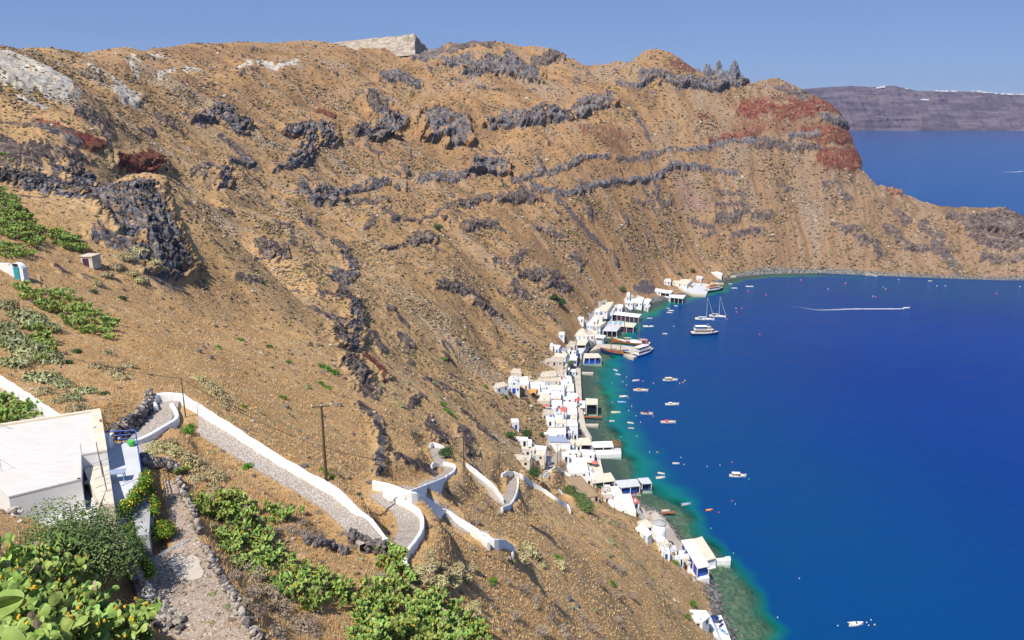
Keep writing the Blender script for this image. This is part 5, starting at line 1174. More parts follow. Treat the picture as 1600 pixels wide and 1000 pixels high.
# ------------------------------------------------------------------ the near house and its terrace
def near_house():
    RZ = 125.4; g = lambda x, y, z=RZ: tuple(PZ(x, y, z)[:2])
    c = np.array(PZ(60, 700, RZ)); c[2] = 121.6; root = empty('near_house', tuple(c)); R = lambda L: [(p[0]-c[0], p[1]-c[1]) for p in L]; H = RZ - 121.6
    main = R([g(-70, 677), g(157, 642), g(167.5, 706.5), g(127, 713), g(127, 751), g(14, 779), g(-12, 752)])
    MB().prism(main, -3, H).build('wall', M_['white'], root)
    MB().prism(main, H, H + .06).build('roof', M_['nearroof'], root)
    def curb(a, b, w=.32, h=.22, mat='white'):
        a = np.array(a); b = np.array(b); d = b - a; L = np.linalg.norm(d); cc_ = np.mean(main, 0); m_ = (a + b) / 2; nn_ = np.array([-d[1], d[0]]) / L; nn_ = nn_ if nn_ @ (cc_ - m_) > 0 else -nn_; m_ = m_ + nn_ * (w / 2 - .02); return MB().box((m_[0], m_[1], H + h / 2 + .03), (L, w, h), atan2(d[1], d[0])).build('parapet', M_[mat], root)
    curb(main[1], main[2], .7, .16, 'cream'); curb(main[0], main[1], .35, .2, 'cream'); curb(main[3], main[4], .25, .12, 'nearroof'); curb(main[4], main[5], .25, .12, 'nearroof'); curb(main[2], main[3], .25, .14, 'nearroof')
    ann = R([g(127.5,713.5), g(167,708), g(178,784), g(155,785)])
    MB().prism(ann, -3, [H - .12, H - .12, H - .9, H - .9]).build('lower_roof', M_['cream'], root)
    # blue door on the shaded wall
    a = np.array(main[3]); b = np.array(main[4]); q = MB(); d = (b - a) / np.linalg.norm(b - a); pnt = a + (b - a) * .82 ; nn = np.array([-d[1], d[0]])
    if nn[0] < 0: nn = -nn
    q.box((pnt[0] + nn[0]*.05, pnt[1] + nn[1]*.05, 1.15), (1.0, .1, 2.3), atan2(d[1], d[0])); q.build('door', M_['blue'], root)
    pnt = a + (b - a) * .45; MB().lathe((pnt[0] + nn[0]*.2, pnt[1] + nn[1]*.2, 2.4), [(.05,0),(.16,.1),(.16,.22),(.05,.32)], 10).build('wall_lamp', M_['white'], root)
    tag(root, 'large near house with a broad pale flat roof at the left edge', 'house')
    # things on the roof
    def on(px, py): q = PZ(px, py, RZ); return q
    for (x0, y0, y1, lab, dish) in ((160,683,740,'thin bent antenna mast beside the wire anchor on the near roof',0),(163,711,762,'television antenna with several cross bars at the near roof corner',1)):
        b = on(x0 if not dish else 166, y1 - 1); b[2] -= .3; D = project(*b)[2]; hh = (y1 - y0) * D / F / CP; r = empty('roof_antenna', tuple(b)); MB().tube((0,0,0), (-.12 if not dish else -.1, 0, hh), .04, .03, 6).build('mast', M_['steel'], r)
        if dish:
            for k, t in enumerate((.98, .78, .5, .22)):
                e = MB(); e.tube((-.55, -.25, hh*t - .12), (.35, .16, hh*t + .12), .025, .02, 5).build('cross_bar', M_['steel'], r)
        tag(r, lab, 'antenna')
    b = on(3, 738); r = empty('roof_vent', tuple(b)); MB().tube((0,0,0),(0,0,1.0),.015).tube((0,0,0),(.7,.5,.02),.02).tube((0,0,1.0),(.7,.5,.02),.01).build('stay', M_['steel'], r); tag(r, 'thin wire stay standing near the left side of the near roof', 'stay')
    b = on(128, 712); o = MB().tube(tuple(b), tuple(b + np.array([0,0,.95])), .02).build('roof_rod', M_['steel']); tag(o, 'single thin rod at the inner corner of the near roof', 'rod')
    b = on(117, 646); o = MB().tube(tuple(b), tuple(b + np.array([0,0,.75])), .035).build('roof_rod', M_['cream']); tag(o, 'short pale post at the back edge of the near roof', 'rod')
    b = on(149, 671); r = empty('drain_cap', tuple(b)); MB().lathe((0,0,0),[(.16,0),(.16,.12),(.1,.2)],10).build('cap', M_['purple'], r); tag(r, 'small dark drain cap beside the roof edge', 'cap')
    for (A, B, s, lab) in ((on(-30,672)+np.array([0,0,1.3]), P(161,683,62.5), .9, 'lower slack wire over the near roof'), (on(45,658)+np.array([0,0,.3]), P(161,683,62.5), .25, 'upper wire over the near roof')): wire(A, B, s, lab, .012)
    # terrace
    ZT = 123.9; T = lambda x, y: tuple(PZ(x, y, ZT)[:2])
    tp = [T(150,694), T(214,691), T(223,752), T(212,778), T(186,812), T(140,812)]
    o = MB().prism(tp, 118.5, ZT).build('terrace', M_['lgrey']); tag(o, 'grey paved terrace between the near house and the blue railing', 'terrace')
    r = empty('railing', (*T(214,691), ZT)); o0 = np.array(PZ(214, 691, ZT)); 
    for (A, B) in (((166,694),(214,691)), ((214,691),(223,752))):
        a = np.array(PZ(*A, ZT)) - o0; b = np.array(PZ(*B, ZT)) - o0; m_ = MB()
        for zz in (.35, .7, 1.05): m_.tube(tuple(a + [0,0,zz]), tuple(b + [0,0,zz]), .03 if zz < 1 else .045, None, 6)
        m_.build('rail', M_['blue'], r)
        n = max(2, int(np.linalg.norm(b - a) / 1.1))
        for k in range(n + 1):
            p = a + (b - a) * k / n; MB().tube((p[0], p[1], 0), (p[0], p[1], 1.1), .04, None, 6).build('post', M_['blue'], r)
    tag(r, 'blue metal railing round the grey terrace', 'railing')
    r = empty('gate_pillar', (*T(169,700), ZT)); MB().box((0,0,.5),(.6,.6,1.0)).build('shaft', M_['white'], r); MB().box((0,0,1.05),(.72,.72,.12)).build('cap', M_['white'], r); tag(r, 'white square pillar at the corner of the blue railing', 'pillar')
    b = PZ(162, 690, ZT); o = MB().tube(tuple(b), tuple(b + np.array([0,0,1.9])), .09, .08, 8).build('rusty_post', M_['rust']); tag(o, 'thick rusty post beside the white pillar', 'post')
    b = PZ(206, 697, ZT); r = empty('flower_pot', tuple(b)); MB().lathe((0,0,0),[(.18,0),(.3,.25),(.32,.45),(.22,.45)],12).build('pot', M_['green'], r); tag(r, 'green glazed pot by the railing corner', 'pot')
    b = PZ(182, 752, ZT); r = empty('garden_table', tuple(b), .3); MB().box((0,0,.72),(1.3,.8,.06)).build('table_top', M_['bluegrey'], r)
    for x in (-.55,.55):
        for y in (-.3,.3): MB().box((x,y,.35),(.06,.06,.7)).build('leg', M_['lblue'], r)
    tag(r, 'pale blue table standing in the shade of the near house', 'table')
    b = PZ(217, 775, 121.9); r = empty('water_barrel', tuple(b)); MB().lathe((0,0,0),[(.26,0),(.31,.25),(.31,.7),(.26,.95)],14).build('drum', M_['blue'], r); MB().lathe((0,0,.95),[(.27,0),(.27,.05),(.1,.07)],14).build('lid', M_['blue'], r); tag(r, 'bright blue water barrel among the climbing plants', 'barrel')
    # retaining wall under the climbers
    pl = [PZ(x, y, 123.4)[:2] for x, y in ((222,757),(236,782),(233,838),(214,838),(206,800))]
    o = MB().prism([tuple(p) for p in pl], 118, 123.5).build('retaining_wall', M_['grey']); tag(o, 'grey retaining wall half covered by flowering climbers', 'wall')
    o = MB().prism([tuple(PZ(x, y, 122.3)[:2]) for x, y in ((30,800),(128,780),(180,800),(165,835),(60,838))], 118, 123.2).build('front_yard', M_['white']); tag(o, 'whitewashed yard showing through the branches of the big tree', 'yard')
near_house()
# rubble walls
def rubble(name, px, hgt, wid, cnt, mats, label, r0=.16, r1=.34):
    L = np.array([hit(x, y, 0) for x, y in px]); L = smooth_poly(L, .3); r = random.Random(len(px) * 7 + cnt); m = []
    V = []; Fc = []; mi = []
    for k in range(cnt):
        p = L[r.randrange(len(L))]; s = r.uniform(r0, r1); me = random.Random(k).choice(ROCKS[:4]); n = len(me.vertices)
        v = np.zeros(n*3, np.float32); me.vertices.foreach_get('co', v); v = v.reshape(-1, 3) * s
        a = r.uniform(0, 6.3); ca, sa = cos(a), sin(a); v = np.stack([v[:,0]*ca - v[:,2]*sa, v[:,1], v[:,0]*sa + v[:,2]*ca], -1); a = r.uniform(0, 6.3); ca, sa = cos(a), sin(a); v = np.stack([v[:,0]*ca - v[:,1]*sa, v[:,0]*sa + v[:,1]*ca, v[:,2]], -1)
        hz = r.random(); v += np.array([p[0] + r.uniform(-wid, wid) * (1.1 - hz * .6), p[1] + r.uniform(-wid, wid) * (1.1 - hz * .6), p[2] + hz * hgt])
        f = np.array([pl.vertices[:] for pl in me.polygons]); b = sum(len(q) for q in V); V.append(v); Fc.append(f + b); mi += [r.randrange(len(mats))] * len(f)
    me = np_mesh(name, np.vstack(V), np.vstack(Fc), mi=mi); o = link(name, me, mats); tag(o, label, 'wall'); return o
rubble('rubble_wall', [(180,690),(196,681),(212,668),(226,655),(233,642),(237,630)], 1.5, .5, 420, [M_['boulder'], M_['bouldlt'], M_['boulder']], 'dark rubble stone wall left of the short cobbled ramp', .14, .3)
rubble('rubble_wall', [(226,722),(240,728),(262,732),(275,738)], .7, .4, 150, [M_['boulder'], M_['bouldlt'], M_['boulder']], 'low loose stone wall closing the upper end of the dirt track')
rubble('rubble_wall', [(280,752),(287,775),(300,800),(312,835)], .5, .22, 150, [M_['boulder'], M_['bouldlt']], 'upper dry stone edging on the right side of the dirt track', .1, .22)
rubble('rubble_wall', [(322,862),(340,895),(362,935),(385,975),(405,1005)], .5, .25, 200, [M_['bouldlt'], M_['boulder']], 'lower stone edging along the right side of the dirt track', .1, .24)
rubble('rubble_wall', [(183,852),(200,880),(218,915),(236,945)], .7, .35, 190, [M_['ltstone'], M_['ltstone'], M_['bouldlt']], 'whitewashed rubble wall between the big tree and the dirt track', .12, .3)
rubble('stone_heap', [(245,950),(262,965),(275,985)], .25, .9, 60, [M_['bouldlt'], M_['bouldlt'], M_['boulder']], 'heap of loose stones at the near end of the dirt track', .08, .3)
rubble('rubble_wall', [(478,848),(500,852),(520,858),(540,866)], .6, .3, 160, [M_['boulder']], 'dark dry stone wall fragment left of the climbing cactus', .12, .26)
rubble('rubble_wall', [(550,846),(566,855),(582,863),(598,865)], 1.1, .45, 190, [M_['boulder']], 'small dark stone wall fragment under the end of the path', .12, .24)
rubble('stone_heap', [(8,790),(16,800),(26,812)], .6, .5, 60, [M_['bouldlt'], M_['ltstone']], 'pale stone heap at the front corner of the near house', .12, .3)
put_rock(246, 938, 12, 'large tan boulder beside the whitewashed rubble wall', pale=True)
put_rock(225, 935, 8, 'pale boulder on top of the whitewashed rubble wall', pale=True)
L = [hit(x, y, .04) for x, y in ((241,877),(250,868),(256,861),(266,857),(280,853),(297,844))]; m = MB(); L = smooth_poly(L, .15)
for a, b in zip(L[:-1], L[1:]): m.tube(tuple(a), tuple(b), .03, None, 5)
o = m.build('garden_hose', M_['lblue']); tag(o, 'pale blue hose lying across the dirt track', 'hose')
pm = [tuple(PZ(x, y, 122.03)[:2]) for x, y in ((262,880),(266,872),(275,868),(288,870),(300,866),(311,873),(312,882),(319,893),(315,902),(303,906),(290,904),(281,907),(274,898),(271,890))]
o = MB().prism(pm, 121.9, 122.03).build('mortar_patch', M_['quay']); tag(o, kind='structure')
# small stone hut and the blue doored cave house on the left slope
def hut():
    q = hit(143, 416); root = empty('stone_hut', tuple(q), -.15); D = project(*q)[2]
    MB().box((0, 0, .9), (2.6, 2.6, 2.6)).build('wall', M_['stonecream'], root); MB().box((0, 0, 2.26), (2.9, 2.9, .22)).build('roof', M_['stonecream'], root)
    MB().box((-.15, -1.33, .95), (1.25, .1, 1.8)).build('doorway', M_['purple'], root); MB().box((-2.4, 1.2, .8), (2.4, .5, 2.2)).build('wing_wall', M_['stonecream'], root)
    tag(root, 'small square stone hut with a dark red doorway on the left slope', 'hut')
hut()
def cave():
    q = hit(27, 436); root = empty('cave_house', tuple(q), -.25); n = 14; W_ = 1.35
    ring = [(W_ * cos(pi*i/n), 1.5 + W_ * .8 * sin(pi*i/n)) for i in range(n+1)]; ring = [(W_, -1)] + ring + [(-W_, -1)]; k = len(ring)
    MB().add([(a, 0, b) for a, b in ring] + [(a, .9, b) for a, b in ring], [tuple(range(k-1, -1, -1)), tuple(range(k, 2*k))] + [(i, (i+1)%k, k+(i+1)%k, k+i) for i in range(k)]).build('vaulted_front', M_['white_b'], root)
    MB().box((.15, -.06, .95), (1.0, .14, 2.1)).build('door', M_['teal'], root); MB().box((.05, -.08, 2.3), (.9, .12, .35)).build('fanlight', M_['dark'], root); MB().box((-2.6, .3, 1.2), (2.6, .5, 2.4)).build('side_wall', M_['white'], root)
    tag(root, 'whitewashed cave house front with a tall teal door at the left edge', 'house')
M_['teal'] = simple('teal_paint', (.03, .30, .36), .6, .1, 2, .3)
cave()
# ------------------------------------------------------------------ boats
def hull_mesh(L, B, H, n=14, stern=.75, sheer=.35, vee=.55, draft=.35, inset=.12, deck=None):
    """returns (outer hull MB, inner/deck MB); bow at +x"""
    st = []
    for i in range(n + 1):
        t = i / n; x = -L/2 + L * t
        b = B/2 * (stern + (1 - stern) * min(1, t / .35)) if t < .35 else B/2 * max(0.0, 1 - ((t - .35) / .65) ** 2.2)
        z = H * (1 + sheer * (max(0, t - .4) / .6) ** 2 + .08 * (1 - t) ** 2)
        st.append((x, max(b, .02), z))
    o = MB(); rows = []
    for x, b, z in st:
        k = -draft * (1 - .5 * max(0, x / (L/2)) ** 3)
        rows.append([(x, -b, z), (x + .0, -b * .92, z * .35), (x, -b * vee, k * .5), (x, 0, k), (x, b * vee, k * .5), (x, b * .92, z * .35), (x, b, z)])
    vs = [p for r in rows for p in r]; m = 7; fs = []
    for i in range(n):
        for j in range(m - 1): fs.append((i*m + j, i*m + j + 1, (i+1)*m + j + 1, (i+1)*m + j))
    fs.append(tuple(range(m - 1, -1, -1))); o.add(vs, fs)
    d = MB(); dz = deck if deck is not None else H * .35
    rim = []; inn = []; flo = []
    for x, b, z in st:
        bi = max(b - inset, .01); rim.append((x, b, z)); inn.append((x, bi, z)); flo.append((x, bi * .9, dz if deck is None or deck <= z else dz))
    for side in (1, -1):
        R = [(x, y * side, z) for x, y, z in rim]; I = [(x, y * side, z) for x, y, z in inn]; Fl = [(x, y * side, z) for x, y, z in flo]; N_ = len(R)
        f = []
        for i in range(N_ - 1):
            a = (i, i + 1, N_ + i + 1, N_ + i); b_ = (N_ + i, N_ + i + 1, 2*N_ + i + 1, 2*N_ + i); f += [a, b_] if side > 0 else [a[::-1], b_[::-1]]
        d.add(R + I + Fl, f)
    N_ = len(flo); d.add([(x, y, z) for x, y, z in flo] + [(x, -y, z) for x, y, z in flo], [(i, i + 1, N_ + i + 1, N_ + i)[::-1] for i in range(N_ - 1)])
    x, b, z = st[0]; d.add([(x, -b, z), (x, b, z), (x + inset, b - inset, z), (x + inset, -b + inset, z), (x + inset, b - inset, dz), (x + inset, -b + inset, dz)], [(0, 1, 2, 3), (3, 2, 4, 5)])
    return o, d, st
BOATS = []
def boat_root(name, px, py, rz, label, cat, group=None, short=None):
    q = PZ(px, py, 0); r = empty(name, (q[0], q[1], 0), rz); tag(r, label, cat, group); BOATS.append((q, short or label)); return r
PROTO = {}
def copy_tree(o, parent=None):
    c = o.copy(); COL.objects.link(c)
    if parent is not None: c.parent = parent
    for ch in list(o.children): copy_tree(ch, c)
    return c
def rowboat(r, L, hull='whitehull', ins='cream', mast=False, stripe=None, cover=None):
    B = L * .36; o, d, st = hull_mesh(L, B, .48 * L / 4.2 + .12)
    o.build('hull', M_[hull], r); d.build('gunwale_and_deck', M_[ins], r)
    if stripe:
        s = MB(); n = len(st)
        for sd in (1, -1): s.add([(x, sd * (b + .02), z + .02) for x, b, z in st] + [(x, sd * (b + .02), z - .12) for x, b, z in st], [((i, i+1, n+i+1, n+i) if sd < 0 else (i, n+i, n+i+1, i+1)) for i in range(n-1)])
        s.build('stripe', M_[stripe], r)
    for t in (-.25, .05): MB().box((L * t, 0, .42 * L / 4.2 + .1), (.25, B * .86, .05)).build('bench', M_['cream'], r)
    MB().box((-L/2 - .12, 0, .5), (.25, .22, .5)).box((-L/2 - .12, 0, .05), (.1, .08, .6)).build('outboard_motor', M_['dark'], r)
    if cover: MB().prism([(-L*.1, -B*.4), (L*.32, -B*.25), (L*.32, B*.25), (-L*.1, B*.4)], .5, .62).build('cover', M_[cover], r)
    if mast:
        MB().tube((.3, 0, .2), (.3, 0, 4.2), .05, .03, 6).build('mast', M_['wood'], r); MB().tube((.3, 0, .9), (-L * .45, 0, 1.3), .04, .03, 6).build('boom', M_['wood'], r)
def fishing(r, L, hull='whitehull', trim='lblue', canopy=None, ins='cream', cabin=True):
    B = L * .34; H = .75; o, d, st = hull_mesh(L, B, H, sheer=.75, stern=.45)
    o.build('hull', M_[hull], r); d.build('deck', M_[ins], r); s = MB(); n = len(st)
    for sd in (1, -1): s.add([(x, sd * (b + .02), z + .03) for x, b, z in st] + [(x, sd * (b + .02), z - .16) for x, b, z in st], [((i, i+1, n+i+1, n+i) if sd < 0 else (i, n+i, n+i+1, i+1)) for i in range(n-1)])
    s.build('rubbing_strake', M_[trim], r)
    MB().tube((L/2 - .05, 0, H * .9), (L/2 + .1, 0, H * 2.1), .09, .06, 6).build('stem_post', M_[hull], r); MB().tube((-L/2 + .1, 0, H * .6), (-L/2 - .15, 0, H * 1.7), .08, .05, 6).build('stern_post', M_[hull], r)
    if cabin:
        c = MB().box((-L * .12, 0, .85), (L * .22, B * .5, .95)).build('cabin', M_['white'], r); MB().box((-L*.12, 0, 1.36), (L * .26, B * .58, .08)).build('cabin_roof', M_[trim], c); MB().box((-L * .12, -B * .25 - .01, 1.0), (L * .14, .04, .32)).build('cabin_window', M_['glass'], c)
    if canopy: MB().prism([(-L*.36, -B*.38), (L*.12, -B*.4), (L*.12, B*.4), (-L*.36, B*.38)], 1.75, 1.82).build('canopy', M_[canopy], r)
    MB().tube((L * .18, 0, .4), (L * .18, 0, 2.2), .05, .03, 6).build('mast', M_['white'], r)
    MB().box((L * .28, 0, .62), (L * .12, B * .4, .14)).build('hatch', M_['white'], r)
def motorboat(r, L, hull='whitehull'):
    B = L * .36; o, d, st = hull_mesh(L, B, .7, sheer=.5, stern=.9, deck=.35); o.build('hull', M_[hull], r); d.build('deck', M_['white'], r)
    MB().prism([(-.1*L, -B*.36), (.33*L, -B*.2), (.33*L, B*.2), (-.1*L, B*.36)], .5, .95, [(-.05*L, -B*.3), (.22*L, -B*.14), (.22*L, B*.14), (-.05*L, B*.3)]).build('foredeck', M_['white'], r)
    MB().add([(-.02*L, -B*.33, .9), (.1*L, -B*.22, .95), (.1*L, B*.22, .95), (-.02*L, B*.33, .9), (-.1*L, -B*.3, 1.4), (0, -B*.2, 1.42), (0, B*.2, 1.42), (-.1*L, B*.3, 1.4)], [(0,1,5,4),(1,2,6,5),(2,3,7,6)]).build('windscreen', M_['glass'], r)
    MB().box((-.3*L, 0, .6), (.16*L, B*.7, .3)).build('seat', M_['cream'], r); MB().box((-L/2 - .15, 0, .7), (.35, .4, .6)).build('outboard_motor', M_['dark'], r)
def yacht(r, L, mastz, canvas='lblue'):
    B = L * .3; o, d, st = hull_mesh(L, B, 1.15, sheer=.25, stern=.8, deck=.95, n=18); o.build('hull', M_['whitehull'], r); d.build('deck', M_['cream'], r)
    c = MB().prism([(-.12*L, -B*.28), (.22*L, -B*.16), (.22*L, B*.16), (-.12*L, B*.28)], .95, 1.55, [(-.1*L, -B*.23), (.17*L, -B*.1), (.17*L, B*.1), (-.1*L, B*.23)]).build('coachroof', M_['white'], r)
    MB().box((.02*L, -B*.25, 1.28), (.16*L, .08, .2)).build('port_window', M_['glass'], c)
    ms = MB().tube((.08*L, 0, 1), (.08*L, 0, mastz), .12, .08, 8).build('mast', M_['whitehull'], r)
    for z in (.42, .7): MB().tube((.08*L, -B*.3, mastz * z), (.08*L, B*.3, mastz * z), .04, None, 5).build('spreader', M_['whitehull'], ms)
    b = MB().tube((.07*L, 0, 2.2), (-.36*L, 0, 2.3), .11, .09, 8).build('boom', M_['steel'], r); MB().tube((.05*L, 0, 2.42), (-.34*L, 0, 2.48), .2, .12, 8).build('furled_sail', M_['white'], b)
    MB().tube((L*.49, 0, 1.4), (.09*L, 0, mastz * .97), .09, .05, 6).build('furled_jib', M_['white'], r)
    s = MB(); s.tube((-L*.49, 0, 1.2), (.08*L, 0, mastz), .02, None, 4).tube((.07*L, -B*.48, 1.2), (.08*L, 0, mastz*.9), .02, None, 4).tube((.07*L, B*.48, 1.2), (.08*L, 0, mastz*.9), .02, None, 4); s.build('rigging', M_['steel'], r)
    MB().prism([(-.32*L, -B*.3), (-.12*L, -B*.32), (-.12*L, B*.32), (-.32*L, B*.3)], 2.0, 2.12, [(-.3*L, -B*.22), (-.14*L, -B*.25), (-.14*L, B*.25), (-.3*L, B*.22)]).build('sprayhood', M_[canvas], r)
def ferry(r, L, lower='whitehull', upper='white', awn='white', seats='cream', band='glass', two=True, awn_h=2.2):
    B = L * .25; o, d, st = hull_mesh(L, B, 1.7, sheer=.45, stern=.9, deck=1.5, n=18); o.build('hull', M_[lower], r); d.build('deck', M_['cream'], r)
    s = MB(); n = len(st)
    for sd in (1, -1): s.add([(x, sd * (b + .03), z + .05) for x, b, z in st] + [(x, sd * (b + .03), z - .3) for x, b, z in st], [((i, i+1, n+i+1, n+i) if sd < 0 else (i, n+i, n+i+1, i+1)) for i in range(n-1)])
    s.build('rubbing_strake', M_['white'], r)
    cab = MB().prism([(-.38*L, -B*.4), (.22*L, -B*.4), (.3*L, 0), (.22*L, B*.4), (-.38*L, B*.4)], 1.5, 3.7).build('saloon', M_[upper], r)
    for i in range(7):
        x = -.34 * L + i * .08 * L; m_ = MB()
        for sd in (-1, 1): m_.box((x, sd * B * .4, 2.8), (.055 * L, .1, .8))
        m_.build('saloon_window', M_[band], cab)
    MB().prism([(-.4*L, -B*.45), (.24*L, -B*.45), (.33*L, 0), (.24*L, B*.45), (-.4*L, B*.45)], 3.7, 3.85).build('upper_deck', M_[seats], r)
    br = MB().prism([(.08*L, -B*.25), (.2*L, -B*.22), (.2*L, B*.22), (.08*L, B*.25)], 3.85, 5.7).build('bridge', M_[upper], r); MB().box((.2*L, 0, 5.0), (.1, B*.4, .7)).box((.14*L, -B*.25, 5.0), (.09*L, .1, .7)).build('bridge_window', M_['glass'], br)
    MB().prism([(-.36*L, -B*.4), (.06*L, -B*.4), (.06*L, B*.4), (-.36*L, B*.4)], 3.85 + awn_h, 3.95 + awn_h).build('awning', M_[awn], r)
    rl = MB()
    for sd in (-1, 1):
        for z in (4.3, 4.8): rl.tube((-.4*L, sd*B*.44, z), (.22*L, sd*B*.44, z), .04, None, 4)
        for i in range(12): rl.tube((-.4*L + i*.055*L, sd*B*.44, 3.85), (-.4*L + i*.055*L, sd*B*.44, 3.85 + awn_h if i % 3 == 0 else 4.8), .04, None, 4)
    rl.build('railing', M_['white'], r)
    for i in range(5): MB().box((-.32*L + i*.08*L, 0, 4.2), (.5, B*.7, .4)).build('bench', M_['orange' if awn != 'white' else 'lblue'], r)
    MB().tube((.1*L, 0, 5.7), (.1*L, 0, 8.2), .08, .04, 6).box((.1*L, 0, 7.2), (.1, 1.4, .12)).build('mast', M_['white'], r)
def schooner(r, L, hull='navy', deck='wood', masts=((.12, 17), (-.22, 14)), awn='blue', house='wood'):
    B = L * .24; o, d, st = hull_mesh(L, B, 1.7, sheer=.9, stern=.6, deck=1.35, n=20); o.build('hull', M_[hull], r); d.build('deck', M_[deck], r); s = MB(); n = len(st)
    for sd in (1, -1): s.add([(x, sd * (b + .04), z + .12) for x, b, z in st] + [(x, sd * (b + .04), z - .28) for x, b, z in st], [((i, i+1, n+i+1, n+i) if sd < 0 else (i, n+i, n+i+1, i+1)) for i in range(n-1)])
    s.build('rail', M_['wood'], r)
    MB().tube((L*.46, 0, 3.0), (L*.68, 0, 4.4), .16, .08, 7).build('bowsprit', M_['wood'], r)
    dh = MB().prism([(-.3*L, -B*.26), (.0*L, -B*.26), (.0*L, B*.26), (-.3*L, B*.26)], 1.35, 2.7).build('deckhouse', M_[house], r); MB().box((-.15*L, -B*.26, 2.1), (.22*L, .06, .5)).build('deckhouse_window', M_['glass'], dh)
    MB().prism([(.12*L, -B*.2), (.28*L, -B*.15), (.28*L, B*.15), (.12*L, B*.2)], 1.35, 2.1).build('fore_cabin', M_[house], r)
    for k, (x, h) in enumerate(masts):
        m_ = MB().tube((x*L, 0, 1.2), (x*L, 0, h), .28, .16, 8).build('mast', M_['wood'], r); MB().tube((x*L, 0, 3.4), (x*L - .2*L, 0, 3.8), .12, .08, 6).build('boom', M_['wood'], m_); MB().tube((x*L - .3, 0, 3.75), (x*L - .19*L, 0, 4.1), .3, .2, 8).build('furled_sail', M_['cream'], m_)
        g = MB()
        for sd in (-1, 1): g.tube((x*L - .6, sd*B*.46, 1.8), (x*L, 0, h*.9), .03, None, 4).tube((x*L + .6, sd*B*.46, 1.8), (x*L, 0, h*.9), .03, None, 4)
        g.tube((L*.66, 0, 4.3), (x*L, 0, h), .03, None, 4); g.build('rigging', M_['dark'], m_)
    MB().prism([(-.44*L, -B*.3), (-.27*L, -B*.33), (-.27*L, B*.33), (-.44*L, B*.3)], 3.5, 3.6).build('awning', M_[awn], r); p = MB()
    for x in (-.43, -.28):
        for y in (-.28, .28): p.tube((x*L, y*B, 1.4), (x*L, y*B, 3.5), .05, None, 5)
    p.build('awning_post', M_['white'], r)
    for i, c_ in enumerate(('orange', 'blue', 'red')): MB().box((-.02*L + i*.05*L, (-.15, .12, -.05)[i]*B, 1.65), (1.6, 1.1, .5)).build('deck_cushion', M_[c_], r)
b = boat_root
r = b('tourist_schooner', 961, 553.5, radians(155), 'dark hulled wooden schooner with orange deck and blue awning moored in front of the pier', 'ship', short='dark schooner'); schooner(r, 19, 'navy', 'wood', ((.14, 13), (-.18, 12)), 'blue'); r.location.z = 0
r = b('wooden_gulet', 985, 537.5, radians(162), 'brown two masted gulet with cream furled sails moored behind the pier', 'ship', short='brown gulet'); schooner(r, 25, 'wood', 'cream', ((-.22, 20), (.17, 17)), 'pink', 'white')
r = b('excursion_ship', 1006, 554, radians(42), 'white excursion ship with blue hull and two red discs at the end of the pier', 'ship', short='blue hulled excursion ship'); ferry(r, 19, 'hullblue', 'white', 'white')
for s in (-1, 1): MB().lathe((-2.6 + s * 1.1, 0, 6.12), [(.6, 0), (.6, .12), (.1, .2)], 12).build('red_disc', M_['redbuoy'], r)
r = b('excursion_boat', 1116, 454.5, radians(28), 'blue hulled excursion boat with bright orange decks at the grey quay', 'ship', short='orange decked boat'); ferry(r, 19, 'navy', 'white', 'orange', 'orange')
r = b('tour_boat', 1101, 523, radians(2), 'white two deck tour boat lying below the two yachts', 'ship', short='two deck tour boat'); ferry(r, 18.5, 'navy', 'cream', 'white', 'cream')
r = b('sailing_yacht', 1101, 500, radians(-8), 'larger white yacht with a tall bare mast, left of the pair', 'yacht', short='left yacht'); yacht(r, 13.5, 16.5, 'lblue')
r = b('sailing_yacht', 1121, 495.5, radians(-14), 'smaller white yacht with a bare mast, right of the pair', 'yacht', short='right yacht'); yacht(r, 11.8, 15.5, 'navy')
def rb(px, py, L, ang, lab, short, **k): r = b('rowing_boat', px, py, radians(ang), lab, 'boat', 'small open boats moored in the bay', short); rowboat(r, L, **k)
def fb(px, py, L, ang, lab, short, **k): r = b('fishing_boat', px, py, radians(ang), lab, 'boat', 'small fishing boats at anchor', short); fishing(r, L, **k)
def mb_(px, py, L, ang, lab, short, **k): r = b('motorboat', px, py, radians(ang), lab, 'motorboat', None, short); motorboat(r, L, **k)
rb(962, 579, 3.1, -50, 'upper of two small tilted rowing boats below the dark schooner', 'upper tilted rowing boat')
rb(965.5, 585.5, 3.1, -35, 'lower of two small tilted rowing boats below the dark schooner', 'lower tilted rowing boat', ins='lblue')
rb(993.5, 595.5, 4.3, 12, 'plain pale rowing boat left of the topmost fishing boat', 'pale rowing boat')
fb(1047, 595, 8.2, 2, 'topmost fishing boat, with a cream canopy, out in the blue water', 'topmost fishing boat', canopy='cream', trim='cream')
fb(1001, 611, 7.8, -6, 'fishing boat with a white wheelhouse and orange hatch nearest the beach boats', 'orange hatched fishing boat', trim='orange')
rb(974, 620.5, 4.6, 6, 'broad white open boat beside a red buoy', 'broad white open boat', cover='white')
rb(971.5, 629.5, 4.6, -3, 'pale blue open boat under the broad white one', 'pale blue open boat', hull='lblue', ins='lblue')
fb(1050, 633, 7.0, 0, 'slim white fishing boat with mooring lines out at both ends', 'slim white fishing boat', trim='white')
rb(962, 645.5, 4.8, 2, 'small white sailing dinghy with a short mast near the thin jetty', 'white dinghy', mast=True)
fb(1010.5, 647.5, 5.8, -8, 'little fishing boat with a red stripe and dark canopy', 'red striped little boat', trim='redbuoy', canopy='navy')
fb(1044, 661, 7.2, -2, 'fishing boat with a red waistband and white wheelhouse', 'red banded fishing boat', trim='redbuoy')
rb(956, 658.5, 2.7, -5, 'tiny white tender below the dinghy', 'tiny white tender')
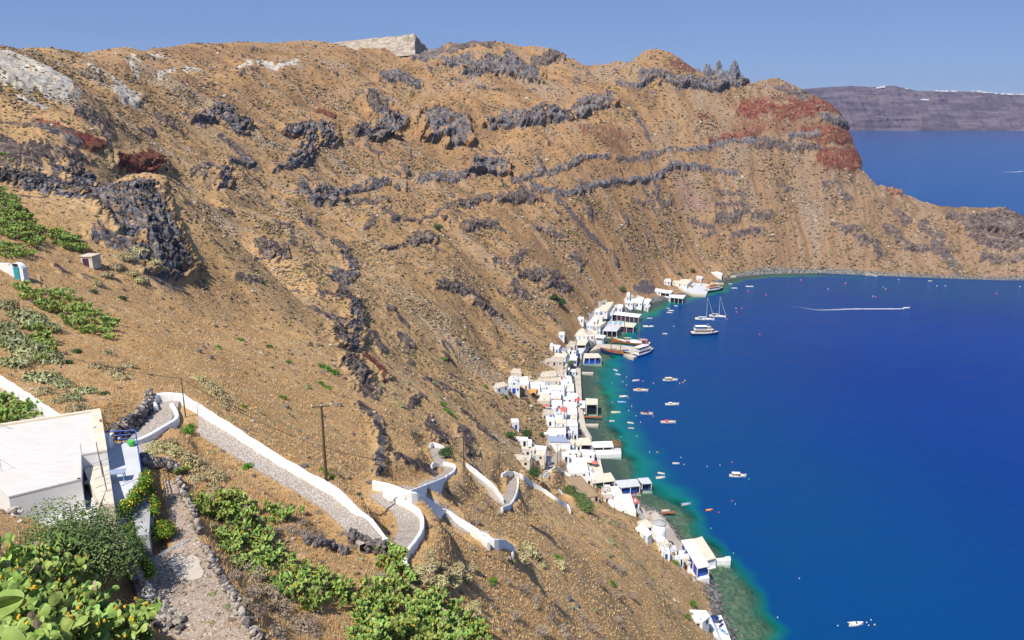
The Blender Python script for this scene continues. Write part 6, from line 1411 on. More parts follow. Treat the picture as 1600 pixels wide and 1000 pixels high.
rb(985, 661.5, 3.1, -22, 'upper of a pair of small white boats below the red striped boat', 'upper small white boat')
rb(986, 669.5, 2.8, -18, 'lower of a pair of small white boats, with a tan deck', 'lower small tan decked boat', ins='tan')
rb(1056, 725, 3.1, -2, 'lone small pale boat in open water above the two tavern boats', 'lone pale boat')
rb(1033, 740.5, 3.0, -22, 'upper open boat beside the end pavilion', 'upper open boat by the pavilion')
rb(1032, 747.5, 4.2, 12, 'lower, longer open boat beside the end pavilion', 'longer open boat by the pavilion', ins='cream')
fb(1152.5, 745, 6.8, -3, 'white fishing boat lying alone in the dark blue water right of the village', 'lone white fishing boat', trim='white', canopy='white')
rb(1072, 789, 4.0, 14, 'white open boat with an orange gunwale and blue inside', 'orange rimmed boat', stripe='orgbuoy', ins='lblue')
rb(1108, 798, 3.0, 12, 'small bright red open boat', 'red open boat', hull='redbuoy', stripe='redbuoy', ins='orange')
mb_(1337, 977, 4.6, 8, 'white motorboat with a small cabin at the bottom right of the bay', 'bottom right motorboat')
mb_(1013, 511, 7.4, 0, 'white cabin motorboat right of the panelled hall', 'cabin motorboat')
rb(1039, 522, 3.2, -20, 'small white boat between the cabin motorboat and the tour boat', 'small white boat by the tour boat')
rb(1015, 498, 3.8, -3, 'pale flat boat off the longest boathouse', 'pale flat boat')
rb(1044, 482, 2.6, -25, 'smallest pale boat of the cluster under the square boathouse', 'smallest cluster boat', ins='lblue')
rb(1048.5, 486, 4.2, -8, 'upper white boat of the cluster under the square boathouse', 'upper cluster boat', cover='white')
rb(1046, 489.2, 4.2, -2, 'lower white boat of the cluster under the square boathouse', 'lower cluster boat', cover='white')
rb(1056, 478.5, 3.0, -12, 'white boat nearest the square white boathouse', 'boathouse boat', cover='white')
rb(1141, 444, 3.0, -30, 'small white boat off the tip of the thin far jetty', 'far jetty boat')
rb(1147.5, 451, 4.8, -3, 'long white skiff right of the orange decked boat', 'long white skiff', cover='white')
mb_(1171, 448.5, 6.4, -6, 'white motorboat furthest up in the bay near a red buoy', 'uppermost motorboat')
fb(1361.5, 431.5, 9.5, -20, 'cream fishing boat close under the far rocky shore', 'far shore fishing boat', trim='wood', canopy='cream')
rb(1453, 439.5, 3.6, -3, 'tiny white boat near the far shore on the right', 'tiny far right boat')
rb(1038, 800.2, 3.4, 6, 'small white and red boat drawn up on the reddish plank jetty', 'jetty boat', stripe='redbuoy'); BOATS.pop()
for o in COL.objects:
    if o.get('label', '').startswith('small white and red boat drawn'): o.location = tuple(PZ(1040, 799.3, 1.35)); 
mb_(1416, 482, 5.6, 5, 'white speedboat pulling a long wake across the middle of the bay', 'speedboat with the long wake')
mb_(1598, 268, 16, 5, 'white speedboat cutting the open sea at the right edge behind the cape', 'edge speedboat')
# wakes: foam lying on the water
def wake(pxs, w0, w1, label):
    Lw = smooth_poly([PZ(x, y, 0.05) for x, y in pxs], 1.2); n = len(Lw); T = np.gradient(Lw[:, :2], axis=0); T /= np.linalg.norm(T, axis=1)[:, None]; Nn = np.stack([-T[:,1], T[:,0]], -1)
    w = np.linspace(w0, w1, n) * (1 + .35 * n2(np.arange(n)*.3, np.zeros(n), 5)); V = np.stack([np.column_stack([Lw[:, :2] + Nn * (w * o)[:, None], np.full(n, .06)]) for o in (-1, -.4, .4, 1)], 1).reshape(-1, 3)
    q = [(i*4 + j, i*4 + j + 1, i*4 + j + 5, i*4 + j + 4) for i in range(n-1) for j in range(3)]; me = np_mesh('wake_foam', V, np.array(q)[:, ::-1])
    fade = np.repeat(np.linspace(1, .0, n) ** .8, 4); edge = np.tile([.1, 1, 1, .1], n); set_col(me, 'foam', np.stack([fade * edge] * 3, -1))
    m = N('wake_foam'); m.base((.80, .84, .88), .7); p = m.pos(); a = m.noise(p, .9, 5, .8); s = m.n('ShaderNodeSeparateColor'); m.l(m.attr('foam'), s.inputs[0])
    f = m.math('MULTIPLY', m.ramp(m.math('ADD', a, m.math('MULTIPLY', s.outputs[0], .35)), [(.52, 0), (.72, 1)]), s.outputs[0], clamp=True)
    m.l(m.math('MULTIPLY', f, .9), m.b.inputs['Alpha']); o = link('wake_foam', me, m.m); tag(o, kind='stuff'); return o
wake([(1412,482.5),(1370,482.6),(1330,482.8),(1300,484),(1275,484),(1250,480),(1225,478)], 1.1, 3.5, '')
wake([(1594,268.5),(1580,268.8),(1560,269)], 4, 9, '')
# buoys
BM = {}
for k, mt in (('w', 'whitehull'), ('r', 'redbuoy'), ('o', 'orgbuoy'), ('y', 'yellow'), ('g', 'green')):
    me = MB().lathe((0,0,0), [(.05,-.42),(.3,-.3),(.42,0),(.3,.3),(.12,.42),(.1,.5)], 12).mesh('float', True); me.materials.append(M_[mt]); BM[k] = me
ring = MB().lathe((0,0,.5), [(.1,0),(.14,.05),(.14,.12),(.05,.14)], 8).mesh('ring'); ring.materials.append(M_['steel'])
CN = dict(w='white', r='red', o='orange', y='yellow', g='yellow green')
BU = [(1251,438,'r'),(1321,443,'o'),(1384,452,'o'),(1368,464,'r'),(1364,463,'w'),(1294,452,'w'),(1380,449,'g'),(1404,437,'w'),(1464,447,'w'),(1477,447,'w'),(1557,459,'r'),(1594,448,'w'),(1187,523,'r'),(1150,482,'w'),(1151,488,'r'),(1159,482,'r'),(1136,499,'r'),(1169,455,'r'),(1053,510,'w'),(979,589,'w'),(973,597,'w'),(956,599,'g'),(979,602,'w'),(1005,596,'r'),(1021,599,'w'),(1062,599,'w'),(1067,598,'o'),(1070,595,'y'),(987,635,'w'),(982,642,'w'),(994,650,'w'),(1021,650.5,'r'),(982,622,'r'),(957,629,'r'),(970,683,'g'),(995,682,'w'),(1015,707,'w'),(1027,707,'y'),(1064,715,'w'),(1069,726,'w'),(1105,729,'w'),(1125,727,'w'),(1144,723,'r'),(1170,749,'g'),(1144,783,'r'),(1149,788,'w'),(1123,801,'r'),(1111,826,'g'),(1146,865,'g'),(1249,904,'w'),(1215,965,'w'),(1309,978,'w'),(1354,973,'w'),(1357.5,977.5,'w'),(1366.5,976.5,'y'),(1361,969,'w'),(1001,660,'w'),(1093,514,'w'),(1197,461,'r')]
used_l = {}
for x, y, k in BU:
    q = PZ(x, y, 0); D = (CZ) / K(y); o = bpy.data.objects.new('mooring_buoy', None); COL.objects.link(o); o.location = (q[0], q[1], .1)
    s = np.clip(D / F * 2.0 / .9, .55, 1.7); s *= .8 if k == 'w' else 1.15; o.scale = (s, s, s); o.empty_display_size = .3
    f = bpy.data.objects.new('float', BM[k]); COL.objects.link(f); f.parent = o; g = bpy.data.objects.new('ring', ring); COL.objects.link(g); g.parent = o
    near = min(BOATS, key=lambda B_: np.hypot(project(*B_[0])[0] - x, project(*B_[0])[1] - y)); bx, by, _ = project(*near[0]); dx, dy = x - bx, y - by
    dr = ('right of' if dx > 0 else 'left of') if abs(dx) > 1.2 * abs(dy) else ('above' if dy < 0 else 'below')
    lab = f"{CN[k]} mooring buoy floating {dr} the {near[1]}"
    if lab in used_l: lab = f"{CN[k]} mooring buoy floating further {dr} the {near[1]}"
    used_l[lab] = 1; tag(o, lab, 'buoy', 'mooring buoys in the bay')
# ------------------------------------------------------------------ plants
def leafmat(name, c0, c1, c2, rough=.75, sc=6):
    q = N(name); p = q.coord(); oi = q.n('ShaderNodeObjectInfo'); a = q.noise(p, sc, 3, .6); b = q.noise(p, sc * .22, 2, .5)
    c = q.ramp(q.math('ADD', q.math('MULTIPLY', a, .6), q.math('MULTIPLY', b, .4)), [(.32, c0), (.5, c1), (.66, c2)])
    hs = q.n('ShaderNodeHueSaturation'); q.l(c, hs.inputs['Color']); q.l(q.math('MULTIPLY_ADD', oi.outputs['Random'], .35, .82), hs.inputs['Value']); q.l(q.math('MULTIPLY_ADD', oi.outputs['Random'], .04, .48), hs.inputs['Hue'])
    q.base(hs.outputs[0], rough, .25); return q.m
M_['pad'] = leafmat('prickly_pear_pad', (.12, .20, .04), (.25, .36, .085), (.46, .52, .16), .6, 2.5)
M_['padfruit'] = leafmat('cactus_fruit', (.55, .25, .02), (.75, .42, .03), (.70, .55, .06), .6, 3)
M_['padold'] = leafmat('woody_pad', (.16, .11, .07), (.26, .19, .13), (.36, .28, .2), .9, 4)
M_['tree'] = leafmat('olive_foliage', (.045, .08, .022), (.115, .165, .05), (.23, .27, .11), .75, 3)
M_['bright'] = leafmat('fresh_foliage', (.035, .10, .008), (.09, .22, .016), (.17, .34, .04), .7, 3)
M_['dkgreen'] = leafmat('dark_foliage', (.02, .05, .014), (.05, .10, .03), (.10, .16, .055), .75, 3)
M_['straw'] = leafmat('straw_scrub', (.30, .24, .11), (.46, .39, .20), (.58, .52, .31), .95, 3)
M_['greyscrub'] = leafmat('grey_brown_scrub', (.18, .135, .10), (.34, .26, .20), (.46, .37, .29), .95, 3)
M_['sage'] = leafmat('sage_scrub', (.18, .19, .08), (.32, .33, .16), (.46, .46, .27), .95, 3)
M_['flower'] = leafmat('orange_blossom', (.65, .25, .02), (.80, .40, .03), (.75, .55, .05), .6, 3)
def quads(C, Nn, U, su, sv, cup=0.0):
    """small leaf quads at C with normals Nn"""
    Nn = Nn / (np.linalg.norm(Nn, axis=1)[:, None] + 1e-9); U = U - (U * Nn).sum(1)[:, None] * Nn; U /= np.linalg.norm(U, axis=1)[:, None] + 1e-9; W_ = np.cross(Nn, U)
    a = C - U * su[:, None]; b = C + W_ * sv[:, None]; c = C + U * su[:, None]; d = C - W_ * sv[:, None]
    V = np.stack([a, b, c, d], 1).reshape(-1, 3); return V, np.arange(len(V)).reshape(-1, 4)
def crown_mesh(name, seed, n, R, leaf, lumps=9, flat=1.0, upright=0.0, inner=.55):
    r = np.random.default_rng(seed)
    lc = r.normal(size=(lumps, 3)); lc /= np.linalg.norm(lc, axis=1)[:, None]; lc[:, 2] = np.abs(lc[:, 2]) * .9 - .1; lc *= r.uniform(.25, .62, (lumps, 1)); lr = r.uniform(.32, .55, lumps)
    k = r.integers(0, lumps, n); d = r.normal(size=(n, 3)); d /= np.linalg.norm(d, axis=1)[:, None]
    rad = lr[k] * r.uniform(inner, 1.08, n) ** .7; C = lc[k] + d * rad[:, None]; C[:, 2] = np.where(C[:, 2] < -.15, -.15 - (C[:, 2] + .15) * .5, C[:, 2])
    C *= np.array([R, R, R * flat]); nr = d + r.normal(size=(n, 3)) * .55 + np.array([0, 0, .35]); U = r.normal(size=(n, 3)) + np.array([0, 0, upright * 3])
    s = leaf * r.uniform(.6, 1.3, n); V, q = quads(C, nr, U, s, s * (.5 if not upright else .3)); return np_mesh(name, V, q)
def limb_mb(h, R, seed, r0):
    r = random.Random(seed); m = MB(); m.tube((0,0,-.5), (.08*R, .05*R, h*.5), r0, r0*.7, 8)
    for k in range(6):
        a = 2*pi*k/6 + r.uniform(-.3,.3); e = (cos(a)*R*.55, sin(a)*R*.55, h*.5 + R*r.uniform(.2,.75)); m.tube((.08*R,.05*R,h*.48), e, r0*.5, r0*.18, 6)
        m.tube(e, (e[0]*1.3, e[1]*1.3, e[2] + R*.2), r0*.18, r0*.06, 5)
    return m
def tree(px, py, R, h, mat, label, seed, n=2600, leaf=.12, name='tree', cat='tree', flat=.85, lumps=12, fruit=None, q=None, sx=1.0, rz=0):
    if q is None: q = hit(px, py)
    root = empty(name, tuple(q), rz); limb_mb(h, R, seed, max(.05, R * .07)).build('trunk', M_['bark'], root)
    me = crown_mesh('crown', seed, n, R, leaf, lumps, flat); o = link('crown', me, M_[mat], root, (0, 0, h)); o.scale = (sx, 1, 1)
    if fruit:
        r = np.random.default_rng(seed + 5); k = n // 14; V0 = np.zeros(len(me.vertices) * 3, np.float32); me.vertices.foreach_get('co', V0); V0 = V0.reshape(-1, 4, 3).mean(1); C = V0[r.choice(len(V0), k, replace=False)] * 1.04
        V, qq = quads(C, r.normal(size=(k, 3)), r.normal(size=(k, 3)), np.full(k, leaf * .9), np.full(k, leaf * .8)); f = link('blossom', np_mesh('blossom', V, qq), M_[fruit], root, (0, 0, h)); f.scale = (sx, 1, 1)
    tag(root, label, cat); return root
q = P(122, 892, 45.5); q[2] -= .8
tree(0, 0, 4.0, 1.5, 'tree', 'big spreading dark green tree in front of the near house', 101, 24000, .088, flat=1.05, lumps=26, q=q, sx=1.1)
tree(252, 850, 1.35, .8, 'bright', 'bright green bush with yellow flowers beside the dirt track', 102, 4200, .06, 'flowering_bush', 'bush', .9, 9, 'flower')
# climbers along the retaining wall and below it
def climber(px, label, seed, R, n, fruit='flower', z=122.9):
    V = []; r = np.random.default_rng(seed); m = [np.array(PZ(x, y, z)) for x, y in px]; m = smooth_poly(m, R * .5); k = r.integers(0, len(m), n); d = r.normal(size=(n, 3)); d /= np.linalg.norm(d, axis=1)[:, None]
    C = m[k] + d * (R * r.uniform(.4, 1, (n, 1))) * np.array([1, 1, 1.15]) + n3(m[k][:,0], m[k][:,1], m[k][:,2], 3)[:, None] * R; root = empty('climbing_shrub', tuple(m[0])); o = m[0]
    V, qq = quads(C - o, d + r.normal(size=(n,3))*.5 + [0,0,.4], r.normal(size=(n,3)), .075 * r.uniform(.6,1.3,n), .045 * r.uniform(.6,1.3,n)); link('foliage', np_mesh('foliage', V, qq), M_['bright'], root)
    j = r.choice(n, n // 12, replace=False); V, qq = quads((C - o)[j] + d[j]*.08, r.normal(size=(len(j),3)), r.normal(size=(len(j),3)), np.full(len(j), .06), np.full(len(j), .055)); link('blossom', np_mesh('blossom', V, qq), M_[fruit], root)
    s = MB()
    for a, b_ in zip(m[:-1:3], m[3::3]): s.tube(tuple(a - o - [0,0,.4]), tuple(b_ - o - [0,0,.4]), .03, None, 5)
    s.build('stem', M_['bark'], root); tag(root, label, 'shrub')
climber([(226,747),(222,760),(212,775),(200,790),(188,800)], 'orange flowered climber spilling over the terrace edge above the grey wall', 111, .55, 4200, z=124.25)
climber([(230,745),(236,762),(240,785),(241,800)], 'green climber on the track side of the terrace corner', 112, .45, 2600, z=123.4)
climber([(197,828),(205,845),(215,862),(225,880),(235,895)], 'narrow flowering hedge running down beside the whitewashed rubble wall', 113, .4, 3200, z=123.3)
# village trees
for a in [(893,574,3.0,2.6,'tree','round waterfront tree at the top of the beach',121,1500,.28),(833,746,2.6,1.2,'dkgreen','round dark shrub tree beside the lowest hairpin',122,1700,.2),(697,716,1.9,.9,'dkgreen','round green shrub tree covering the wall of the upper bend',123,1700,.14),(824,684,2.9,1.6,'dkgreen','right of the two round trees above the long white roof',124,1500,.25),(797,684,2.2,1.2,'dkgreen','left of the two round trees above the long white roof',125,1200,.25),(846,682,1.4,.8,'dkgreen','small dark round tree left of the blue grey roof',126,800,.2),(876,478,4.6,2.5,'dkgreen','largest green tree clump on the slope above the village',127,1300,.45),(866,470,3.5,2.0,'dkgreen','smaller green tree left of the clump above the village',128,900,.45),(972,455,3.2,1.8,'tree','green tree above the little white tower house',129,800,.4),(1016,476,2.6,1.5,'tree','pale green tree beside the white terraces',130,700,.35),(976,768,1.7,1.0,'bright','bright green tree in front of the blue restaurant',131,800,.18),(938,763,1.6,.8,'dkgreen','dark bush at the corner of the long brown roof',132,800,.18),(685,360,3.6,1.8,'dkgreen','lone green bush high on the slope beside a pale boulder',133,700,.4),(819,618,1.5,.6,'greyscrub','brown round shrub left of the orange awning',134,500,.2),(790,622,1.3,.5,'dkgreen','green shrub below the boat shaped house',135,500,.2),(758,606,1.3,.5,'bright','yellow green shrub left of the boat shaped house',136,500,.2),(868,589,1.3,.6,'greyscrub','brown shrub on the wall beside the white beach house',137,500,.2),(1062,430,2.6,1.0,'dkgreen','green bush left of the nets above the grey quay',138,600,.3),(1082,425,3.6,1.0,'dkgreen','long green hedge above the grey quay',139,700,.3),(856,634,1.8,.6,'sage','olive shrub between the beige roof and the pink roof',140,500,.2),(1056,882,1.4,.5,'bright','green shrub below the house with the tall blue door',141,600,.16),(1082,947,1.6,.6,'bright','bright green shrub above the bottom white house',142,600,.16),(1074,967,1.2,.5,'bright','green shrub on the slope side of the bottom white house',143,500,.15),(1215,0,0,0,'','',0,0,0)]:
    if a[2] == 0: continue
    tree(a[0], a[1], a[2], a[3], a[4], a[5], a[6], a[7], a[8])
def bigfig():
    for k, (x, y, R, lab) in enumerate([(890,772,3.3,'upper left crown of the fig thicket behind the long brown roof'),(903,785,3.9,'middle crown of the fig thicket below the long brown roof'),(916,798,3.1,'lowest crown of the fig thicket at the end of the white wall')]):
        tree(x, y, R, .9, 'tree', lab, 150 + k, 4200, .2, lumps=16)
bigfig()
# dry scrub cushions
def cushion(name, seed, n, leaf, up, flat=.62):
    return crown_mesh(name, seed, n, 1.0, leaf, 11, flat, up, .5)
CUSH = {}
for mt, up, leaf in (('straw', .5, .13), ('greyscrub', .35, .075), ('sage', .6, .12), ('bright', 0, .09), ('dkgreen', 0, .09)):
    CUSH[mt] = []
    for s in range(2):
        me = cushion('foliage', 200 + s * 7 + len(mt), 900, leaf, up); me.materials.append(M_[mt]); CUSH[mt].append(me)
stem_me = MB().tube((0,0,-.4),(.02,.0,.2),.07,.05,6).tube((0,0,0),(.3,.1,.35),.03,.015,5).tube((0,0,0),(-.25,.2,.35),.03,.015,5).tube((0,0,0),(.05,-.3,.3),.03,.015,5).mesh('stem'); stem_me.materials.append(M_['bark'])
def bush(px, py, rpx, mt, label, group, name='dry_bush', sx=1.0, rz=None, r=random):
    q = hit(px, py + rpx * .35)
    if q is None: return
    D = project(*q)[2]; R = rpx * D / F / .56; o = bpy.data.objects.new(name, None); COL.objects.link(o); o.location = tuple(q); o.rotation_euler.z = r.uniform(0, 6.28) if rz is None else rz; o.scale = (R * sx, R, R); o.empty_display_size = .3
    f = bpy.data.objects.new('foliage', r.choice(CUSH[mt])); COL.objects.link(f); f.parent = o; s = bpy.data.objects.new('stem', stem_me); COL.objects.link(s); s.parent = o
    tag(o, label, 'bush', group)
r5 = random.Random(12)
def bushes(spots, mt, label, group, name='dry_bush', jit=0):
    for (x, y, rp) in spots: bush(x, y, rp, mt, label, group, name, r=r5)
G1 = 'olive straw cushions on the left slope'; G2 = 'grey brown scrub cushions below the long wall'
bushes([(10,475,14),(28,490,16),(50,500,18),(75,510,14),(15,530,22),(45,545,22),(75,560,18),(20,565,20),(60,590,20),(95,600,14),(110,620,14),(130,610,12),(0,510,18)], 'sage', 'pale sage cushion on the mound at the left edge', 'sage cushions on the left mound', 'sage_bush')
bushes([(175,578,14),(150,570,11),(188,588,11),(165,550,9),(200,570,9),(120,635,12),(90,625,10),(70,610,12),(335,612,13),(350,625,13),(325,600,11),(345,635,9),(310,590,9)], 'straw', 'straw coloured cushion above the long white wall', G1, 'straw_bush')
bushes([(215,390,12),(195,400,12),(230,410,14),(180,415,10),(245,420,12),(205,425,9),(165,428,9),(190,400,10),(150,440,8),(215,435,10)], 'straw', 'straw cushion under the dark cliff beside the stone hut', 'straw cushions below the dark cliff', 'straw_bush')
bushes([(240,695,12),(255,700,12),(270,705,12),(285,712,12),(300,722,14),(320,735,14),(340,745,12),(235,705,9),(260,690,10),(305,745,12),(330,760,12),(355,770,10)], 'straw', 'dry straw cushion between the shaded wall and the dirt track', 'straw cushions above the dirt track', 'straw_bush')
bushes([(455,825,11),(475,830,12),(495,838,12),(470,815,9),(400,812,10),(415,825,11),(430,830,10),(440,800,8),(372,880,16),(395,900,18),(415,925,20),(440,950,20),(385,920,16),(470,970,20),(400,955,18),(430,990,20),(360,900,12),(375,940,14),(590,905,14),(610,910,13),(625,915,10),(575,912,10),(490,985,12)], 'greyscrub', 'grey brown scrub cushion between the cactus patches', G2)
bushes([(670,880,13),(690,890,14),(710,885,13),(660,900,14),(680,905,15),(705,905,14),(725,900,12),(650,890,11),(735,885,9),(670,870,10),(640,920,9),(735,955,11),(740,945,9),(820,855,14),(810,865,15),(835,865,12),(845,880,8),(870,880,9)], 'straw', 'straw cushion on the slope right of the lower stair', 'straw cushions right of the lower stair', 'straw_bush')
bushes([(690,790,9),(705,770,7),(740,790,6),(745,795,8),(760,785,7),(775,800,6),(715,755,6),(700,765,8),(620,770,5),(665,765,6)], 'greyscrub', 'grey brown scrub tuft inside the loop of white walls', 'scrub tufts inside the wall loop')
bushes([(950,880,10),(965,890,9),(935,910,8),(960,925,9),(815,920,11),(835,940,10),(860,960,12),(880,985,12),(840,985,13),(920,980,10),(800,960,11),(905,960,8),(960,965,8),(985,930,7),(1010,910,7),(880,840,7),(925,850,6),(975,850,5),(1000,880,6),(1040,930,6),(1060,955,6),(1030,975,7),(790,905,8)], 'greyscrub', 'grey brown scrub tuft on the open slope above the lowest houses', 'scrub tufts on the open slope')
bushes([(163,614,6),(145,455,6),(190,465,6),(118,548,7),(105,565,6)], 'dkgreen', 'small rounded green cushion on the dry left slope', 'green cushions on the left slope', 'green_bush')
bushes([(290,672,8),(297,665,6),(388,727,7),(380,635,5),(505,735,7),(515,745,6),(440,620,5),(340,542,5),(450,565,5),(375,530,5),(420,540,4),(765,908,6),(770,905,5),(870,870,6),(955,910,5),(520,580,7),(510,575,6),(500,570,5),(510,605,6),(500,598,5),(690,630,5),(695,640,5),(702,645,5),(708,650,4),(693,560,4),(410,440,4)], 'bright', 'small fresh green bush on the brown hillside', 'fresh green bushes on the hillside', 'green_bush')
for k in range(150):
    x = r5.uniform(300, 1000); y = r5.uniform(560, 980)
    if y < 430 + (x - 300) * .1 or (x > 560 and x < 900 and y > 720 and y < 860): continue
    if x > 760 + (1000 - y) * .1 and y < 800: continue
    bush(x, y, r5.uniform(3, 6), r5.choice(['straw', 'greyscrub', 'greyscrub', 'sage']), 'low dry scrub tuft among the grass of the brown slope', 'dry scrub tufts on the brown slope', r=r5)
# prickly pears
def pad_shape(n=10):
    r = [(0.0, 0), (.30, .12), (.46, .34), (.5, .58), (.40, .84), (.2, .98), (0.0, 1.0)]
    return r
def cactus_mesh(name, seed, pads, R):
    r = np.random.default_rng(seed); tmpl = []
    K_ = 9
    for t in (-1, 1):
        tmpl.append((0, t * .09, .5))
    outline = [(.5 * sin(a) * (1 - .12 * cos(a)), 0, .5 - .5 * cos(a)) for a in np.linspace(0, 2 * pi, K_ + 1)[:-1]]
    tv = np.array(outline + [(0, -.1, .52), (0, .1, .52)]); tf = [(i, (i + 1) % K_, K_) for i in range(K_)] + [((i + 1) % K_, i, K_ + 1) for i in range(K_)]
    V = []; Fc = []; FV = []; FF = []; mi = []
    st = [(np.array([r.uniform(-.3, .3) * R, r.uniform(-.3, .3) * R, -.1]), 0) for _ in range(8)]; k = 0
    ends = []
    while k < pads and st:
        p, lev = st.pop(0); s = r.uniform(.26, .42) * (1 if lev < 3 else .85); az = r.uniform(0, 2*pi); tilt = r.uniform(.15, 1.0 if lev else .6)
        out = p[:2] / (np.linalg.norm(p[:2]) + .01); d = np.array([sin(tilt) * cos(az), sin(tilt) * sin(az), cos(tilt)]) + np.array([out[0], out[1], 0]) * .45; d /= np.linalg.norm(d)
        if lev > 2 and r.random() < .3: d[2] *= .4; d /= np.linalg.norm(d)
        x = np.cross(d, r.normal(size=3)); x /= np.linalg.norm(x); y = np.cross(d, x); v = p + (tv[:, :1] * x + tv[:, 1:2] * y + tv[:, 2:] * d) * s * np.array([1, 1, 1]); v = p + (tv[:, 0][:, None] * x * .82 + tv[:, 1][:, None] * y + tv[:, 2][:, None] * d) * s
        Fc += [[a + len(V) * len(tv) for a in f] for f in tf]; V.append(v); mi += [1 if (lev == 0 and r.random() < .7) or r.random() < .05 else 0] * len(tf); k += 1; tip = p + d * s * .93
        ends.append((tip, d))
        for _ in range(r.integers(1, 4)):
            if tip[2] < 1.35: st.append((tip + x * r.uniform(-.3, .3) * s, lev + 1))
        if not st: st.append((np.array([r.uniform(-.6, .6) * R, r.uniform(-.6, .6) * R, 0]), 1))
    me = np_mesh(name, np.vstack(V), np.array(Fc), mi=mi)
    C = []; 
    for (t, d) in ends:
        if r.random() < .07:
            for _ in range(r.integers(1, 3)): C.append(t + r.normal(size=3) * .06 + d * .04)
    fm = MB()
    for c in C: fm.lathe(tuple(c), [(.02, -.05), (.045, 0), (.03, .06)], 5)
    return me, fm.mesh('fruit')
CAC = []
for s in range(7):
    a, f = cactus_mesh('pads', 300 + s, 120, 1.1); a.materials.append(M_['pad']); a.materials.append(M_['padold']); f.materials.append(M_['padfruit']); CAC.append((a, f))
def cactus(q, sc, label, group, r):
    o = bpy.data.objects.new('prickly_pear', None); COL.objects.link(o); o.location = tuple(q); o.rotation_euler.z = r.uniform(0, 6.28); o.scale = (sc, sc, sc * r.uniform(.8, 1.1)); o.empty_display_size = .3; a, f = r.choice(CAC)
    for n_, me in (('pads', a), ('fruit', f)): c = bpy.data.objects.new(n_, me); COL.objects.link(c); c.parent = o
    tag(o, label, 'cactus', group)
def inside(x, y, poly):
    c = False; n = len(poly)
    for i in range(n):
        a, b_ = poly[i], poly[(i+1) % n]
        if (a[1] > y) != (b_[1] > y) and x < (b_[0]-a[0]) * (y-a[1]) / (b_[1]-a[1]) + a[0]: c = not c
    return c
def patch(poly, sp, sc, label, group, seed, lift=0):
    r = random.Random(seed); x0, x1 = min(p[0] for p in poly), max(p[0] for p in poly); y0, y1 = min(p[1] for p in poly), max(p[1] for p in poly); y = y0; k = 0
    while y < y1:
        x = x0 + (k % 2) * sp * .5
        while x < x1:
            xx, yy = x + r.uniform(-.3, .3) * sp, y + r.uniform(-.3, .3) * sp
            if inside(xx, yy, poly):
                q = hit(xx, yy, .45)
                if q is not None: q = q - np.array([0, 0, .45]); cactus(q, sc * r.uniform(.8, 1.2), label, group, r)
            x += sp
        y += sp * .72; k += 1
patch([(300,768),(345,765),(385,778),(430,842),(470,868),(520,905),(560,915),(540,940),(500,935),(492,960),(455,930),(420,900),(385,885),(350,860),(322,822)], 21.5, 0.9, 'prickly pear clump in the long green band right of the dirt track', 'prickly pears in the long band beside the track', 1)
patch([(398,790),(465,783),(478,803),(440,812),(398,815)], 18.6, 0.83, 'prickly pear clump in the small patch above the long band', 'prickly pears in the small upper patch', 2)
patch([(560,912),(620,905),(650,925),(700,930),(735,965),(775,1010),(560,1010),(545,975)], 23.6, 1.0, 'prickly pear clump in the wide patch at the bottom centre', 'prickly pears in the bottom centre patch', 3)
patch([(590,850),(612,842),(624,858),(632,885),(640,905),(600,898),(590,880)], 17.4, 0.89, 'prickly pear clump climbing to the end of the white wall', 'prickly pears at the foot of the lower stair', 4)
patch([(32,445),(90,448),(150,478),(186,508),(182,530),(150,520),(110,510),(85,488),(40,468)], 13.6, 1.0, 'prickly pear clump in the bright band across the left slope', 'prickly pears across the left slope', 5)
patch([(42,505),(78,510),(86,540),(80,565),(55,560)], 13.6, 0.94, 'prickly pear clump in the dark green patch at the left', 'prickly pears in the dark left patch', 6)
patch([(-10,292),(30,312),(62,352),(70,375),(50,388),(0,362)], 9.9, 1.18, 'prickly pear clump in the upper patch at the left edge', 'prickly pears in the upper left patch', 7)
patch([(70,352),(100,362),(132,378),(130,392),(90,382)], 8.7, 1.06, 'prickly pear clump in the thin band below the dark cliff', 'prickly pears in the thin band below the cliff', 8)
patch([(-10,378),(30,382),(52,395),(48,405),(0,400)], 9.9, 0.94, 'prickly pear clump just above the cave house', 'prickly pears above the cave house', 9)
patch([(-10,615),(20,618),(45,632),(62,648),(50,658),(-10,668)], 16.1, 0.94, 'prickly pear clump behind the roof of the near house', 'prickly pears behind the near roof', 10)
patch([(268,722),(290,722),(292,740),(272,745)], 13.6, 0.71, 'prickly pear clump at the head of the dirt track', 'prickly pears at the head of the track', 11)
patch([(-20,868),(60,862),(105,895),(150,935),(190,975),(215,1030),(-20,1040)], 30, 1.25, 'prickly pear clump in the near patch at the bottom left corner', 'prickly pears in the bottom left corner', 12)
patch([(5,235),(20,240),(25,255),(5,250)], 9.9, 0.94, 'prickly pear clump on the ledge above the upper left patch', 'prickly pears on the left ledge', 13)
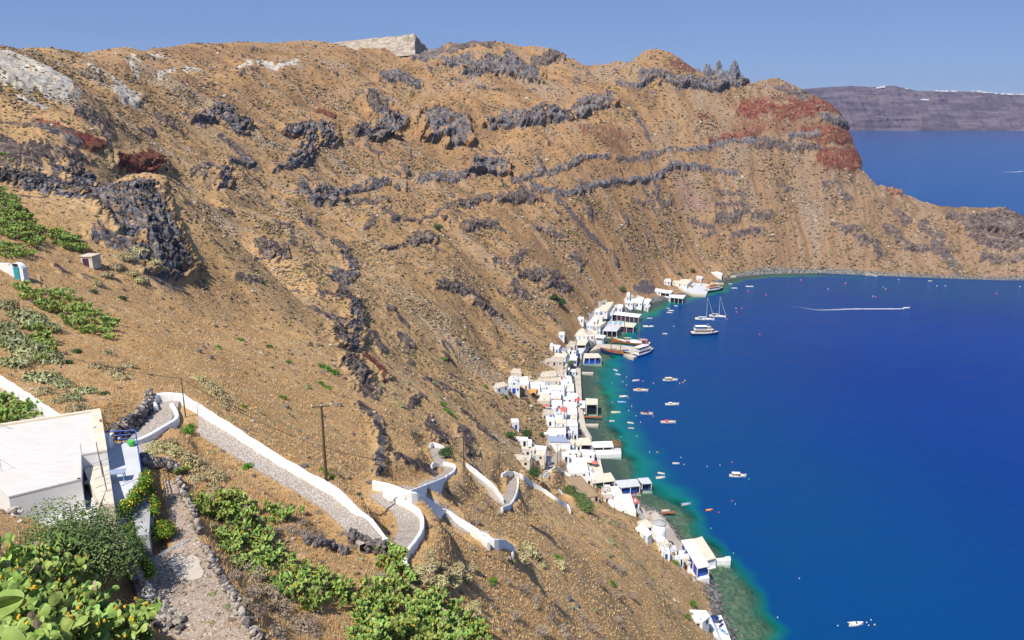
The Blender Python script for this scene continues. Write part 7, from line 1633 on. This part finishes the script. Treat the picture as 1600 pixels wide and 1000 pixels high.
# the close plant whose single big pad reaches into the corner
def close_plant():
    q = P(-10, 1010, 9.5); q[2] -= 1.6; root = empty('prickly_pear', tuple(q)); ccc = MB()
    def pad(c, u, w, n_, L, B, T_):
        c, u, w, n_ = map(np.array, (c, u, w, n_)); K_ = 22; vs = []
        for f, s in ((1.0, 0), (.8, .6), (.4, .95)):
            for a in np.linspace(0, 2*pi, K_ + 1)[:-1]: vs.append(c + u * L * f * cos(a) + w * B * f * sin(a) * (1 + .1 * cos(a)) + n_ * T_ * s)
        vs.append(c + n_ * T_); b0 = len(vs); vs2 = [v - 2 * n_ * ((v - c) @ n_) for v in vs]; vs += vs2; fs = []
        for h in (0, b0):
            for k in range(2):
                for i in range(K_): t = (h + k*K_ + i, h + k*K_ + (i+1) % K_, h + (k+1)*K_ + (i+1) % K_, h + (k+1)*K_ + i); fs.append(t if h == 0 else t[::-1])
            for i in range(K_): t = (h + 2*K_ + i, h + 2*K_ + (i+1) % K_, h + b0 - 1); fs.append(t if h == 0 else t[::-1])
        ccc.add(vs, fs)
    o = np.array(root.location)
    def W2(x, y, D): return P(x, y, D) - o
    right = np.array([1, 0, 0]); up = np.array([0, SP, CP]); fw = np.array([0, CP, -SP])
    pad(W2(-4, 947, 9.6), right * .95 + up * .3, -right * .25 + up * .6 - fw * .75, np.cross(right, up), .34, .2, .035)
    pad(W2(-12, 1003, 9.4), right * .7 - up * .5, right * .4 + up * .7 - fw * .5, fw, .30, .2, .035)
    pad(W2(25, 1015, 9.2), right * .3 - up * .9, right * .9 + up * .3, fw, .3, .18, .03)
    ccc.build('pads', M_['pad'], root, smooth=True); MB().tube((0,0,-2.5), (.0,.1,1.3), .12, .08, 8).build('trunk', M_['padold'], root); tag(root, 'closest prickly pear whose big pad pokes into the bottom left corner', 'cactus')
close_plant()

# ------------------------------------------------------------------ uncountable cover: grass, scrub and stones
ar = np.zeros(GX.shape, np.float32)
PX2, PY2, D2 = project(GX, GY, Z); dx = np.abs(np.gradient(PX2, axis=1)); dy = -np.gradient(PY2, axis=0)
ar = np.clip(dy, 0, 3) * np.clip(dx, 0, 6) * (PX2 > -40) * (PX2 < 1640) * (PY2 > 20) * (PY2 < 1030) * (SD > 3) * (1 - np.clip(pathm * 2, 0, 1)) * (D2 > 5)
VIL = sst(SD, 8, 24) + (GY < 225) * 1.0 + (GY > 640)*1.0; ar *= np.clip(VIL, 0.0, 1)
def pick(n, w, seed):
    r = np.random.default_rng(seed); c = np.cumsum(w.ravel().astype(np.float64)); u = np.searchsorted(c, r.random(n) * c[-1]); u = np.clip(u, 0, w.size - 1); i, j = np.unravel_index(u, w.shape)
    a = r.random(n); b = r.random(n); i = np.clip(i, 0, NR - 2); j = np.clip(j, 0, NT - 2); x = GX[i, j] * (1-a) + GX[i+1, j+1] * a; y = GY[i, j] * (1-b) + GY[i+1, j+1] * b
    return x, y, samp(VZ.astype(np.float32), x, y), D2[i, j], r, i, j
def ico1():
    bm = bmesh.new(); bmesh.ops.create_icosphere(bm, subdivisions=1, radius=1); v = np.array([q.co[:] for q in bm.verts]); f = np.array([[q.index for q in p.verts] for p in bm.faces]); bm.free(); return v, f
IV, IF = ico1()
def scatter_blobs(name, n, w, seed, s0, s1, mats, flat=.8, jag=.35, probs=None, sink=.1):
    x, y, z, D, r, i, j = pick(n, w, seed); s = (s0 + (s1 - s0) * r.random(n) ** 2.5) * (D / 300) ** .75; s = np.maximum(s, D / F * .55)
    a = r.random(n) * 6.28; B = IV[None] * (1 + (r.random((n, len(IV), 1)) - .5) * 2 * jag) * s[:, None, None] * np.array([1, 1, flat]) * (.7 + .6 * r.random((n, 1, 3)))
    ca, sa = np.cos(a)[:, None], np.sin(a)[:, None]; X = B[..., 0] * ca - B[..., 1] * sa + x[:, None]; Y = B[..., 0] * sa + B[..., 1] * ca + y[:, None]; Zz = B[..., 2] + (z + s * sink)[:, None]
    V = np.stack([X, Y, Zz], -1).reshape(-1, 3); Fq = (IF[None] + (np.arange(n) * len(IV))[:, None, None]).reshape(-1, 3); mi = np.repeat(r.choice(len(mats), n, p=probs), len(IF))
    o = link(name, np_mesh(name, V, Fq, mi=mi), mats); tag(o, kind='stuff'); return o
gn = 1.15 * sst(n2(GX/30, GY/30, 90) + .6*n2(GX/9, GY/9, 91), -.15, .55) - .08
M_['stA'] = simple('stone_dark', (.15, .115, .09), .95, .2, .2); M_['stB'] = simple('stone_brown', (.32, .22, .145), .95, .2, .2); M_['stC'] = simple('stone_pale', (.46, .40, .34), .95, .2, .2)
M_['scA'] = simple('scrub_olive', (.15, .135, .05), .95, .25, .3); M_['scB'] = simple('scrub_tan', (.34, .26, .13), .95, .2, .3); M_['scC'] = simple('scrub_brown', (.17, .12, .075), .95, .2, .3)
scatter_blobs('scattered_stones', 14000, ar * (.25 + gn) * (1 - .8 * sst(GX, 0, 15) * sst(-GY, -300, -240)) * (.12 + .88 * sst(D2, 120, 240)) * sst(D2, 40, 90), 401, .16, .85, [M_['stA'], M_['stB'], M_['stC']], .75, .4, [.48, .44, .08])
scatter_blobs('hillside_scrub', 24000, ar * (.4 + gn) * sst(D2, 90, 220) * (.3 + .7 * sst(D2, 210, 340)), 402, .3, .75, [M_['scA'], M_['scB'], M_['scC']], .6, .3, [.34, .33, .33])
scatter_blobs('distant_scrub', 28000, ar * (.5 + gn) * sst(D2, 180, 320), 404, .22, .5, [M_['scA'], M_['scC'], M_['stA'], M_['stC']], .6, .35, [.32, .34, .24, .10])
scatter_blobs('pale_scree', 9000, ar * sst(streak, .35, .8) * sst(D2, 200, 320), 405, .2, .55, [M_['stC'], M_['stB']], .6, .35, [.65, .35])
grass_w = ar * (1 - .85 * sst(D2, 130, 330)) * (1 - fl * 1.0) * (1 - sst(Mk[0] + Mk[1], .3, .7))
def grass(name, n, seed, h0, h1, mats, w, blades=5, wid=.02, probs=None):
    x, y, z, D, r, i, j = pick(n, w, seed); h = (h0 + (h1 - h0) * r.random(n)) * np.clip((D / 70) ** .35, .7, 1.5); V = []
    for b_ in range(blades):
        a = r.random(n) * 6.28; sp_ = r.random(n) * .18; l = r.uniform(.1, .7, n) * h; bx = x + np.cos(a) * sp_; by = y + np.sin(a) * sp_; ww = wid * np.maximum(1, D / 45); pa = a + 1.57
        V.append(np.stack([np.stack([bx - np.cos(pa)*ww, by - np.sin(pa)*ww, z - .05], -1), np.stack([bx + np.cos(pa)*ww, by + np.sin(pa)*ww, z - .05], -1), np.stack([bx + np.cos(a)*l, by + np.sin(a)*l, z + h * r.uniform(.6, 1.1, n)], -1)], 1))
    V = np.stack(V, 1).reshape(-1, 3); Fq = np.arange(len(V)).reshape(-1, 3); mi = np.repeat(r.choice(len(mats), n, p=probs), blades)
    o = link(name, np_mesh(name, V, Fq, mi=mi), mats); tag(o, kind='stuff'); return o
M_['grA'] = simple('dry_grass_gold', (.66, .43, .19), .9, .15, .6); M_['grB'] = simple('dry_grass_straw', (.68, .54, .32), .9, .15, .6); M_['grC'] = simple('dry_grass_rust', (.62, .34, .13), .9, .15, .6)
grass('dry_grass', 64000, 411, .10, .30, [M_['grA'], M_['grB'], M_['grC']], grass_w, 5, .016, [.45, .25, .3])
trw = ar * fl * (PX2 < 440) * (PX2 > 180)
x_ = scatter_blobs('track_gravel', 2600, (np.clip(dy,0,3)*np.clip(dx,0,6)) * fl * (PX2 > 150) * (PX2 < 430) * (PY2 > 745), 403, .08, .5, [M_['stB'], M_['stC']], .6, .4, [.4, .6])

# ------------------------------------------------------------------ sea haze
hz = MB().box((2400, 4050, 165), (8400, 8400, 420)).mesh('haze')
hm_ = bpy.data.materials.new('haze'); hm_.use_nodes = True; t_ = hm_.node_tree; t_.nodes.clear()
o_ = t_.nodes.new('ShaderNodeOutputMaterial'); pv = t_.nodes.new('ShaderNodeVolumePrincipled'); pv.inputs['Color'].default_value = (.50, .66, 1, 1); pv.inputs['Density'].default_value = 5e-5; pv.inputs['Anisotropy'].default_value = .25
t_.links.new(pv.outputs[0], o_.inputs['Volume'])
hz_o = link('haze', hz, hm_); tag(hz_o, kind='stuff')
